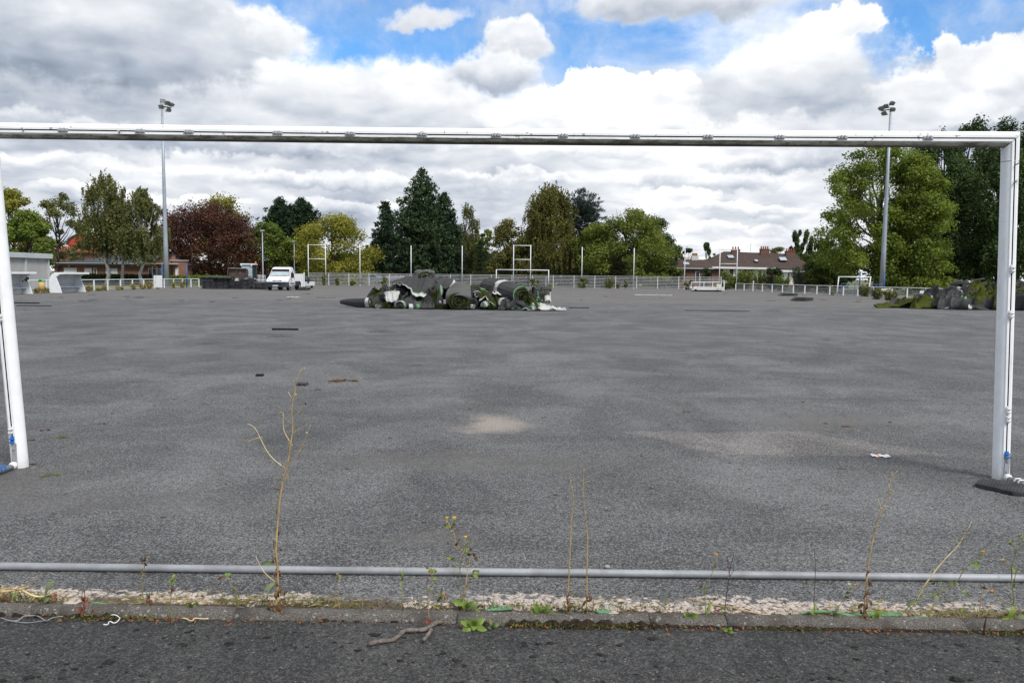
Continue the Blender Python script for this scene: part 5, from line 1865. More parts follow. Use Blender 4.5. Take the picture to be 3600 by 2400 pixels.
# behind the houses
far = 'small trees behind the houses'
tree('small round dark pine behind the smaller brick house', 2420, 185, 868, 50, DOME, 'broad', 'leaf_dark', seed=27, nleaf=2600, size=.4, group=far)
tree('small columnar tree behind the gap between the houses', 2484, 185, 857, 36, COLU, 'poplar', 'leaf_poplar', seed=28, nleaf=2520, size=.4, group=far, cl=16)
tree('low dark bush-like tree against the terrace hip', 2515, 150, 886, 34, DOME, 'broad', 'leaf_dark', seed=29, nleaf=900, size=.3, group=far)
tree('pale green rounded tree behind the terrace chimneys', 2735, 150, 868, 75, DOME, 'broad', 'leaf_olive', seed=30, nleaf=2200, size=.3, group=far)
tree('dark poplar clump, left half, above the terrace roof', 2806, 170, 803, 48, COLU, 'poplar', 'leaf_poplar', seed=31, nleaf=5400, size=.36, group=far, cl=24)
tree('dark poplar clump, right half, above the terrace roof', 2842, 171, 806, 48, COLU, 'poplar', 'leaf_poplar', seed=32, nleaf=5400, size=.36, group=far, cl=24)
tree('small poplar between the poplar clump and the plane tree', 2880, 170, 827, 36, COLU, 'poplar', 'leaf_poplar', seed=33, nleaf=3240, size=.36, group=far, cl=16)
tree('small poplar touching the left edge of the plane tree', 2912, 172, 830, 40, COLU, 'poplar', 'leaf_poplar', seed=34, nleaf=3240, size=.36, group=far, cl=16)
# right side
tree('big airy plane tree with yellow-green leaves behind the right floodlight mast', 3105, 88, 500, 340, [(.10, .85), (.20, 1.0), (.36, .95), (.55, 1.0), (.72, .88), (.86, .66), (.95, .42), (1.0, .15)], 'open', 'leaf_plane', 'bark_pale', 35, 15000, .25, cl=150, trunk_r=.4)
tree('denser yellow-green plane tree on the right half of the pair', 3222, 86, 545, 215, [(.05, .95), (.18, 1.0), (.36, 1.0), (.55, .92), (.74, .72), (.88, .50), (1.0, .15)], 'broad', 'leaf_plane', 'bark_pale', 36, 15000, .25, cl=120, trunk_r=.36)
tree('low spreading green tree in front of the terrace at the left of the plane', 2945, 96, 800, 190, WIDE, 'open', 'leaf_green', 'bark', 37, 6500, .25, cl=60)
for i, (u, vt, w, Y, lab) in enumerate(((3255, 470, 140, 104, 'dark tall poplar, leftmost of the right-hand row, behind the plane'), (3330, 462, 140, 100, 'dark tall poplar with its tip just above the crossbar'),
                                        (3408, 440, 135, 102, 'dark tall poplar left of the right goalpost'), (3455, 415, 150, 98, 'dark tall poplar above the goal corner, left of the post'),
                                        (3540, 418, 150, 99, 'dark tall poplar right behind the goal corner'), (3615, 425, 150, 97, 'dark tall poplar at the right edge of the picture'), (3560, 520, 160, 90, 'lower dark poplar filling in right of the goalpost'),
                                        (3370, 560, 160, 94, 'lower dark poplar between the plane tree and the right goalpost'))):
    tree(lab, u, Y, vt, w, COLU, 'poplar', 'leaf_poplar', 'bark_dark', 50 + i, 9500, .27, group='dark poplars on the right', cl=64, trunk_r=.3)


leafmat('leaf_belt', (.020, .032, .010), (.075, .098, .028), (.10, .10, .03), .1)
# the wooded belt far behind, too far to tell its trees apart
g = np.random.default_rng(88)
n = 30000
u_ = g.uniform(520, 2420, n)
hgt = 3.0 + 1.0 * np.sin(u_ * .013) + .8 * np.sin(u_ * .031 + 1) + np.interp(u_, [520, 860, 900, 1540, 1600, 2330, 2400], [0, 0, 1.6, 1.8, 3.4, 3.2, .2])
Yb = g.uniform(139, 146, n)
P = np.stack([(u_ - 1800) / FPX * Yb, Yb, hgt * g.random(n) ** .8], axis=1)
L = g.uniform(.35, .75, n)
tag(quads('tree_belt', leafquads(P, unit(g.normal(size=(n, 3)) + np.array([0, -.5, .5])), rdirs(g, n), L * 1.2, L), 'leaf_belt'), 'low dark belt of distant greenery behind the far fence', 'greenery', kind='stuff')

# ------------------------------------------------------------------ hedges, shrubs, weeds along the fences
def shrub(label, u, Y, vtop, wpx, leaf, kind='broad', n=900, size=.13, seed=0, name='shrub', group=None, prof=None, vbase=None):
    g = np.random.default_rng(seed)
    p = at(u, vtop, Y)
    H, R = max(p.z, .25), wpx / 2 * Y / FPX
    t = thing(name, label, 'shrub' if name == 'shrub' else 'plant', (p.x, Y, 0), 0, group)
    V = []
    mb = MB()
    if kind == 'broad':
        nc = max(8, int(n / 60))
        C = []
        while len(C) < nc:
            h = g.uniform(.08, 1)
            r = math.sin(min(1, h * 1.25 + .15) * PI * .5) if h < .6 else math.sqrt(max(0, 1 - ((h - .6) / .42) ** 2))
            a = g.uniform(0, 6.3)
            rr = R * r * math.sqrt(g.random())
            C.append((rr * math.cos(a), rr * math.sin(a), H * h * .95))
        C = np.array(C)
        rc = np.full(nc, min(R * .32, H * .2))
        V.append(clump_leaves(g, C, rc, n // nc, size, .9, 1.6, .5, shell=.3))
        for i in range(min(nc, 10)):
            limb(mb, (g.normal() * R * .1, g.normal() * R * .1, 0), C[i], .03, .008, g)
    else:                                   # upright sprays: stalks with leaves along them
        ns = max(5, n // 45)
        for i in range(ns):
            a = g.uniform(0, 6.3)
            rr = R * math.sqrt(g.random())
            b0 = np.array([rr * .45 * math.cos(a), rr * .45 * math.sin(a), 0])
            hh = H * g.uniform(.55, 1.0)
            tip = np.array([rr * math.cos(a), rr * math.sin(a), hh])
            mb.tube([tuple(b0), tuple((b0 + tip) / 2 + np.array([0, 0, .05 * hh])), tuple(tip)], [.012, .009, .004], 4)
            m_ = max(6, n // ns)
            k = g.random(m_) ** .7
            P = b0 + (tip - b0) * k[:, None] + g.normal(size=(m_, 3)) * min(R * .12, .10)
            T = unit(rdirs(g, m_) + (np.array([0, 0, 1.6]) if kind == 'grass' else np.array([0, 0, .3])))
            L = size * g.uniform(.6, 1.4, m_)
            V.append(leafquads(P, unit(g.normal(size=(m_, 3))), T, L * (2.2 if kind == 'grass' else 1.3), L * (.25 if kind == 'grass' else .6)))
    mb.build('stems', 'bark_pale', t)
    quads('foliage', np.concatenate(V), leaf, t)
    return t


def hedge(label, a, b, h, w, leaf, n, seed):
    g = np.random.default_rng(seed)
    a, b = Vector(a), Vector(b)
    d = b - a
    L = d.length
    t = thing('hedge', label, 'hedge', a, math.atan2(d.y, d.x))
    MB().box((L / 2, 0, h * .45), (L * .99, w * .75, h * .85)).build('inner_growth', 'bark_dark', t)
    P = np.stack([g.uniform(0, L, n), g.uniform(-w / 2, w / 2, n), g.uniform(0, h, n)], axis=1)
    s = g.integers(0, 3, n)
    P[s == 0, 1] = -w / 2; P[s == 1, 2] = h
    P += g.normal(size=P.shape) * .05
    Nn = unit(np.where((s == 1)[:, None], np.array([0, 0, 1.0]), np.array([0, -1.0, .3])) + g.normal(size=P.shape) * .6)
    Ls = .16 * g.uniform(.6, 1.4, n)
    quads('foliage', leafquads(P, Nn, rdirs(g, n), Ls * 1.2, Ls), leaf, t)


hedge('dark clipped hedge in front of the brick building windows', (X(285, 970, 92), 92, 0), (X(520, 970, 92), 92, 0), Z(400, 966, 92), 1.2, 'leaf_hedge', 4200, 61)
hedge('low clipped hedge behind the mat stacks under the copper beech', (X(575, 970, 93), 93, 0), (X(815, 970, 93), 93, 0), Z(700, 971, 93), 1.2, 'leaf_green', 4200, 62)
shrub('pale green bush on the low hedge under the copper beech', 730, 92, 962, 26, 'leaf_bright', n=500, seed=63)
gf = 'weeds growing along the far fence'
for i, (u, vt, w, kd, lf, lab) in enumerate(((1140, 968, 18, 'spray', 'leaf_weed', 'tall weed at the foot of the left pole frame'), (1185, 975, 16, 'spray', 'leaf_weed', 'upright weed by the small white shed on the far fence'),
        (1240, 988, 22, 'broad', 'leaf_weed', 'leafy weed left of the parked silver car on the far fence'), (1350, 976, 26, 'broad', 'leaf_bright', 'bushy young weed left of the turf heap on the far fence'),
        (1880, 978, 30, 'broad', 'leaf_weed', 'weed bush behind the big striped roll on the far fence'), (2046, 978, 42, 'broad', 'leaf_weed', 'weed bush at the foot of the pole right of the far goal'),
        (2140, 973, 50, 'spray', 'leaf_olive', 'large pale weed bush on the far fence, widest of the three right of the goal'), (2172, 990, 16, 'spray', 'leaf_weed', 'small weed just right of the large pale weed bush'),
        (2200, 983, 18, 'broad', 'leaf_weed', 'narrow weed bush left of the chestnut pole on the far fence'), (2422, 985, 34, 'broad', 'leaf_olive', 'weed bush left of the white trailer bed'),
        (2552, 1000, 18, 'broad', 'leaf_weed', 'weed at the right end of the white trailer bed'), (1935, 1000, 12, 'grass', 'leaf_dry', 'dry tuft at the right post of the far goal'))):
    xx = X(u, 1000, 104)
    shrub(lab, u, farY(xx) - (1.4 if u != 2422 else 4), vt, w, lf, kd, 700 if w > 20 else 350, .16, 70 + i, 'weed', gf)
gr = 'shrubs in the gardens on the right'
for i, (u, Y, vt, w, lf, kd, n, lab) in enumerate(((2480, 112, 942, 50, 'leaf_dark', 'broad', 1600, 'round dark shrub in front of the smaller brick house'),
        (2562, 112, 955, 70, 'leaf_weed', 'broad', 1600, 'yellow-green shrub below the left terrace shutters'), (2625, 110, 950, 60, 'leaf_weed', 'spray', 1500, 'feathery bamboo clump left of the dark conifer shrub'),
        (2672, 108, 948, 56, 'leaf_weed', 'spray', 1500, 'feathery bamboo clump touching the dark conifer shrub'), (2720, 108, 940, 70, 'leaf_dark', 'broad', 2400, 'dark pointed conifer shrub in front of the terrace'),
        (2752, 104, 968, 50, 'leaf_bright', 'spray', 1200, 'bright green feathery clump right of the dark conifer shrub'), (2830, 100, 935, 105, 'leaf_tamarisk', 'spray', 3000, 'grey-green wispy tamarisk bush in front of the terrace'),
        (2800, 92, 1000, 26, 'leaf_tamarisk', 'broad', 700, 'small grey-green bush growing through the right rail'), (2900, 104, 945, 90, 'leaf_green', 'broad', 1800, 'green garden bush beside the tamarisk'),
        (2600, 113, 962, 60, 'leaf_weed', 'broad', 1500, 'low green garden bush in front of the middle terrace shutters'))):
    shrub(lab, u, Y, vt, w, lf, kd, n, .19, 90 + i, 'shrub', gr)
gl = 'dry weeds along the right rail'
for i, (u, v, vt, w, kd, lf, lab) in enumerate(((2930, 1036, 1008, 30, 'broad', 'leaf_weed', 'green weed left of the small white goal'), (3038, 1042, 1003, 40, 'spray', 'leaf_olive', 'pale weed at the right post of the small white goal'),
        (3085, 1052, 1010, 44, 'spray', 'leaf_olive', 'pale weed at the foot of the right floodlight mast'), (3130, 1056, 1018, 50, 'spray', 'leaf_olive', 'spreading pale weed below the cream board'))):
    q = gp(u, v)
    shrub(lab, u, q.y, vt, w, lf, kd, 800, .12, 110 + i, 'weed', gl)
ORD = 'first second third fourth fifth sixth seventh eighth ninth tenth eleventh twelfth thirteenth'.split()
leafmat('leaf_dry_g', (.14, .14, .04), (.28, .25, .08), (.36, .29, .13), .3)
gt = 'tufts of dry grass along the left rail'
rr_ = random.Random(12)
for i, u in enumerate((130, 160, 245, 312, 352, 372, 420, 470, 505, 525, 555, 610, 640)):
    Y = 33 * FPX / (1800 - u) - .9
    q = at(u, 1010, Y)
    shrub('%s dry grass tuft from the left along the foot of the left rail' % ORD[i], u, Y, q_v := (970 - .0103 * (1800 - u) + 1.5 * FPX / Y - rr_.uniform(9, 26)), rr_.uniform(14, 30), rr_.choice(['leaf_dry', 'leaf_dry_g', 'leaf_dry']), 'grass', 200, .15, 130 + i, 'grass_tuft', gt)

# ------------------------------------------------------------------ heap of rolled and folded artificial turf
def turfmat(name, c, c2, rough=.95, bs=.5, sc=40, stretch=(1, 1, 1)):
    mt, b = newmat(name)
    o = b.obj()
    n1 = b.noise(o, 2.3, 5, .6)
    n2 = b.noise(b.scl(o, stretch), sc, 4, .7)
    col = b.mix(b.m('ADD', b.mr(n1, .3, .7, 0, .6), b.m('MULTIPLY', n2, .4)), c, c2)
    sp = b.mr(b.noise(o, 9, 6, .7), .66, .74)
    col = b.mix(b.m('MULTIPLY', sp, .5), col, tuple(x * .45 for x in c))
    b.out(col, rough, b.bump(n2, bs, .03), 0, .15)


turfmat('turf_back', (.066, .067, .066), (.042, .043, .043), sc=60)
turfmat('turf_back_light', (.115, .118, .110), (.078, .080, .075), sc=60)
turfmat('turf_back_brown', (.08, .070, .060), (.05, .045, .040), sc=60)
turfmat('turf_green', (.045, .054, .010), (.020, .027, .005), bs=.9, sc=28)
turfmat('turf_green_light', (.078, .086, .014), (.036, .045, .008), bs=.9, sc=28)  # a lighter olive green, mostly for sheets of the right-hand heap
turfmat('turf_white', (.58, .58, .55), (.36, .35, .33), sc=30)
turfmat('turf_mint', (.17, .31, .17), (.09, .19, .10), sc=30)
TM = ['turf_back', 'turf_green', 'turf_white', 'turf_mint', 'turf_back_light', 'turf_green_light', 'turf_back_brown']
BK, GR, WH, MI, BL, GL, BB = range(7)
HG = 'rolls and sheets in the central turf heap'


def hpx(zx, zy):
    return 1150 + .38265 * zx, 900 + .38265 * zy


def hp(zx, zy, Y):
    return at(*hpx(zx, zy), Y)


def roll(label, zx, zy, Y, R, L, yaw=0, pitch=0, turns=4, squash=1.0, taper=1.0, bands=(), edges=(GR,), seed=0, back=BK, core=.22, group=HG, pt=None, sag=.0, face=GR, cat='turf roll', name='turf_roll'):
    """a length of turf rolled up: spiral sheet with thickness; backing outside, pile inside"""
    g = np.random.default_rng(seed)
    c = pt if pt is not None else hp(zx, zy, Y)
    steps, seg = int(turns * 18), 8
    r0 = R * core
    pitch_r = (R - r0) / turns
    th = pitch_r * .72
    ph = g.uniform(0, 6.3)
    lob = [g.uniform(-.10, .10) for _ in range(3)]
    vs, fs, ks = [], [], []
    ys = [L * k / seg for k in range(seg + 1)]
    for j, y in enumerate(ys):
        tp = 1 + (taper - 1) * (y / L) ** (2.2 if taper < .5 else 1)
        for i in range(steps + 1):
            a = 2 * PI * turns * i / steps
            r = r0 + pitch_r * (a / (2 * PI))
            wob = 1 + lob[0] * math.sin(2 * a + ph) + lob[1] * math.sin(3 * a + 1.3 * ph) + .015 * math.sin(5 * y + a)
            tele = (.10 * R * math.sin(a * .37 + ph) if j in (0, seg) else 0)
            for rr in (r, max(.01, r - th)):
                x, z = rr * wob * math.cos(a) * tp, rr * wob * math.sin(a) * tp * squash
                z = max(z, -R * tp * squash * .90)
                z -= sag * (y / L) ** 2
                vs.append((x + .03 * R * math.sin(3 * y / L + ph + a) + g.normal() * .012 * R, y + tele + g.normal() * .01, z + .05 * R * math.sin(5 * y / L + ph) * (z > 0) + g.normal() * .012 * R))
    W_ = (steps + 1) * 2
    for j in range(seg):
        f = (j + .5) / seg
        for i in range(steps):
            a, b_ = j * W_ + i * 2, (j + 1) * W_ + i * 2
            k = back
            for b0, b1, kk in bands:
                if b0 <= f <= b1:
                    k = kk
            fs.append((a, b_, b_ + 2, a + 2)); ks.append(k)
            fs.append((a + 1, a + 3, b_ + 3, b_ + 1)); ks.append(face)
    for i in range(steps):
        k = edges[int(i / steps * turns * 1.0) % len(edges)]
        fs.append((i * 2, i * 2 + 2, i * 2 + 3, i * 2 + 1)); ks.append(k)
        o_ = seg * W_ + i * 2
        fs.append((o_, o_ + 1, o_ + 3, o_ + 2)); ks.append(k)
    for j in range(seg):
        a, b_ = j * W_ + steps * 2, (j + 1) * W_ + steps * 2
        fs.append((a, a + 1, b_ + 1, b_)); ks.append(edges[0])
    o = MB().add(vs, fs, ks).build(name, TM, None, smooth=False)
    o.rotation_euler = (math.radians(pitch), 0, math.radians(-yaw))
    o.location = c
    return tag(o, label, cat, group)


def cat_rom(P, t):
    """smooth curve through the points P at t in 0..1"""
    n = len(P) - 1
    f = min(max(t, 0), 1) * n
    i = min(int(f), n - 1)
    f -= i
    p0, p1, p2, p3 = P[max(i - 1, 0)], P[i], P[i + 1], P[min(i + 2, n)]
    return .5 * ((2 * p1) + (p2 - p0) * f + (2 * p0 - 5 * p1 + 4 * p2 - p3) * f * f + (3 * p1 - p0 - 3 * p2 + p3) * f ** 3)


def drape(label, rows, nu=26, nv=18, th=.035, top=BK, under=GR, stripes=(), fold=.03, waves=3.0, seed=0, group=HG, rim=GR, world=False, name='turf_sheet', cat='turf sheet'):
    """sheet laid through a net of points; folds run down it; stripes: (axis, from, to, material)"""
    g = np.random.default_rng(seed)
    net = [[np.array(p if world else hp(*p)) for p in r] for r in rows]
    G_ = np.zeros((nv + 1, nu + 1, 3))
    for j in range(nv + 1):
        col = [cat_rom(np.array([net[r][k] for r in range(len(net))]), j / nv) for k in range(len(net[0]))]
        for i in range(nu + 1):
            G_[j, i] = cat_rom(np.array(col), i / nu)
    du = np.gradient(G_, axis=1); dv = np.gradient(G_, axis=0)
    N0 = np.cross(du, dv)
    N0 /= np.maximum(np.linalg.norm(N0, axis=2, keepdims=True), 1e-9)
    if N0[..., 2].mean() + -.6 * N0[..., 1].mean() < 0:
        N0 = -N0
    jj, ii = np.mgrid[0:nv + 1, 0:nu + 1]
    uu, ww = ii / nu, jj / nv
    ph = g.uniform(0, 6.3, 4)
    d = fold * (np.sin(uu * waves * 2 * PI + ph[0] + 1.2 * np.sin(ww * 3 + ph[1])) * (.3 + .7 * ww) + .5 * np.sin(uu * waves * 4.3 * PI + ww * 5 + ph[2]) + .6 * np.sin(ww * 7 + ph[3] + 2 * uu))
    G_ = G_ + N0 * d[..., None] + g.normal(size=G_.shape) * fold * .10
    G_[..., 2] = np.maximum(G_[..., 2], .012 + th)
    B_ = G_ - N0 * th
    B_[..., 2] = np.maximum(B_[..., 2], .006)
    vs = list(map(tuple, G_.reshape(-1, 3))) + list(map(tuple, B_.reshape(-1, 3)))
    n = (nv + 1) * (nu + 1)
    fs, ks = [], []
    for j in range(nv):
        for i in range(nu):
            a = j * (nu + 1) + i
            k = top
            for ax, s0, s1, kk in stripes:
                q = ((i + .5) / nu) if ax == 'u' else ((j + .5) / nv)
                if s0 <= q <= s1:
                    k = kk
            fs.append((a, a + 1, a + nu + 2, a + nu + 1)); ks.append(k)
            fs.append((n + a, n + a + nu + 1, n + a + nu + 2, n + a + 1)); ks.append(under)
    def edge(idx):
        for a, b_ in zip(idx, idx[1:]):
            fs.append((a, n + a, n + b_, b_)); ks.append(rim)
    edge([i for i in range(nu + 1)]); edge([nv * (nu + 1) + i for i in range(nu, -1, -1)])
    edge([j * (nu + 1) for j in range(nv, -1, -1)]); edge([j * (nu + 1) + nu for j in range(nv + 1)])
    o = MB().add(vs, fs, ks).build(name, TM, None, smooth=True)
    q = o.modifiers.new('edge', 'EDGE_SPLIT'); q.split_angle = math.radians(55)
    return tag(o, label, cat, group)


# left end
roll('tapering grey roll with a white band at the far left of the turf heap', 400, 428, 35.6, .30, 1.5, -74, 0, 3, .90, .34, ((0, .14, WH),), (GR,), 1, back=BK)
drape('flat greenish folded turf behind the tapering roll', [[(390, 350, 36.6), (440, 372, 36.5), (500, 365, 36.6)], [(400, 420, 36.0), (470, 405, 35.9), (560, 400, 36.0)], [(370, 470, 35.5), (470, 478, 35.4), (580, 470, 35.5)]], top=GR, under=BK, fold=.05, waves=2.3, seed=2, rim=BB)
roll('small roll with white and green end stripes at the left of the heap', 465, 462, 35.0, .12, .9, -25, 0, 3, .9, 1, (), (WH, GR), 3)
roll('small dark green roll end-on, third from the left at ground level', 545, 456, 34.9, .18, 1.0, 5, 0, 4, .95, 1, (), (GR,), 4, back=GR)
roll('white-backed fat folded roll in the lower left of the heap', 592, 378, 35.3, .28, .9, -35, 0, 2.4, .82, .9, ((0, .35, WH),), (WH, BK), 5)
drape('grey-white folded edge under the white-backed roll', [[(530, 330, 35.2), (600, 318, 35.1), (670, 322, 35.2)], [(545, 415, 34.9), (600, 420, 34.85), (650, 395, 34.9)]], top=WH, under=BK, fold=.03, seed=6, rim=BK, nv=8)
roll('loosely wound roll with a white and mint rim at ground level, left half', 672, 452, 34.7, .28, 1.1, 12, 0, 3.4, .80, 1, ((0, .12, MI),), (BK, GR, BK, WH), 7)
roll('small tight dark spiral roll above the white-rimmed roll', 692, 352, 35.4, .19, 1.0, 0, 0, 4.5, 1, 1, (), (BK, BB), 8, face=BK)
roll('roll with a grey stub left of the dark spiral roll', 640, 300, 35.9, .20, 1.2, 30, 0, 3, .9, 1, (), (BK,), 9)
roll('wide flattened green spiral roll below the big drape', 828, 400, 35.2, .38, 1.2, 4, 0, 6, .55, 1, (), (GR, BK), 10, core=.12)
roll('white-striped roll lying sideways at ground level', 752, 466, 34.8, .17, 1.25, 72, 0, 3, .9, 1, ((.06, .16, WH), (.26, .36, MI), (.46, .56, WH)), (WH,), 11)
drape('dark crumpled turf right of the white-striped roll', [[(850, 420, 35.4), (920, 400, 35.3), (985, 390, 35.4)], [(850, 470, 34.9), (920, 450, 34.9), (985, 440, 35.0)], [(840, 488, 34.7), (920, 488, 34.7), (990, 486, 34.7)]], top=BK, under=GR, fold=.05, seed=12)
roll('thick grey roll under the left of the big draped sheet', 720, 330, 36.4, .50, 2.2, 15, 0, 4, .9, 1, (), (BK,), 13)
roll('thick grey roll under the top of the big draped sheet', 880, 290, 36.8, .62, 2.0, -6, 0, 4, 1, 1, (), (BK,), 14)
drape('dark turf fold filling the front left between the rolls', [[(500, 400, 35.9), (580, 405, 35.7), (650, 410, 35.7)], [(490, 455, 35.3), (580, 440, 35.25), (640, 450, 35.3)], [(480, 486, 35.0), (580, 487, 35.0), (640, 487, 35.0)]], top=BK, under=GR, fold=.06, waves=2.7, seed=61)
drape('dark turf fold sagging under the white hem of the big drape', [[(730, 330, 35.9), (800, 340, 35.7), (900, 345, 35.8)], [(720, 420, 35.5), (800, 385, 35.3), (920, 400, 35.4)]], top=BK, under=GR, fold=.06, waves=2.2, seed=62, nv=10)
# the big grey drape with white and mint hem
drape('big grey turf sheet draped over the left half of the heap with a white hem',
      [[(640, 235, 36.9), (720, 195, 36.9), (800, 180, 36.9), (870, 140, 37.0), (940, 128, 37.1), (992, 170, 37.1)],
       [(600, 232, 36.4), (690, 215, 36.2), (775, 215, 36.1), (850, 190, 36.2), (935, 185, 36.3), (1004, 215, 36.4)],
       [(590, 250, 35.9), (680, 240, 35.6), (760, 280, 35.4), (845, 280, 35.5), (920, 260, 35.6), (985, 270, 35.8)],
       [(600, 268, 35.6), (690, 248, 35.3), (752, 305, 35.0), (815, 368, 34.95), (890, 372, 35.0), (930, 330, 35.3)]],
      nu=44, nv=30, stripes=(('v', .905, 1.0, WH), ('v', .868, .905, MI)), fold=.045, waves=3.4, seed=15, rim=WH)
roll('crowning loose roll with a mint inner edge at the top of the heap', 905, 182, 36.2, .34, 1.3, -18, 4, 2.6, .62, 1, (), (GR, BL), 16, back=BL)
drape('small light flap on the very top of the heap', [[(830, 165, 36.6), (900, 122, 36.7), (985, 130, 36.7)], [(840, 178, 36.3), (910, 142, 36.3), (990, 160, 36.4)]], top=BL, under=GR, fold=.02, seed=17, nv=8, rim=GR)
roll('mint-rimmed roll end poking out at the left shoulder of the heap', 578, 290, 36.0, .13, .7, 40, 0, 2, .9, 1, ((0, .3, MI),), (MI, WH), 18)
# middle
drape('standing grey turf sheet with an upright mint stripe', [[(955, 255, 36.0), (1000, 248, 35.8), (1062, 280, 35.7)], [(952, 330, 35.7), (1005, 320, 35.45), (1066, 330, 35.4)], [(975, 400, 35.4), (1010, 405, 35.2), (1040, 405, 35.2)]],
      stripes=(('u', .76, .93, MI),), fold=.025, waves=1.3, seed=19)
roll('small green roll poking out below the standing sheet', 998, 412, 35.1, .12, .8, -8, 0, 3, 1, 1, (), (GR,), 20, back=GR)
roll('white-ended thin roll left of the big central roll', 1045, 425, 35.0, .10, .9, -60, 8, 2, .9, .8, ((0, .25, WH),), (WH,), 21)
roll('small flat green roll at ground level, left one of two', 1015, 463, 34.8, .16, .9, -6, 0, 4, .8, 1, (), (GR,), 22, back=GR)
roll('small flat green roll at ground level, right one of two', 1075, 465, 34.75, .14, .9, 6, 0, 4, .95, 1, (), (GR,), 23, back=GR)
roll('grey roll lying behind the standing sheet', 1020, 330, 36.6, .45, 1.6, 10, 0, 4, .9, 1, (), (BK,), 24)
drape('folded grey turf bundle with a white end band left of the big central roll',
      [[(1000, 205, 37.0), (1070, 185, 37.0), (1150, 205, 37.1), (1178, 225, 37.1)], [(990, 218, 36.4), (1060, 222, 36.2), (1140, 230, 36.2), (1178, 245, 36.4)], [(1000, 240, 36.0), (1060, 285, 35.7), (1110, 292, 35.7), (1150, 270, 35.9)]],
      stripes=(('u', .76, .95, WH),), fold=.03, waves=1.4, seed=25, th=.09)
# big central roll
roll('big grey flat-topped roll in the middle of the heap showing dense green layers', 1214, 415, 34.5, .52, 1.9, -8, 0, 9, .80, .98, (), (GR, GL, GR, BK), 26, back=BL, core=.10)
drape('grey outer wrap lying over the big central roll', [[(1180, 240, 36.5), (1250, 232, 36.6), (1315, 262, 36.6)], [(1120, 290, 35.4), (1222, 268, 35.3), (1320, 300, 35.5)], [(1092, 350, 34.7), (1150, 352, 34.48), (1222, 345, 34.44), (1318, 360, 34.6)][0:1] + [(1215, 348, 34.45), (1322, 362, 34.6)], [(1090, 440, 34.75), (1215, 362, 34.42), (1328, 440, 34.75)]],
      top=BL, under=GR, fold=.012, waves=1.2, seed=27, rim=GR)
# right of the middle
roll('white and grey spiral roll right of the big central roll', 1376, 352, 35.2, .20, 1.0, -6, 0, 3.4, .85, 1, ((0, .1, WH),), (BK, WH), 28)
drape('green folded turf lying behind the white spiral roll', [[(1290, 290, 36.4), (1370, 285, 36.4), (1440, 285, 36.4), (1500, 320, 36.4)], [(1310, 320, 36.0), (1370, 318, 35.9), (1440, 322, 35.8), (1520, 360, 35.8)]], top=GR, under=BK, fold=.06, waves=2.2, seed=29, rim=GR)
drape('mint-edged dark turf fold sloping down to the right of the spiral roll', [[(1400, 285, 36.0), (1450, 300, 35.8), (1510, 345, 35.7), (1548, 400, 35.6)], [(1395, 350, 35.2), (1450, 335, 35.1), (1510, 390, 35.0), (1552, 435, 35.0)], [(1395, 420, 35.0), (1450, 370, 34.9), (1500, 425, 34.85), (1550, 448, 34.8)]],
      top=GR, under=BK, stripes=(('v', .0, .16, MI), ('v', .9, 1.0, WH)), fold=.03, seed=30, rim=WH)
roll('dark tapering roll under the white spiral roll', 1345, 425, 35.0, .20, .9, 10, 0, 3, 1, 1, (), (BK,), 31)
roll('twisted white-banded roll at ground level right of the big central roll', 1345, 468, 34.6, .14, .75, -55, 0, 2.4, .8, 1, ((0, .1, WH), (.2, .32, WH), (.42, .55, WH), (.66, .8, WH)), (WH, BK), 32)
roll('slanting roll with black, white and mint end stripes', 1438, 452, 34.6, .16, .9, 28, 12, 2.6, 1, 1, ((0, .1, WH), (.16, .26, MI), (.32, .42, WH)), (WH, MI), 33)
roll('small flat green roll at ground level right of the striped roll', 1508, 470, 34.6, .17, .9, 12, 0, 4, .62, 1, (), (GR,), 34, back=GR)
roll('dark thick roll behind the spiral rolls', 1400, 340, 36.8, .36, 1.6, 12, 0, 4, 1, 1, (), (BK,), 35)
drape('white-edged grey sheet left of the big striped roll', [[(1520, 320, 35.6), (1570, 312, 35.5), (1640, 352, 35.5)], [(1520, 345, 35.2), (1580, 350, 35.1), (1650, 365, 35.2)]], top=WH, under=BK, fold=.02, seed=36, nv=8, rim=BK)
roll('fat grey-white folded roll below the big striped roll', 1635, 425, 35.0, .36, 1.3, -20, 0, 3, .72, 1, ((0, .25, WH),), (WH, BK), 37, back=BL)
drape('dark turf spilling right of the fat grey-white roll', [[(1650, 400, 35.3), (1720, 420, 35.2), (1780, 440, 35.3)], [(1580, 470, 34.8), (1680, 465, 34.75), (1790, 478, 34.8)], [(1570, 488, 34.6), (1680, 489, 34.6), (1800, 490, 34.6)]], top=BK, under=GR, stripes=(('v', .8, .95, MI),), fold=.04, seed=38)
roll('small green roll at ground level under the big striped roll', 1735, 476, 34.6, .13, .8, 5, 0, 4, .7, 1, (), (GR, MI), 39, back=GR)
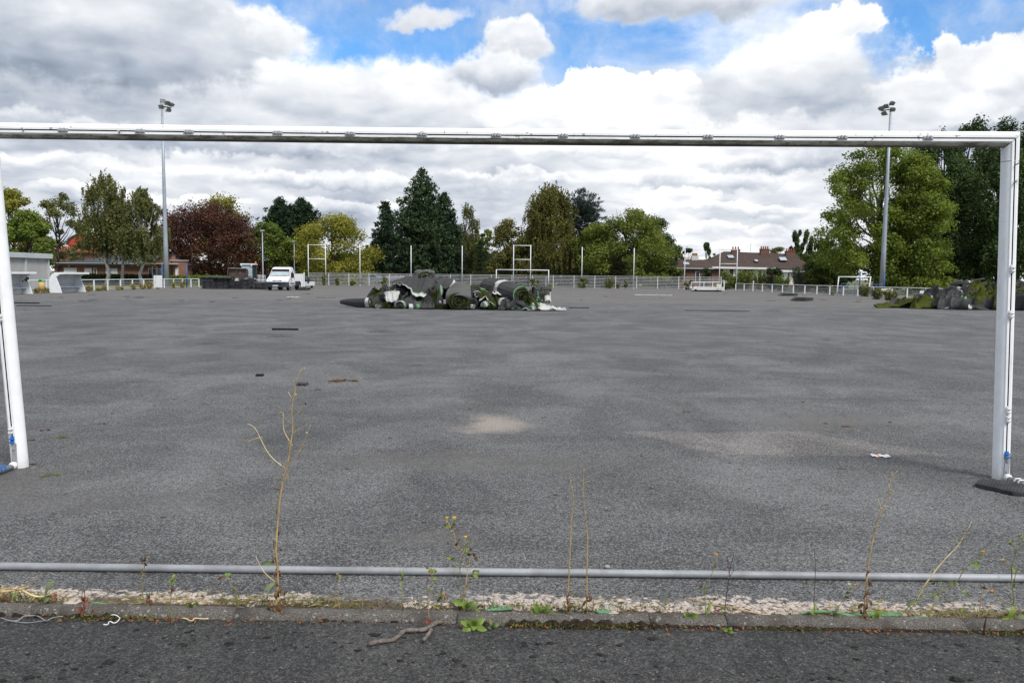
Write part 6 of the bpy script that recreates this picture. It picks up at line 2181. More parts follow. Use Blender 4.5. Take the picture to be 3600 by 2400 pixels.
# big striped roll
roll('biggest dark roll with a broad white band and mint spiral end', 1790, 365, 34.9, .58, 2.2, -42, 8, 5, .95, 1.08, ((.52, .66, WH),), (GR, BK, GR, GR, MI), 40, core=.18)
roll('thick roll lying under the biggest striped roll', 1700, 420, 36.6, .42, 1.8, -20, 0, 4, .9, 1, (), (BK,), 41)
roll('small dark roll at the upper left of the biggest roll', 1508, 295, 36.4, .21, 1.0, -70, 0, 3, 1, 1, (), (BK,), 42)
roll('dark roll end right of the biggest roll', 1895, 305, 35.8, .16, 1.0, 50, 0, 3, 1, 1, (), (BK,), 43)
roll('bent brownish roll with a white band at the right end of the heap', 2005, 350, 35.4, .19, .9, -65, -4, 3, .95, 1, (), (BB,), 44, back=BB)
roll('short upright white-banded stub at the right end of the heap', 2028, 418, 35.1, .16, .55, -5, 50, 3, .9, 1, ((0, .5, WH),), (WH, BB), 45, back=BB)
# planks and strips
mat('strip_dark', (.045, .046, .048), .85, .3, 6, .3, 20)
for (a, c, w, mt_, lab) in (((1822, 308, 34.7), (1972, 418, 34.6), .16, 'strip_dark', 'dark rubber strip leaning from the biggest roll to the right'), ((1880, 368, 34.6), (1948, 502, 34.2), .16, 'turf_green', 'green-edged strip leaning steeply in front of the biggest roll'),
                            ((1735, 425, 34.7), (1888, 488, 34.3), .13, 'strip_dark', 'dark rubber strip lying low in front of the biggest roll'), ((1860, 350, 35.0), (1990, 372, 35.0), .12, 'strip_dark', 'short dark strip sticking out to the right of the biggest roll')):
    A_, B_ = hp(*a), hp(*c)
    A_.z = max(A_.z, .03); B_.z = max(B_.z, .03)
    d = (B_ - A_)
    q = d.to_track_quat('X', 'Z').to_matrix()
    o = MB().box((0, 0, 0), (d.length, w, .035), q).build('rubber_strip', mt_, None, loc=(A_ + B_) / 2)
    tag(o, lab, 'strip', 'loose strips on the turf heap')
drape('crumpled white and mint plastic-backed turf at the right foot of the heap', [[(1830, 440, 35.2), (1930, 425, 35.2), (2030, 455, 35.2), (2100, 470, 35.2)], [(1800, 470, 34.7), (1920, 455, 34.7), (2040, 470, 34.7), (2130, 480, 34.8)], [(1790, 492, 34.3), (1900, 492, 34.25), (2040, 491, 34.3), (2190, 490, 34.4)]],
      top=WH, under=GR, stripes=(('u', .0, .22, MI), ('u', .34, .44, MI)), fold=.05, waves=3.2, seed=47, rim=WH)
drape('mint patch of turf right of the biggest roll', [[(1890, 375, 35.5), (1960, 368, 35.5), (2010, 380, 35.5)], [(1885, 410, 35.2), (1960, 415, 35.2), (2015, 420, 35.2)]], top=MI, under=BK, fold=.02, seed=48, nv=8)
drape('white crumpled scrap at the far right foot of the heap', [[(2090, 470, 34.9), (2140, 472, 34.9), (2190, 480, 34.9)], [(2070, 492, 34.4), (2140, 490, 34.4), (2200, 491, 34.5)]], top=WH, under=WH, fold=.04, waves=2.5, seed=49, rim=WH, nv=10)

# ------------------------------------------------------------------ heap of crumpled turf on the right
RG = 'crumpled turf sheets in the right-hand heap'


def crumple(label, zx, zy_base, Y, w, dpt, h, seed, top, under, stripe=None, yaw=0.0, skew=0.0, base=0.0):
    """slumped sheet: mound outline broken by folds running down from its ridge"""
    g = np.random.default_rng(seed)
    u, v = 3050 + .23384 * zx, 900 + .23384 * zy_base
    c = at(u, v, Y)
    nu, nv = 56, 36
    jj, ii = np.mgrid[0:nv + 1, 0:nu + 1]
    s, t_ = ii / nu * 2 - 1, jj / nv * 2 - 1
    ph = g.uniform(0, 6.3, 6)
    rim = 1 + .16 * np.sin(3 * np.arctan2(t_, s) + ph[0]) + .10 * np.sin(5 * np.arctan2(t_, s) + ph[1])
    x, y = s * w / 2 * rim, t_ * dpt / 2 * rim
    rr = np.sqrt((s * .98) ** 2 + (t_ * .98) ** 2)
    body = np.clip(1 - rr ** 2.2 * .80, 0, 1) ** .75
    a = np.arctan2(t_ + .15 * np.sin(ph[2]), s + skew)
    wq = 1.5 * np.sin(t_ * 2.1 + ph[4]) + .9 * np.sin(s * 2.7 + ph[5]) + .5 * np.sin(s * 5.1 - t_ * 4.2 + ph[1])
    pl = 1 - np.abs(np.sin(s * w * 1.9 + wq)) ** .6
    pl2 = 1 - np.abs(np.sin(s * w * 1.3 - t_ * dpt * 3.4 + 1.7 * wq + ph[3])) ** .7
    pl3 = 1 - np.abs(np.sin(s * w * 6 + t_ * dpt * 4 + 2 * wq + ph[2])) ** .8
    z = h * body * .68 + (.34 * pl + .24 * pl2 + .07 * pl3) * np.minimum(1, body * 2.2) * min(1, h * 1.6) + .03
    z[0, :] = z[-1, :] = np.minimum(z[0, :], .05)
    x = x + .16 * (pl2 - .4) * min(1, h * 1.5) + skew * z
    y = y - .22 * (pl - .4) * min(1, h * 1.5)
    cr, sr = math.cos(yaw), math.sin(yaw)
    G_ = np.stack([x * cr - y * sr, x * sr + y * cr, np.maximum(z, .03)], axis=2) + g.normal(size=(nv + 1, nu + 1, 3)) * .004
    G_[..., 2] = np.maximum(G_[..., 2], .03)
    vs = list(map(tuple, G_.reshape(-1, 3)))
    fs, ks = [], []
    fl = np.sin(s * 2.2 + 1.8 * t_ + ph[4]) + .5 * np.sin(s * 5 - t_ * 3 + ph[5])
    for j in range(nv):
        for i in range(nu):
            q = j * (nu + 1) + i
            k = top if fl[j, i] < .75 else under
            if stripe and stripe[0] <= (i + .5) / nu <= stripe[1]:
                k = stripe[2]
            fs.append((q, q + 1, q + nu + 2, q + nu + 1)); ks.append(k)
    o = MB().add(vs, fs, ks).build('turf_sheet', TM, None, smooth=True)
    q = o.modifiers.new('thick', 'SOLIDIFY'); q.thickness = .035; q.offset = -1
    o.location = (c.x, Y, base)
    return tag(o, label, 'turf sheet', RG)


crumple('flat green tongue of turf at the left tip of the right-hand heap', 420, 735, 42.6, 2.2, 1.2, .22, 1, GL, BK)
crumple('low grey fold behind the green tongue of the right-hand heap', 640, 700, 42.8, 2.0, 1.4, .42, 2, BK, GR)
crumple('low green mound at the front left of the right-hand heap', 880, 770, 41.6, 2.1, 1.3, .48, 3, GL, BK)
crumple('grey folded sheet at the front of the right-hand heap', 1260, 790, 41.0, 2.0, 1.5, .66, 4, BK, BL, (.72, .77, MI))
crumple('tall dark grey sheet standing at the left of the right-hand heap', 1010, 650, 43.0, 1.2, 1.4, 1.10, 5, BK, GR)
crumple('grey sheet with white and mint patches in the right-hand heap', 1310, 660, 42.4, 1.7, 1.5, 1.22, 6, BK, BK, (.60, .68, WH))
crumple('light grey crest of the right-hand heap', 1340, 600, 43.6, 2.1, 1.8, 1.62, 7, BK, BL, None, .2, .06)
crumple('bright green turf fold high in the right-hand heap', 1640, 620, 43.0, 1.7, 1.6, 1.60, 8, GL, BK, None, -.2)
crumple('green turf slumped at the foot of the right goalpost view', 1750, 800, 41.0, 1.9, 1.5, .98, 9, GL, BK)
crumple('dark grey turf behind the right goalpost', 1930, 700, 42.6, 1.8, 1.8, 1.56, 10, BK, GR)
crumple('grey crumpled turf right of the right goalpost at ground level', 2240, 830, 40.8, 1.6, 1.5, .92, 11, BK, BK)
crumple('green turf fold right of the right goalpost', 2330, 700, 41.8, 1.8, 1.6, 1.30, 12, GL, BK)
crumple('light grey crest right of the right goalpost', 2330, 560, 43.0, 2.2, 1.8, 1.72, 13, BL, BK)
crumple('back of the right-hand heap in dark grey', 1700, 600, 44.2, 2.4, 1.8, 1.66, 14, BK, BK)
crumple('green sheet between the crests of the right-hand heap', 2080, 680, 42.0, 1.5, 1.5, 1.22, 15, GL, BK)
crumple('small dark fold at the front of the right-hand heap below its crest', 1120, 735, 41.6, 1.0, .9, .62, 21, BK, GR)
crumple('small green fold right of the white-banded roll end', 1480, 700, 41.5, .9, .9, .80, 22, GL, BK)
crumple('dark fold left of the goalpost at mid height', 1620, 730, 41.8, 1.0, 1.0, .95, 23, BK, BL)
crumple('dark fold hanging over the green tongue', 800, 690, 42.4, 1.2, .9, .60, 24, BK, BL)
crumple('thin dark sheet along the front of the right-hand heap', 1500, 812, 40.6, 2.0, .8, .20, 16, BK, WH)


def rp(zx, zy, Y):
    return at(3050 + .23384 * zx, 900 + .23384 * zy, Y)


roll('white-banded roll end sticking out of the right-hand heap', 0, 0, 0, .16, .8, -20, 12, 3, .9, 1, ((0, .3, WH),), (WH, BK), 51, pt=rp(1400, 610, 41.7), group=RG)
roll('loose grey roll with a white rim on top of the right-hand heap', 0, 0, 0, .17, .9, 60, 0, 2.4, .7, 1, ((0, .15, WH),), (WH, BL), 52, pt=rp(1490, 395, 43.2), group=RG, back=BL)
roll('grey roll lying on the crest of the right-hand heap', 0, 0, 0, .20, .6, -50, -8, 2.4, .8, .6, (), (BL,), 53, pt=rp(1430, 400, 43.0), group=RG, back=BL)
roll('dark grey roll on the top of the heap left of the goalpost', 0, 0, 0, .16, .6, -60, -6, 3, .7, .7, (), (BK,), 54, pt=rp(1760, 352, 43.8), group=RG)
roll('white-rimmed dark tube low on the left of the right-hand heap', 0, 0, 0, .20, .9, -25, 5, 2, 1, 1, ((0, .08, WH),), (WH,), 55, pt=rp(965, 635, 42.3), group=RG)


def heap_fill(label, zx, Y, w, dpt, h, seed, top, under, stripe=None):
    u, v = hpx(zx, 480)
    o = crumple(label, (u - 3050) / .23384, (v - 900) / .23384, Y, w, dpt, h, seed, top, under, stripe)
    o['group'] = HG


heap_fill('crumpled dark turf behind the left ground-level rolls', 520, 36.2, 1.3, 1.0, .75, 81, BK, GR)
heap_fill('crumpled dark turf below the left shoulder of the big drape', 625, 35.7, .9, .8, .95, 82, BK, GR, (.45, .55, WH))
heap_fill('crumpled grey turf in front of the wide green spiral', 775, 35.2, 1.0, .7, .50, 83, BK, BL)
heap_fill('crumpled dark turf below the standing sheet with the mint stripe', 960, 35.3, .9, .7, .62, 84, BK, GR)
heap_fill('crumpled turf wedged right of the big central roll', 1345, 35.6, .9, .9, .85, 85, BK, GR)
heap_fill('crumpled dark turf between the mint-edged fold and the biggest roll', 1555, 35.6, 1.0, .9, .90, 86, BK, GR, (.5, .56, WH))
heap_fill('crumpled dark turf at the foot of the biggest roll', 1700, 34.9, 1.0, .7, .42, 87, BK, BL)
heap_fill('crumpled dark turf right of the end of the biggest roll', 1910, 35.4, .9, .8, .72, 88, BK, GR, (.6, .68, MI))

# ------------------------------------------------------------------ weeds on the kerb, seen close
mat('stem_straw', (.50, .36, .15), .8, .3, 40, c2=(.32, .20, .08))
mat('stem_pale', (.68, .56, .32), .8, .3, 40, c2=(.52, .39, .18))
mat('stem_green', (.15, .18, .04), .7, .3, 40, c2=(.24, .21, .06))
mat('stem_red', (.07, .022, .016), .7, .3, 40)
mat('leaf_dead', (.075, .042, .022), .9, .5, 60, c2=(.17, .10, .045))
mat('leaf_near', (.10, .17, .025), .6, .4, 50, c2=(.20, .26, .05))
mat('leaf_near_grey', (.10, .14, .06), .65, .4, 50, c2=(.17, .19, .09))
mat('leaf_red', (.16, .035, .03), .7, .4, 50, c2=(.22, .08, .05))
mat('petal_yellow', (.75, .52, .02), .6, .2, 50)
mat('petal_orange', (.70, .26, .02), .6, .2, 50)
mat('seed_fluff', (.55, .53, .48), .9, .2, 50)
ZR = {1: (0, 1900, .3827), 2: (900, 1750, .4146), 3: (1800, 1600, .5102), 4: (2700, 1600, .5102), 5: (800, 1250, .638)}


def zp(r, x, y):
    a, b, s = ZR[r]
    return a + x * s, b + y * s


def smooth_line(P, n=3):
    out = []
    for i in range((len(P) - 1) * n + 1):
        out.append(Vector(cat_rom(np.array([tuple(p) for p in P]), i / ((len(P) - 1) * n))))
    return out


def leaf_blade(mb, base, tip, width, g, curl=.25, k=0, lobes=0):
    """flat leaf with a midrib fold between two points"""
    base, tip = Vector(base), Vector(tip)
    d = tip - base
    side = d.cross(Vector((0, -1, .35)))
    side = side.normalized() if side.length > 1e-6 else Vector((1, 0, 0))
    up = side.cross(d).normalized()
    n = 7
    vs, fs = [], []
    for i in range(n + 1):
        t = i / n
        w = width * math.sin(PI * min(1, t * .92 + .06)) ** .8 * (1 + (.35 * math.sin(t * lobes * 2 * PI) if lobes else 0))
        c = base + d * t + up * (d.length * curl * math.sin(t * PI) * .5) - Vector((0, 0, 1)) * (d.length * curl * .5 * t * t)
        vs += [c - side * w * .5 + up * w * .18, c, c + side * w * .5 + up * w * .18]
    for i in range(n):
        a = i * 3
        fs += [(a, a + 1, a + 4, a + 3), (a + 1, a + 2, a + 5, a + 4)]
    mb.add(vs, fs, k)


def weed(label, reg, base, stems, leaves=(), flowers=(), dead=(), seed=0, name='weed', dy=0.0, zbase=0.0, sprigs=0):
    """stems: (points, r0, r1, material); leaves: (from, to, width px, material); all in pixels of a close look at the photograph"""
    g = random.Random(seed)
    b0 = gp(*zp(reg, *base), zbase)
    Y = b0.y + dy
    t = thing(name, label, 'weed', (b0.x, Y, zbase))
    px = ZR[reg][2] * Y / FPX

    def w(p, j=0.0):
        q = at(*zp(reg, *p), Y)
        return Vector((q.x - b0.x, g.uniform(-j, j), max(q.z - zbase, -.004)))

    allp = []
    for pts, r0, r1, mt_ in stems:
        P = [w(p, 0 if i == 0 else .006) for i, p in enumerate(pts)]
        P = smooth_line(P)
        m_ = len(P)
        rad = [(r0 + (r1 - r0) * i / (m_ - 1)) * px * (1.15 if i % 3 == 0 else .92) for i in range(m_)]
        MB().tube(P, [max(q, .0011) for q in rad], 6).build('stem', mt_, t, smooth=True)
        allp += P
    for a, c, wd, mt_ in leaves:
        mb = MB()
        A_, C_ = w(a), w(c)
        C_.y += g.uniform(-.03, .03)
        leaf_blade(mb, A_, C_, wd * px * 1.35, g, g.uniform(.1, .35))
        mb.build('leaf', mt_, t, smooth=True)
    for p, s, mt_ in flowers:
        q = w(p)
        mb = MB()
        mb.ball(tuple(q), s * px, n=7, m=5, sq=(1, 1, 1.25))
        for k in range(6):
            a = k * PI / 3 + g.random()
            leaf_blade(mb, q, q + Vector((math.cos(a), math.sin(a), .8)) * s * px * 1.6, s * px * .8, g, .1)
        mb.build('flower', mt_, t, smooth=True)
    if sprigs:
        mb = MB()
        for _ in range(sprigs):
            q = g.choice(allp[len(allp) // 8:]) + Vector((g.uniform(-1, 1), g.uniform(-1, 1), g.uniform(-1, 1))) * 8 * px
            d_ = Vector((g.uniform(-1, 1), g.uniform(-1, 1), g.uniform(-.4, 1))) * g.uniform(8, 26) * px
            k_ = g.choice([0, 0, 1, 2])
            leaf_blade(mb, q, q + d_, d_.length * g.uniform(.25, .5), g, .5, k_)
        tag(mb.build('sprigs', ['leaf_near_grey', 'leaf_dead', 'stem_straw'], t, smooth=True), kind='stuff')
    if dead:
        for (x, y, s) in dead:
            mb = MB()
            for k in range(3):
                a = w((x + g.uniform(-s, s) * .3, y + g.uniform(-s, s) * .4), .01)
                c = a + Vector((g.uniform(-1, 1), g.uniform(-1, 1), g.uniform(-1.6, .3))) * s * px
                leaf_blade(mb, a, c, s * px * .55, g, .9)
            mb.build('dead_leaf', 'leaf_dead', t, smooth=True)
    return t


weed('tall dead branching weed, highest of all along the kerb', 5, (262, 1405),
     [([(262, 1405), (272, 1310), (276, 1180), (268, 1080), (272, 980), (282, 860), (292, 760), (312, 660), (335, 580), (350, 480), (358, 400), (354, 290), (372, 190), (385, 130), (410, 70)], 7.0, 1.7, 'stem_straw'),
      ([(312, 615), (240, 555), (190, 480), (150, 400), (110, 372)], 3.2, 1.2, 'stem_pale'), ([(345, 475), (310, 410), (305, 315)], 3, 1.2, 'stem_pale'),
      ([(340, 582), (400, 520), (440, 430), (460, 380)], 2.2, 1.0, 'stem_straw'), ([(360, 425), (400, 400), (440, 378)], 2, 1, 'stem_straw'), ([(355, 375), (315, 340), (295, 310)], 1.8, .9, 'stem_straw'),
      ([(370, 330), (400, 300), (430, 262)], 1.8, .9, 'stem_straw'), ([(262, 1245), (200, 1190), (155, 1105)], 3.2, 1.4, 'stem_pale'), ([(312, 690), (335, 640), (350, 590)], 2.5, 1, 'stem_straw'),
      ([(354, 235), (335, 198)], 2, 1, 'stem_pale'), ([(190, 448), (140, 460), (108, 478)], 1.3, .7, 'stem_pale'), ([(350, 520), (325, 450), (322, 430)], 1.5, .8, 'stem_straw')],
     [((262, 1150), (190, 1138), 22, 'leaf_near_grey'), ((262, 1248), (208, 1280), 20, 'leaf_near_grey'), ((290, 740), (262, 722), 9, 'leaf_dead')],
     [((438, 425), 5, 'seed_fluff')],
     [(262, 1390, 42), (250, 1350, 34), (288, 1330, 36), (280, 1285, 36), (265, 1240, 26), (284, 1195, 28), (255, 1110, 24), (290, 1060, 22), (270, 960, 20), (258, 1020, 18), (276, 850, 14), (285, 1360, 40), (240, 1400, 34), (300, 1395, 30), (270, 1180, 20)], 1, sprigs=40)
weed('left of the twin straight dead stalks in the middle of the kerb', 3, (388, 1098), [([(388, 1098), (388, 930), (395, 760), (403, 600), (410, 440), (425, 300), (408, 210), (398, 140)], 6, 1.6, 'stem_straw'), ([(410, 220), (400, 185)], 1.5, .8, 'stem_straw')],
     dead=[(385, 1080, 34), (390, 1040, 30), (400, 1010, 30), (380, 970, 24), (392, 935, 18), (375, 1090, 30)], seed=2, sprigs=10)
weed('right of the twin straight dead stalks in the middle of the kerb', 3, (515, 1100), [([(515, 1100), (515, 930), (518, 700), (520, 560), (505, 400), (490, 300), (492, 180), (497, 90)], 6, 1.4, 'stem_straw'), ([(490, 235), (462, 205)], 1.2, .7, 'stem_straw'), ([(495, 190), (535, 175)], 1.2, .7, 'stem_straw')],
     dead=[(512, 1085, 34), (515, 1040, 30), (520, 990, 30), (500, 955, 24), (530, 960, 22), (525, 820, 8)], seed=3, sprigs=14)
weed('dead stalk with a forked top near the right end of the kerb', 4, (655, 1132), [([(655, 1132), (670, 930), (690, 750), (715, 600), (740, 500), (780, 380), (830, 260), (858, 120)], 6.5, 1.5, 'stem_straw'), ([(775, 378), (768, 330), (755, 300)], 2, 1, 'stem_pale'), ([(825, 290), (850, 255), (865, 235)], 2, 1, 'stem_straw'),
      ([(800, 355), (840, 350)], 1.4, .8, 'stem_straw'), ([(838, 240), (835, 200)], 1.6, .8, 'stem_pale'), ([(850, 150), (890, 105)], 1.2, .7, 'stem_straw')],
     dead=[(658, 1110, 40), (665, 1040, 40), (675, 990, 40), (680, 930, 30), (688, 850, 26), (690, 795, 20), (650, 1080, 34)], seed=4, sprigs=26)
weed('bleached dead stalk leaning to the right at the right end of the kerb', 4, (1005, 1045), [([(1005, 1045), (1060, 930), (1160, 790), (1250, 690), (1320, 610), (1360, 540), (1380, 490), (1402, 452)], 5.5, 1.5, 'stem_pale'), ([(1320, 610), (1300, 585)], 1.2, .6, 'stem_pale')],
     dead=[(1010, 1060, 36), (1005, 1085, 30)], seed=5, sprigs=14, dy=.02)
weed('sprawling green weed under the leaning bleached stalk', 4, (900, 1122), [([(900, 1122), (1010, 1010), (1160, 950), (1290, 880), (1340, 790), (1410, 730), (1480, 670)], 4.5, 2, 'stem_green'), ([(1020, 1000), (1060, 920), (1120, 880), (1180, 880)], 3, 1.5, 'stem_green'),
      ([(1290, 885), (1350, 920), (1380, 960)], 2.5, 1.2, 'stem_green'), ([(1170, 960), (1250, 1010), (1310, 1060), (1340, 1110)], 2.5, 1.2, 'stem_red')],
     [((1290, 880), (1240, 885), 22, 'leaf_near_grey'), ((1410, 730), (1380, 700), 18, 'leaf_near_grey'), ((1450, 700), (1430, 670), 18, 'leaf_near'), ((1440, 730), (1460, 770), 20, 'leaf_near'), ((1400, 745), (1450, 760), 20, 'leaf_near'), ((1470, 690), (1490, 660), 16, 'leaf_near'),
      ((1160, 955), (1130, 1005), 20, 'leaf_near_grey'), ((1020, 1005), (950, 1030), 22, 'leaf_near_grey'), ((1120, 885), (1130, 850), 18, 'leaf_near'), ((1180, 880), (1195, 870), 16, 'leaf_near'), ((1380, 960), (1395, 985), 18, 'leaf_near'), ((1350, 925), (1345, 950), 18, 'leaf_near'), ((1310, 1060), (1340, 1050), 18, 'leaf_near')],
     [((1482, 665), 7, 'petal_orange')], seed=6, sprigs=60, dy=-.01)
weed('upright green weed at the right edge of the picture', 4, (1700, 1142), [([(1700, 1142), (1690, 1000), (1680, 780), (1710, 660), (1764, 560)], 5, 2, 'stem_green'), ([(1680, 780), (1655, 750), (1620, 725)], 3, 1.4, 'stem_green'), ([(1690, 1020), (1600, 1000), (1545, 940)], 3, 1.4, 'stem_green'), ([(1695, 870), (1720, 755)], 2.6, 1.4, 'stem_green'), ([(1710, 650), (1665, 600)], 2.4, 1.2, 'stem_green'), ([(1735, 610), (1730, 555)], 2, 1, 'stem_green')],
     [((1690, 1025), (1640, 1115), 26, 'leaf_near'), ((1700, 1135), (1600, 1110), 26, 'leaf_near'), ((1690, 880), (1700, 925), 18, 'leaf_near'), ((1680, 775), (1700, 800), 18, 'leaf_near'), ((1600, 1000), (1575, 985), 20, 'leaf_near'), ((1700, 1140), (1764, 1090), 34, 'leaf_near_grey'), ((1700, 1130), (1560, 1135), 24, 'leaf_near')],
     [((1732, 552), 9, 'leaf_near'), ((1665, 603), 9, 'leaf_near'), ((1622, 725), 10, 'stem_straw'), ((1545, 938), 8, 'petal_orange')], seed=7, sprigs=50)
weed('thin leafless dark red stem right of the orange-flowered weed', 4, (322, 1122), [([(322, 1122), (320, 1000), (324, 800), (320, 640)], 3.2, 1, 'stem_red')], [((322, 1080), (345, 1030), 16, 'leaf_near'), ((322, 1100), (290, 1060), 16, 'leaf_near')], seed=8)
weed('small weed with a pale yellow flower head near the right end', 4, (440, 1125), [([(440, 1125), (480, 1050), (520, 985), (545, 950), (570, 905)], 3, 1.5, 'stem_green')], [((445, 1110), (500, 1065), 22, 'leaf_near_grey'), ((440, 1110), (480, 1010), 16, 'leaf_near_grey'), ((530, 975), (545, 955), 16, 'leaf_near_grey'), ((560, 920), (570, 890), 14, 'leaf_near')], [((562, 890), 8, 'seed_fluff'), ((600, 893), 6, 'petal_orange')], seed=9, sprigs=16)
weed('thin bent weed with one orange flower right of the middle', 3, (1335, 1112), [([(1335, 1112), (1330, 930), (1345, 880), (1385, 790), (1405, 690)], 3.4, 1.6, 'stem_green'), ([(1328, 940), (1305, 905)], 2, 1, 'stem_green'), ([(1340, 1060), (1395, 990)], 2, 1, 'stem_green')],
     [((1340, 1070), (1390, 1010), 16, 'leaf_near'), ((1335, 1100), (1360, 1050), 16, 'leaf_near')], [((1408, 686), 8, 'petal_orange'), ((1400, 760), 9, 'leaf_dead'), ((1303, 902), 9, 'leaf_dead'), ((1396, 988), 8, 'leaf_red')], seed=10, sprigs=12)
weed('dark red forked stem right of the orange-flowered bent weed', 3, (1465, 1062), [([(1465, 1062), (1490, 880), (1502, 800), (1532, 662)], 3.4, 1.2, 'stem_red'), ([(1500, 840), (1490, 770), (1484, 690)], 2, 1, 'stem_red'), ([(1500, 830), (1530, 795)], 1.6, .8, 'stem_red')],
     [((1462, 1120), (1390, 1085), 26, 'leaf_near'), ((1465, 1115), (1550, 1075), 24, 'leaf_near_grey'), ((1465, 1125), (1410, 1120), 22, 'leaf_near'), ((1470, 1140), (1330, 1150), 26, 'leaf_red')], seed=11, sprigs=12)
weed('bushy yellow-flowered weed in the middle of the kerb', 2, (1770, 962), [([(1770, 962), (1740, 870), (1725, 700), (1735, 580), (1750, 470)], 5, 2, 'stem_green'), ([(1745, 880), (1785, 700), (1790, 560), (1770, 460), (1700, 400), (1680, 300), (1650, 245), (1622, 190)], 5, 2, 'stem_straw'), ([(1660, 250), (1678, 195)], 2.4, 1.5, 'stem_green'), ([(1775, 465), (1778, 345)], 2.6, 1.4, 'stem_green'),
      ([(1790, 560), (1850, 500)], 2.4, 1.2, 'stem_straw'), ([(1725, 600), (1660, 530), (1640, 490)], 2.6, 1.2, 'stem_straw'), ([(1790, 680), (1860, 610)], 2.4, 1.2, 'stem_green'), ([(1775, 400), (1830, 380)], 2, 1, 'stem_green'), ([(1740, 460), (1690, 400)], 2, 1, 'stem_straw'), ([(1790, 600), (1870, 660)], 2, 1, 'stem_straw'), ([(1780, 740), (1845, 710)], 2, 1, 'stem_straw')],
     [((1775, 940), (1760, 850), 40, 'leaf_near'), ((1780, 930), (1860, 830), 38, 'leaf_near'), ((1760, 900), (1660, 865), 34, 'leaf_near'), ((1830, 960), (1880, 870), 30, 'leaf_near_grey'), ((1840, 970), (1900, 940), 28, 'leaf_near'), ((1850, 620), (1835, 595), 24, 'leaf_near'), ((1860, 615), (1890, 640), 24, 'leaf_near'), ((1840, 640), (1885, 665), 24, 'leaf_near'),
      ((1640, 500), (1625, 520), 22, 'leaf_near'), ((1660, 520), (1700, 490), 22, 'leaf_near'), ((1850, 505), (1885, 510), 22, 'leaf_dead'), ((1830, 385), (1815, 370), 20, 'leaf_near'), ((1650, 245), (1600, 235), 20, 'leaf_near'), ((1670, 230), (1690, 200), 18, 'leaf_near'), ((1790, 480), (1840, 450), 20, 'leaf_dead'), ((1690, 405), (1720, 360), 16, 'leaf_dead'), ((1770, 470), (1800, 430), 20, 'leaf_near')],
     [((1619, 170), 9, 'petal_yellow'), ((1680, 172), 12, 'petal_yellow'), ((1778, 332), 9, 'petal_yellow'), ((1605, 228), 9, 'leaf_dead'), ((1712, 272), 8, 'leaf_dead'), ((1628, 382), 9, 'leaf_dead'), ((1720, 356), 8, 'leaf_dead'), ((1820, 432), 9, 'leaf_dead'), ((1848, 480), 12, 'leaf_dead')],
     dead=[(1760, 950, 30), (1720, 960, 24)], seed=12, sprigs=130)
weed('brownish branching weed left of the yellow-flowered one', 2, (1470, 1045), [([(1470, 1045), (1462, 850), (1500, 740), (1490, 650), (1480, 600)], 3.6, 1.6, 'stem_straw'), ([(1465, 880), (1540, 930), (1600, 960)], 2.6, 1.2, 'stem_straw'), ([(1500, 790), (1560, 850), (1600, 820)], 2.4, 1.2, 'stem_green'), ([(1600, 820), (1650, 950)], 2.2, 1.2, 'stem_straw'), ([(1485, 640), (1450, 595)], 2, 1, 'stem_straw'), ([(1490, 640), (1530, 625)], 2, 1, 'stem_straw')],
     [((1490, 640), (1475, 600), 24, 'leaf_near'), ((1495, 630), (1525, 610), 24, 'leaf_near'), ((1500, 690), (1525, 690), 20, 'leaf_near'), ((1470, 690), (1450, 700), 20, 'leaf_dead'), ((1560, 850), (1590, 800), 24, 'leaf_near'), ((1560, 850), (1540, 885), 22, 'leaf_near_grey'), ((1590, 850), (1625, 850), 22, 'leaf_dead'), ((1470, 770), (1450, 800), 20, 'leaf_near'), ((1470, 1045), (1430, 1030), 26, 'leaf_red'), ((1470, 1045), (1510, 1045), 24, 'leaf_red')],
     [((1450, 592), 8, 'leaf_dead'), ((1590, 812), 9, 'petal_orange'), ((1525, 625), 8, 'leaf_dead'), ((1575, 775), 8, 'leaf_dead')], seed=13, sprigs=90, dy=-.02)
weed('single upright green spike left of the brownish weed', 2, (1240, 965), [([(1240, 965), (1238, 860), (1240, 750), (1248, 600)], 5, 1.5, 'stem_green')], [((1242, 760), (1218, 700), 12, 'leaf_near'), ((1242, 700), (1252, 590), 14, 'leaf_near')], dead=[(1240, 940, 24), (1240, 900, 18)], seed=14, sprigs=10)
weed('thin straight seedling right of the tall dead weed', 2, (710, 945), [([(710, 945), (700, 820), (703, 700), (700, 635)], 2.6, 1.5, 'stem_straw')], [((703, 700), (712, 660), 10, 'leaf_near'), ((702, 690), (690, 650), 10, 'leaf_near')], seed=15, sprigs=10)
weed('toothed pale green rosette spilling over the kerb', 2, (1850, 1085), [([(1850, 1090), (1850, 1080)], 6, 4, 'stem_green')],
     [((1850, 1080), (1730, 1020), 44, 'leaf_near'), ((1850, 1080), (1815, 985), 44, 'leaf_near'), ((1850, 1080), (1940, 1020), 44, 'leaf_near'), ((1850, 1080), (1745, 1120), 46, 'leaf_near'), ((1850, 1085), (1845, 1165), 40, 'leaf_near'), ((1855, 1085), (1960, 1125), 40, 'leaf_near'), ((1850, 1080), (1880, 1000), 34, 'leaf_near')], seed=16, zbase=-.008, name='rosette')
weed('small rosette with a thin red stem right of the toothed one', 2, (2005, 1095), [([(1955, 1080), (1960, 960), (1975, 860)], 2.2, 1, 'stem_red')], [((2005, 1095), (1985, 1020), 22, 'leaf_near_grey'), ((2005, 1095), (2055, 1045), 24, 'leaf_near_grey'), ((2005, 1095), (1965, 1075), 22, 'leaf_near_grey'), ((2005, 1095), (2060, 1085), 24, 'leaf_near_grey'), ((2005, 1095), (1995, 1040), 22, 'leaf_near')], seed=17, zbase=-.008, name='rosette')
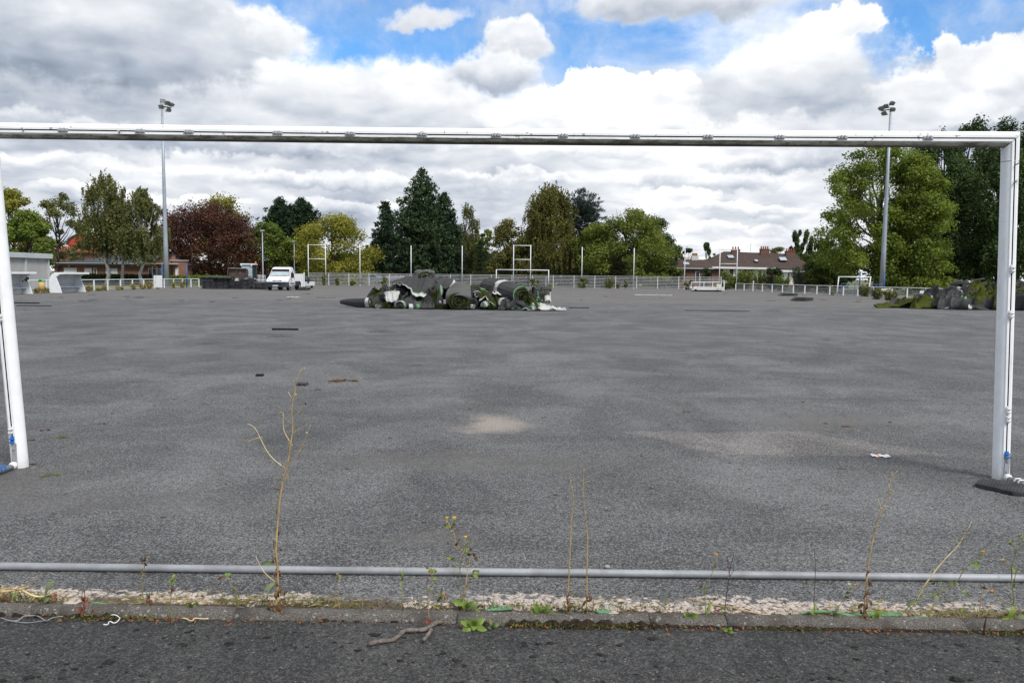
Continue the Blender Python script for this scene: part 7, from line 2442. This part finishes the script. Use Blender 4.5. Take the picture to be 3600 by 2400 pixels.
weed('broad-leaved green rosette left of the twin dead stalks', 3, (200, 1090), [([(200, 1095), (200, 1085)], 6, 4, 'stem_green')],
     [((190, 1090), (120, 1050), 30, 'leaf_near'), ((190, 1090), (150, 1000), 32, 'leaf_near'), ((200, 1090), (185, 1030), 34, 'leaf_near'), ((210, 1090), (250, 1030), 30, 'leaf_near'), ((210, 1092), (265, 995), 26, 'leaf_near'), ((215, 1092), (290, 1050), 28, 'leaf_near_grey'), ((215, 1094), (360, 1072), 28, 'leaf_near_grey'), ((220, 1092), (320, 1080), 24, 'leaf_near')], seed=18, name='rosette')
weed('green rosette between the twin stalks and the orange-flowered weed', 3, (1215, 1118), [([(1215, 1120), (1215, 1112)], 6, 4, 'stem_green')], [((1215, 1115), (1180, 1065), 26, 'leaf_near'), ((1215, 1115), (1205, 1070), 26, 'leaf_near'), ((1220, 1115), (1275, 1070), 28, 'leaf_near'), ((1220, 1115), (1285, 1095), 26, 'leaf_near_grey'), ((1215, 1115), (1240, 1060), 22, 'leaf_near')], seed=19, name='rosette')
weed('bright green rosette right of the forked dead stalk', 4, (735, 1130), [([(735, 1132), (735, 1125)], 6, 4, 'stem_green')], [((735, 1130), (725, 1040), 36, 'leaf_near'), ((735, 1130), (785, 1060), 30, 'leaf_near'), ((735, 1130), (700, 1075), 28, 'leaf_near'), ((735, 1130), (665, 1100), 24, 'leaf_near'), ((735, 1130), (790, 1105), 24, 'leaf_near')], seed=20, name='rosette')
weed('tiny green rosette on the kerb edge below the red forked stem', 3, (1490, 1210), [([(1490, 1215), (1490, 1205)], 4, 3, 'stem_green')], [((1490, 1210), (1470, 1170), 20, 'leaf_near'), ((1490, 1210), (1515, 1180), 20, 'leaf_near'), ((1490, 1210), (1460, 1200), 18, 'leaf_near'), ((1490, 1210), (1525, 1205), 18, 'leaf_near')], seed=21, zbase=-.014, name='rosette')
weed('thin brown-headed weed standing in front of the left pipe', 1, (1330, 605), [([(1330, 605), (1310, 450), (1308, 330), (1320, 250), (1330, 165)], 5, 2.5, 'stem_green')], [((1330, 190), (1295, 150), 22, 'leaf_dead'), ((1330, 180), (1358, 165), 24, 'leaf_dead'), ((1332, 200), (1335, 240), 16, 'leaf_dead'), ((1312, 300), (1300, 255), 18, 'leaf_dead'), ((1330, 175), (1345, 135), 18, 'leaf_dead')], seed=22, sprigs=12)
weed('green-headed thin weed rising from the kerb at the left', 1, (1575, 742), [([(1575, 742), (1565, 560), (1570, 450), (1580, 350)], 5, 3, 'stem_green')], [((1575, 380), (1555, 350), 26, 'leaf_near'), ((1580, 370), (1630, 340), 24, 'leaf_near'), ((1580, 350), (1600, 310), 22, 'leaf_near'), ((1572, 460), (1610, 425), 20, 'leaf_red'), ((1570, 400), (1590, 370), 22, 'leaf_near')], dead=[(1575, 735, 30)], seed=23, sprigs=22, zbase=-.014)
weed('thin forked seedling left of the tall dead weed', 1, (2195, 625), [([(2195, 625), (2170, 520), (2165, 450), (2165, 370)], 4, 2, 'stem_green'), ([(2160, 460), (2110, 380), (2080, 325)], 3.5, 2, 'stem_green')], [((2080, 330), (1985, 355), 20, 'leaf_dead'), ((2085, 330), (2065, 300), 22, 'leaf_near'), ((2085, 335), (2100, 310), 20, 'leaf_near')], seed=24, sprigs=12)
weed('reddish weed on the kerb at the left', 1, (765, 690), [([(765, 690), (770, 600), (775, 520), (780, 440)], 7, 3, 'leaf_red'), ([(825, 690), (850, 640), (890, 610)], 7, 4, 'leaf_dead')], [((765, 640), (720, 590), 34, 'leaf_red'), ((770, 620), (800, 560), 30, 'leaf_red'), ((765, 660), (735, 690), 34, 'leaf_red'), ((775, 560), (750, 500), 24, 'leaf_red'), ((770, 560), (820, 480), 22, 'leaf_dead')], dead=[(765, 660, 40)], seed=25, sprigs=30, zbase=-.008)
weed('small red-leaved plant left of the green-headed weed', 1, (1378, 590), [([(1378, 590), (1380, 540), (1375, 480)], 6, 3, 'leaf_red')], [((1378, 580), (1345, 540), 34, 'leaf_red'), ((1378, 580), (1395, 530), 36, 'leaf_red'), ((1376, 520), (1350, 460), 26, 'leaf_near_grey'), ((1378, 520), (1405, 475), 26, 'leaf_red')], seed=26, sprigs=14)
weed('dark green single-leaved plant at the far left', 1, (395, 570), [([(395, 570), (415, 490), (430, 440)], 6, 4, 'stem_green')], [((420, 480), (480, 360), 34, 'leaf_near_grey'), ((395, 560), (480, 490), 40, 'leaf_near_grey'), ((490, 560), (495, 495), 30, 'leaf_red')], seed=27, sprigs=14)
weed('small spiky green tuft left of the tall dead weed', 1, (1765, 618), [([(1765, 620), (1765, 610)], 6, 4, 'stem_green')], [((1760, 615), (1735, 540), 22, 'leaf_near'), ((1765, 615), (1755, 540), 22, 'leaf_dead'), ((1768, 615), (1790, 560), 24, 'leaf_near'), ((1770, 615), (1810, 565), 24, 'leaf_near'), ((1770, 615), (1820, 600), 20, 'leaf_near'), ((1760, 615), (1710, 590), 20, 'leaf_near')], seed=28, sprigs=16, name='rosette')
weed('flat bent dry straw clump at the far left corner', 1, (60, 560), [([(0, 470), (100, 455), (200, 440), (262, 415)], 13, 6, 'stem_pale'), ([(210, 455), (300, 500), (390, 512), (470, 485), (540, 455)], 11, 6, 'stem_pale'), ([(0, 430), (60, 435), (190, 445)], 9, 5, 'stem_straw'), ([(0, 505), (60, 540), (150, 565)], 10, 5, 'stem_straw'), ([(120, 450), (240, 400), (350, 310)], 4, 2, 'stem_straw'),
      ([(150, 470), (280, 420), (370, 365)], 3, 2, 'stem_straw'), ([(0, 455), (120, 470), (200, 460)], 8, 5, 'stem_pale')], [((10, 560), (60, 480), 40, 'leaf_near'), ((140, 560), (150, 440), 20, 'leaf_near'), ((90, 520), (100, 440), 18, 'leaf_near'), ((0, 420), (50, 380), 30, 'leaf_dead')], dead=[(60, 480, 60), (30, 520, 50), (110, 490, 50)], seed=29, sprigs=50, name='straw_clump')
weed('dry broken twiglet standing on the kerb near the right end', 4, (1485, 1228), [([(1485, 1228), (1490, 1170), (1498, 1120)], 7, 4, 'stem_red')], seed=30, zbase=-.016)
weed('small yellow seedling with a dark head left of the right-edge weed', 4, (1445, 1130), [([(1445, 1130), (1460, 1020), (1478, 905)], 4, 2, 'stem_straw')], [((1478, 910), (1495, 905), 14, 'leaf_dead')], [((1480, 908), 9, 'leaf_dead')], seed=31)

# ------------------------------------------------------------------ litter, twig, strings and crumbs
mat('twig_bark', (.22, .18, .15), .9, .4, 60, .8, 60, c2=(.09, .07, .06), dirt=(.40, .38, .34), dscale=30, damt=.3)
pts1 = [(950, 1240), (1040, 1222), (1140, 1205), (1200, 1180), (1260, 1140), (1350, 1128), (1440, 1120), (1510, 1090), (1580, 1060)]
pts2 = [(1488, 1110), (1465, 1160), (1440, 1190), (1420, 1215)]
t0_ = gp(*zp(2, 1260, 1150), -.012)
t = thing('twig', 'forked grey-brown twig lying on the path against the kerb', 'twig', t0_)
for k, (P, r0, r1) in enumerate(((pts1, .0085, .0095), (pts2, .008, .007))):
    w = [gp(*zp(2, *p), -.012) - t0_ for p in P]
    w = [Vector((q.x, q.y, (.012 if i else 0) * (i / len(w)) + .004 * math.sin(i * 2))) for i, q in enumerate(w)]
    sm = smooth_line(w)
    MB().tube(sm, [(r0 + (r1 - r0) * i / len(sm)) * (1 + .16 * math.sin(i * 1.9)) for i in range(len(sm))], 8).build('stem' if k == 0 else 'branch', 'twig_bark', t, smooth=True)


def string(label, reg, P, r, mt_, z=-.017, cat='string', name='string'):
    c = gp(*zp(reg, *P[0]), z)
    w = [gp(*zp(reg, *p), z) - c for p in P]
    o = MB().tube([q + Vector((0, 0, .004 + .003 * math.sin(i))) for i, q in enumerate(smooth_line(w))], r, 6).build(name, mt_, None, smooth=True, loc=c)
    return tag(o, label, cat)


string('white hooked cord with a frayed end in the gutter at the left', 1, [(1018, 692), (1075, 695), (1102, 715), (1085, 745), (1040, 758), (1005, 752), (985, 775), (950, 782)], .0022, 'white_plastic', -.008)
string('thin pale wire tangle along the gutter at the far left', 1, [(0, 715), (80, 740), (180, 730), (230, 700), (330, 690), (420, 745), (470, 715), (580, 708)], .0022, 'galvanised', -.012)
string('second thin pale wire on the path at the far left', 1, [(40, 745), (160, 752), (300, 755), (430, 745)], .0018, 'galvanised', -.018)
string('pale forked rootlet in the gutter left of the tall dead weed', 1, [(1675, 722), (1720, 728), (1770, 738), (1800, 720), (1915, 718)], .0026, 'stem_pale', -.006)
string('long thin straw lying on the crust at the right of the middle', 3, [(1200, 990), (1330, 1020), (1470, 1045), (1600, 1075), (1745, 1100)], .0028, 'stem_straw', .004, 'straw', 'straw')
mat('pebble', (.33, .32, .30), .8, .2, 20, .3, 60)
c = gp(*zp(3, 655, 780), 0)
o = MB().ball((0, 0, .010), .016, n=8, m=6, sq=(1, .8, .7)).build('pebble', 'pebble', None, smooth=True, loc=c)
tag(o, 'lone pale pebble just behind the pipe near the middle', 'pebble')
c = gp(*zp(3, 650, 1075), 0)
o = MB().ball((0, 0, .010), .014, n=8, m=6, sq=(1, .8, .9)).build('pebble', 'pebble', None, smooth=True, loc=c)
tag(o, 'grey pebble lying in the weeds right of the twin dead stalks', 'pebble')
c = gp(3095, 1605)
mat('wrapper', (.66, .66, .66), .45, .2, 30)
mat('wrapper_red', (.70, .20, .08), .45, .2, 30)
mb = MB()
n = 12
for i in range(n):
    x0, x1 = -.075 + .15 * i / n, -.075 + .15 * (i + 1) / n
    z0, z1 = .006 + .004 * math.sin(i * 1.3), .006 + .004 * math.sin((i + 1) * 1.3)
    mb.add([(x0, -.035, z0), (x1, -.035, z1), (x1, .035, z1 + .006), (x0, .035, z0 + .006)], [(0, 1, 2, 3)], 1 if i == 4 else 0)
o = mb.build('sweet_wrapper', ['wrapper', 'wrapper_red'], None, loc=(c.x, c.y, .002))
o.rotation_euler = (0, 0, -.15)
tag(o, 'crumpled white and red wrapper lying on the asphalt left of the right goalpost', 'wrapper')
# thin mint plastic strip behind the kerb
for (reg, P, lab) in ((4, [(200, 1100), (300, 1072), (480, 1075), (560, 1098), (700, 1085), (920, 1085), (930, 1112), (700, 1110), (560, 1112), (450, 1085), (280, 1088)], 'mint green plastic turf strip trapped behind the kerb near the right end'),
                      (4, [(960, 1118), (1100, 1114), (1105, 1134), (970, 1136)], 'short mint green plastic scrap behind the kerb at the right end'),
                      (3, [(575, 1078), (640, 1060), (680, 1068), (660, 1090), (600, 1095)], 'small mint plastic scrap behind the kerb right of the twin stalks'),
                      (2, [(1950, 960), (2000, 925), (2140, 920), (2171, 930), (2171, 948), (2060, 950)], 'mint plastic scrap behind the kerb right of the yellow-flowered weed'),
                      (1, [(830, 578), (900, 572), (985, 580), (985, 590), (900, 588)], 'thin mint plastic sliver behind the kerb at the left')):
    q = [gp(*zp(reg, *p), .006) for p in P]
    c = q[0]
    o = MB().prism([p - c + Vector((0, 0, .002 * math.sin(i * 2.1))) for i, p in enumerate(q)], (0, 0, .005)).build('plastic_scrap', 'turf_mint', None, loc=c)
    tag(o, lab, 'plastic scrap')

g = np.random.default_rng(77)
leafmat('litter_leaf', (.075, .032, .014), (.27, .095, .034), (.14, .11, .05), .35, trans=.1)
leafmat('moss_leaf', (.045, .055, .010), (.12, .13, .025), (.03, .02, .01), .3, trans=.1)
mat('humus', (.018, .012, .008), .95, .5, 30, .8, 120, c2=(.045, .028, .016))
# fallen leaves in the gutter and behind the kerb
n = 1400
x = g.uniform(-3.3, 3.3, n)
yk = 3.395 + KS * x
front = g.random(n) < .8
y = np.where(front, yk - .088 - np.abs(g.normal(size=n)) * .022, yk + .01 + np.abs(g.normal(size=n)) * .06)
z = np.where(front, -.017, .004) + g.uniform(0, .010, n)
dens = np.sin(x * 3.1) + np.sin(x * 7.7 + 2) + g.normal(size=n)
keep = dens > -.4
P = np.stack([x, y, z], axis=1)[keep]
m_ = len(P)
L = g.uniform(.007, .022, m_)
V = leafquads(P, unit(np.array([0, -.2, 1.0]) + g.normal(size=(m_, 3)) * .35), rdirs(g, m_), L, L * .42, .35)
tag(quads('leaf_litter', V, 'litter_leaf'), 'small fallen red-brown leaves caught along the kerb', 'leaves', kind='stuff')
# broken pale crust: loose flat fragments behind the kerb
n = 3300
x = g.uniform(-3.4, 3.4, n)
dyc = np.abs(g.normal(size=n)) * .05 + .035
dn = np.sin(x * 1.9 + .4) + .8 * np.sin(x * 4.7 + 1) + .7 * np.sin(x * 11) + g.normal(size=n) * .55 - (dyc - .09) * 6
ok = dn > -.1
CRUST = (np.stack([x, 3.395 + KS * x + dyc, np.full(n, .0)], axis=1)[ok], (.004 + g.gamma(1.6, .0042, n))[ok])
# dark humus ribbon in the gutter, lumpy
mb = MB()
xs_ = np.linspace(-3.2, 3.2, 330)
rowsn = 6
vs, fs = [], []
for i, x in enumerate(xs_):
    wd = .006 + .036 * max(0, math.sin(x * 2.3 + 1) * .6 + math.sin(x * 6.1) * .5 + g.normal() * .3)
    if x > .5:
        wd += .010
    for j in range(rowsn):
        f = j / (rowsn - 1)
        vs.append((x, ky(x) - .072 - f * wd, -.023 + (.020 * math.sin(PI * (f * .8 + .2)) * (.6 + .6 * g.random())) * (wd / .03)))
for i in range(len(xs_) - 1):
    for j in range(rowsn - 1):
        a = i * rowsn + j
        fs.append((a, a + 1, a + rowsn + 1, a + rowsn))
mb.add(vs, fs)
tag(mb.build('gutter_soil', 'humus', None), 'dark crumbly soil gathered in the gutter along the kerb', 'soil', kind='stuff')
# moss and tiny plants: gutter and crust strip
n = 11300
x = g.uniform(-3.4, 3.4, n)
yk = 3.395 + KS * x
front = g.random(n) < .42
ok = np.where(front, (np.sin(x * 2.9 + .5) + np.sin(x * 6.3) + g.normal(size=n) * .5 + .25 * x) > .5, (np.sin(x * 2.1 + 2) + np.sin(x * 5.3 + 1) + g.normal(size=n) * .6) > .35)
y = np.where(front, yk - .095 - np.abs(g.normal(size=n)) * .018, yk + .006 + np.abs(g.normal(size=n)) * .035)
z = np.where(front, -.014, .002) + g.random(n) * .014
P = np.stack([x, y, z], axis=1)[ok]
m_ = len(P)
L = g.uniform(.006, .020, m_)
V = leafquads(P, unit(g.normal(size=(m_, 3)) + np.array([0, -.4, .6])), unit(rdirs(g, m_) + np.array([0, 0, .9])), L, L * .32, .2)
tag(quads('moss', V, 'moss_leaf'), 'moss and tiny grass along both sides of the kerb', 'moss', kind='stuff')
# low tangled growth along the kerb: fine stems with small leaves
n = 330
x = g.uniform(-3.4, 3.4, n)
ok = (np.sin(x * 2.3 + 1) + np.sin(x * 6.1 + 3) + g.normal(size=n) * .8) > .2
x = x[ok]
Vs = []
for xx in x:
    hgt_ = g.gamma(2.2, .012) + .012
    b0_ = np.array([xx, 3.395 + KS * xx + .012 + abs(g.normal()) * .03, .0])
    tip_ = b0_ + np.array([g.normal() * .3 * hgt_, g.normal() * .3 * hgt_, hgt_])
    m_ = 7
    k_ = np.linspace(.0, 1, m_)
    Pm = b0_ + (tip_ - b0_) * k_[:, None]
    T_ = unit(np.tile(tip_ - b0_, (m_, 1)))
    Vs.append(leafquads(Pm, unit(g.normal(size=(m_, 3))), T_, np.full(m_, hgt_ / 4), np.full(m_, .0022), 0))
    Vs.append(leafquads(Pm[1:] + g.normal(size=(m_ - 1, 3)) * .004, unit(g.normal(size=(m_ - 1, 3)) + np.array([0, -.3, .5])), rdirs(g, m_ - 1), g.uniform(.008, .020, m_ - 1), g.uniform(.003, .008, m_ - 1), .2))
tag(quads('kerb_growth', np.concatenate(Vs), 'leaf_weed'), 'low tangled seedlings along the back of the kerb', 'growth', kind='stuff')
# dead fibres and straw bits on the crust
n = 3300
x = g.uniform(-3.4, 3.4, n)
y = 3.395 + KS * x + .01 + np.abs(g.normal(size=n)) * .06
ok = (np.sin(x * 1.7 + 4) + np.sin(x * 4.4) + g.normal(size=n) * .6) > .1
P = np.stack([x, y, .003 + g.random(n) * .010], axis=1)[ok]
m_ = len(P)
L = g.uniform(.015, .07, m_)
T = rdirs(g, m_); T[:, 2] *= .15
tag(quads('straw_bits', leafquads(P, unit(np.array([0, 0, 1.0]) + g.normal(size=(m_, 3)) * .3), unit(T), L, np.full(m_, .0024), .1), 'leaf_dry'), 'dry fibres and straw scattered on the pale crust behind the kerb', 'straw', kind='stuff')


def lumps(name, label, cat, P, R, mt_, sq=.35, seed=1):
    """scattered small cushions as one mesh"""
    gg = np.random.default_rng(seed)
    mb = MB()
    for p, r in zip(P, R):
        n_, m__ = 8, 3
        vs, fs = [], []
        a0 = gg.uniform(0, 6.3)
        el_ = gg.uniform(.6, 1.0)
        for i in range(m__):
            th = (i + 1) / m__ * PI / 2
            for j in range(n_):
                a = a0 + 2 * PI * j / n_
                rr = r * (1 + .30 * gg.normal())
                vs.append((p[0] + rr * math.sin(th) * math.cos(a), p[1] + rr * el_ * math.sin(th) * math.sin(a), p[2] + r * sq * math.cos(th)))
        vs.append((p[0], p[1], p[2] + r * sq))
        top_ = len(vs) - 1
        for j in range(n_):
            fs.append((top_, j, (j + 1) % n_))
        for i in range(m__ - 1):
            for j in range(n_):
                fs.append((i * n_ + j, (i + 1) * n_ + j, (i + 1) * n_ + (j + 1) % n_, i * n_ + (j + 1) % n_))
        mb.add(vs, fs)
    return tag(mb.build(name, mt_, None, smooth=True), label, cat, kind='stuff')


mat('crust_pale', (.56, .48, .42), .95, .3, 40, .5, 120, c2=(.36, .29, .24))
lumps('crust', 'broken pale pinkish crust fragments along the back of the kerb', 'crust', CRUST[0], CRUST[1], 'crust_pale', .28, 9)
mat('path_moss', (.016, .016, .014), .95, .5, 60, .9, 150, c2=(.034, .033, .030))
n = 1200
x = g.uniform(-3.3, 3.3, n); y = g.uniform(2.6, 3.22, n) + KS * x
cl_ = np.sin(x * 4.1 + 2 * np.sin(y * 7)) + np.sin(y * 11 + x * 2) + g.normal(size=n) * .7
ok = cl_ > -.1
lumps('path_moss', 'dark dry moss cushions dotted over the near tarmac path', 'moss', np.stack([x, y, np.full(n, -.0225)], axis=1)[ok], (g.gamma(1.3, .0040, n) + .002)[ok], 'path_moss', .40)
# small debris scattered over the pitch
mat('crumb_black', (.020, .020, .020), .95, .3, 30, .6, 80)
mat('crumb_heap', (.060, .060, .061), .95, .4, 8, .9, 80, c2=(.11, .11, .11))
mat('debris_brown', (.10, .055, .03), .95, .5, 20, .6, 60, c2=(.05, .03, .02))
n = 420
Yd = 4.6 + g.random(n) ** 1.5 * 60
Xd = g.uniform(-.66, .66, n) * Yd
lumps('pitch_debris', 'tiny dark brown scraps scattered over the asphalt', 'debris', np.stack([Xd, Yd, np.full(n, .0)], axis=1), .003 + g.random(n) ** 2 * .012 + Yd * .0006, 'debris_brown', .3, 5)
mat('moss_rust', (.14, .055, .018), .95, .5, 20, .9, 60, c2=(.07, .035, .012))
mat('moss_green', (.12, .13, .03), .95, .5, 20, .9, 60, c2=(.07, .08, .02))


def mossclump(label, u, v, wpx, mt_, seed):
    gg = np.random.default_rng(seed)
    c = gp(u, v)
    r = wpx / 2 * c.y / FPX
    mb = MB()
    for k in range(9):
        a, q = gg.uniform(0, 6.3), math.sqrt(gg.random())
        mb.ball((r * q * math.cos(a), r * .9 * q * math.sin(a), .002), r * gg.uniform(.12, .3), n=7, m=4, sq=(1.3, 1, .28))
    o = mb.build('moss_clump', mt_, None, smooth=True, loc=c)
    return tag(o, label, 'moss', 'loose moss clumps on the asphalt')


for i, (u, v, w, mt_, lab) in enumerate(((160, 1512, 40, 'moss_rust', 'rust-brown moss clump farthest from the left goalpost foot, of the group right of it'), (105, 1547, 34, 'moss_rust', 'rust-brown moss clump nearest the left goalpost'), (222, 1536, 46, 'moss_green', 'green-topped moss clump right of the left goalpost'), (360, 1490, 30, 'moss_rust', 'thin brown moss scrap a stride right of the left goalpost'),
        (1205, 1338, 90, 'moss_rust', 'largest rust-orange moss scrap right of the tall weed tip'), (1115, 1369, 34, 'leaf_dead', 'dark brown scrap below the black rubber block by the weed tip'), (2410, 1447, 34, 'leaf_dead', 'dark brown scrap above the pale repair patch'), (2975, 1498, 46, 'leaf_dead', 'dark mossy scrap above the white wrapper'),
        (2902, 1488, 18, 'moss_rust', 'small brown scrap left of the dark mossy scrap'), (3400, 1653, 26, 'moss_green', 'small green moss clump left of the right goalpost foot'), (2963, 1647, 30, 'leaf_dead', 'dark brown scrap below the white wrapper'), (165, 1672, 70, 'moss_green', 'flat yellow-green moss patch in front of the left goalpost'), (1910, 1466, 20, 'moss_rust', 'tiny brown scrap right of the sandy patch'))):
    mossclump(lab, u, v, w, mt_, 300 + i)

# rubber offcuts, crumb heaps and bigger scraps on the pitch
def slab(name, label, cat, u, v, wpx, d, h, mt_, yaw=0.0, group=None, seed=0):
    gg = random.Random(seed)
    c = gp(u, v)
    w = wpx * c.y / FPX
    n = 8
    top_ = [(-w / 2 + w * i / n, d / 2 * (1 + gg.uniform(-.4, .3))) for i in range(n + 1)]
    bot_ = [(-w / 2 + w * i / n, -d / 2 * (1 + gg.uniform(-.4, .3))) for i in range(n, -1, -1)]
    o = MB().prism([(x, y, 0) for x, y in bot_[::-1] + top_[::-1]], (0, 0, h)).build(name, mt_, None, loc=(c.x, c.y, gz(c.x, c.y) - .002))
    o.rotation_euler = (0, 0, yaw)
    return tag(o, label, cat, group)


slab('rubber_block', 'small black rubber block left of the tall weed tip', 'rubber piece', 914, 1319, 22, .10, .03, 'crumb_black')
slab('rubber_block', 'flat dark rubber slab just right of the tall weed tip', 'rubber piece', 1063, 1352, 36, .16, .035, 'rubber_mat', .1)
slab('rubber_strip', 'thin dark strip lying across the asphalt left of the turf heap', 'strip', 1003, 1158, 90, .10, .05, 'crumb_black')
slab('rubber_strip', 'long black strip on the asphalt by the left goalpost', 'strip', 85, 1066, 100, .22, .05, 'crumb_black')
slab('rubber_strip', 'second long dark strip below the first near the left goalpost', 'strip', 120, 1075, 115, .2, .04, 'strip_dark')
slab('rubber_strip', 'long dark line of rubber right of the turf heap', 'strip', 2035, 1082, 70, .12, .04, 'crumb_black')
slab('white_strip', 'long white strip of turf marking lying on the far asphalt', 'strip', 2295, 1037, 130, .6, .05, 'turf_white', -.03)
slab('white_sheet', 'white sheet lying on the asphalt in front of the truck', 'sheet', 1032, 1045, 34, .7, .05, 'turf_white')
slab('white_sheet', 'small white line scrap at the far right by the small goal', 'sheet', 2835, 1029, 30, .4, .04, 'turf_white')
for (u, v, w, lab) in ((2772, 1040, 56, 'stacked black mat slabs lying on the far asphalt, farther of the two'), (2822, 1057, 62, 'stacked black mat slabs lying on the far asphalt, nearer of the two'), (1068, 1020, 40, 'black mat slab lying on the asphalt right of the truck')):
    c = gp(u, v)
    t = thing('mat_slab', lab, 'mat', c)
    w_ = w * c.y / FPX
    for k in range(3):
        MB().box((.1 * k - .08, .1 * k, .05 + .075 * k), (w_ * (1 - .12 * k), 1.1, .06), Matrix.Rotation(.06 * k - .04, 3, 'Z') @ Matrix.Rotation(.03 * (k - 1), 3, 'Y')).build('mat', 'pad_black', t)
lab_ = 'thin dark rubber offcut lying flat on the far asphalt'
for i in range(46):
    u, v = rnd.uniform(150, 3050), 1026 + 36 * rnd.random() ** .8
    if 1180 < u < 2010 and v > 1034 or 640 < u < 1120 and v < 1030:
        continue
    slab('rubber_offcut', lab_, 'rubber piece', u, v, rnd.uniform(8, 34), rnd.uniform(.06, .22), .02, rnd.choice(['crumb_black', 'strip_dark', 'debris_brown']), rnd.uniform(-.2, .2), 'thin rubber offcuts on the far asphalt', i)
slab('brown_debris', 'long streak of rusty brown debris on the asphalt before the trailer bed', 'debris', 2520, 1092, 220, .45, .025, 'debris_brown', -.02)
for i, (u, v, w, lab) in enumerate(((745, 1203, 110, 'low dark mound of rubber crumb, leftmost of three on the asphalt'), (985, 1181, 100, 'low dark mound of rubber crumb below the thin strip'), (1350, 1166, 110, 'low dark mound of rubber crumb in front of the turf heap'), (1460, 1282, 60, 'tiny mound of rubber crumb below the turf heap mound'))):
    gg = np.random.default_rng(400 + i)
    c = gp(u, v)
    r = w / 2 * c.y / FPX
    nn = 22
    vs, fs = [], []
    for a in range(nn + 1):
        for b_ in range(nn + 1):
            x_, y_ = (a / nn * 2 - 1) * r, (b_ / nn * 2 - 1) * r * 1.1
            d = math.hypot(x_ / r, y_ / (r * 1.1))
            gx = gz(c.x + x_, c.y + y_) - .003
            h = max(0, 1 - d) ** 1.5 * .11 * r * 1.1 * (1 + .8 * math.sin(x_ * 9 + i) * math.sin(y_ * 7)) + gg.normal() * .004 * (d < 1)
            vs.append((x_, y_, gx + (h if d < 1 else -.004)))
    for a in range(nn):
        for b_ in range(nn):
            q = a * (nn + 1) + b_
            fs.append((q, q + nn + 1, q + nn + 2, q + 1))
    o = MB().add(vs, fs).build('rubber_crumb_mound', 'crumb_heap', None, smooth=True, loc=(c.x, c.y, .0))
    tag(o, lab, 'rubber crumb', 'mounds of rubber crumb on the asphalt')
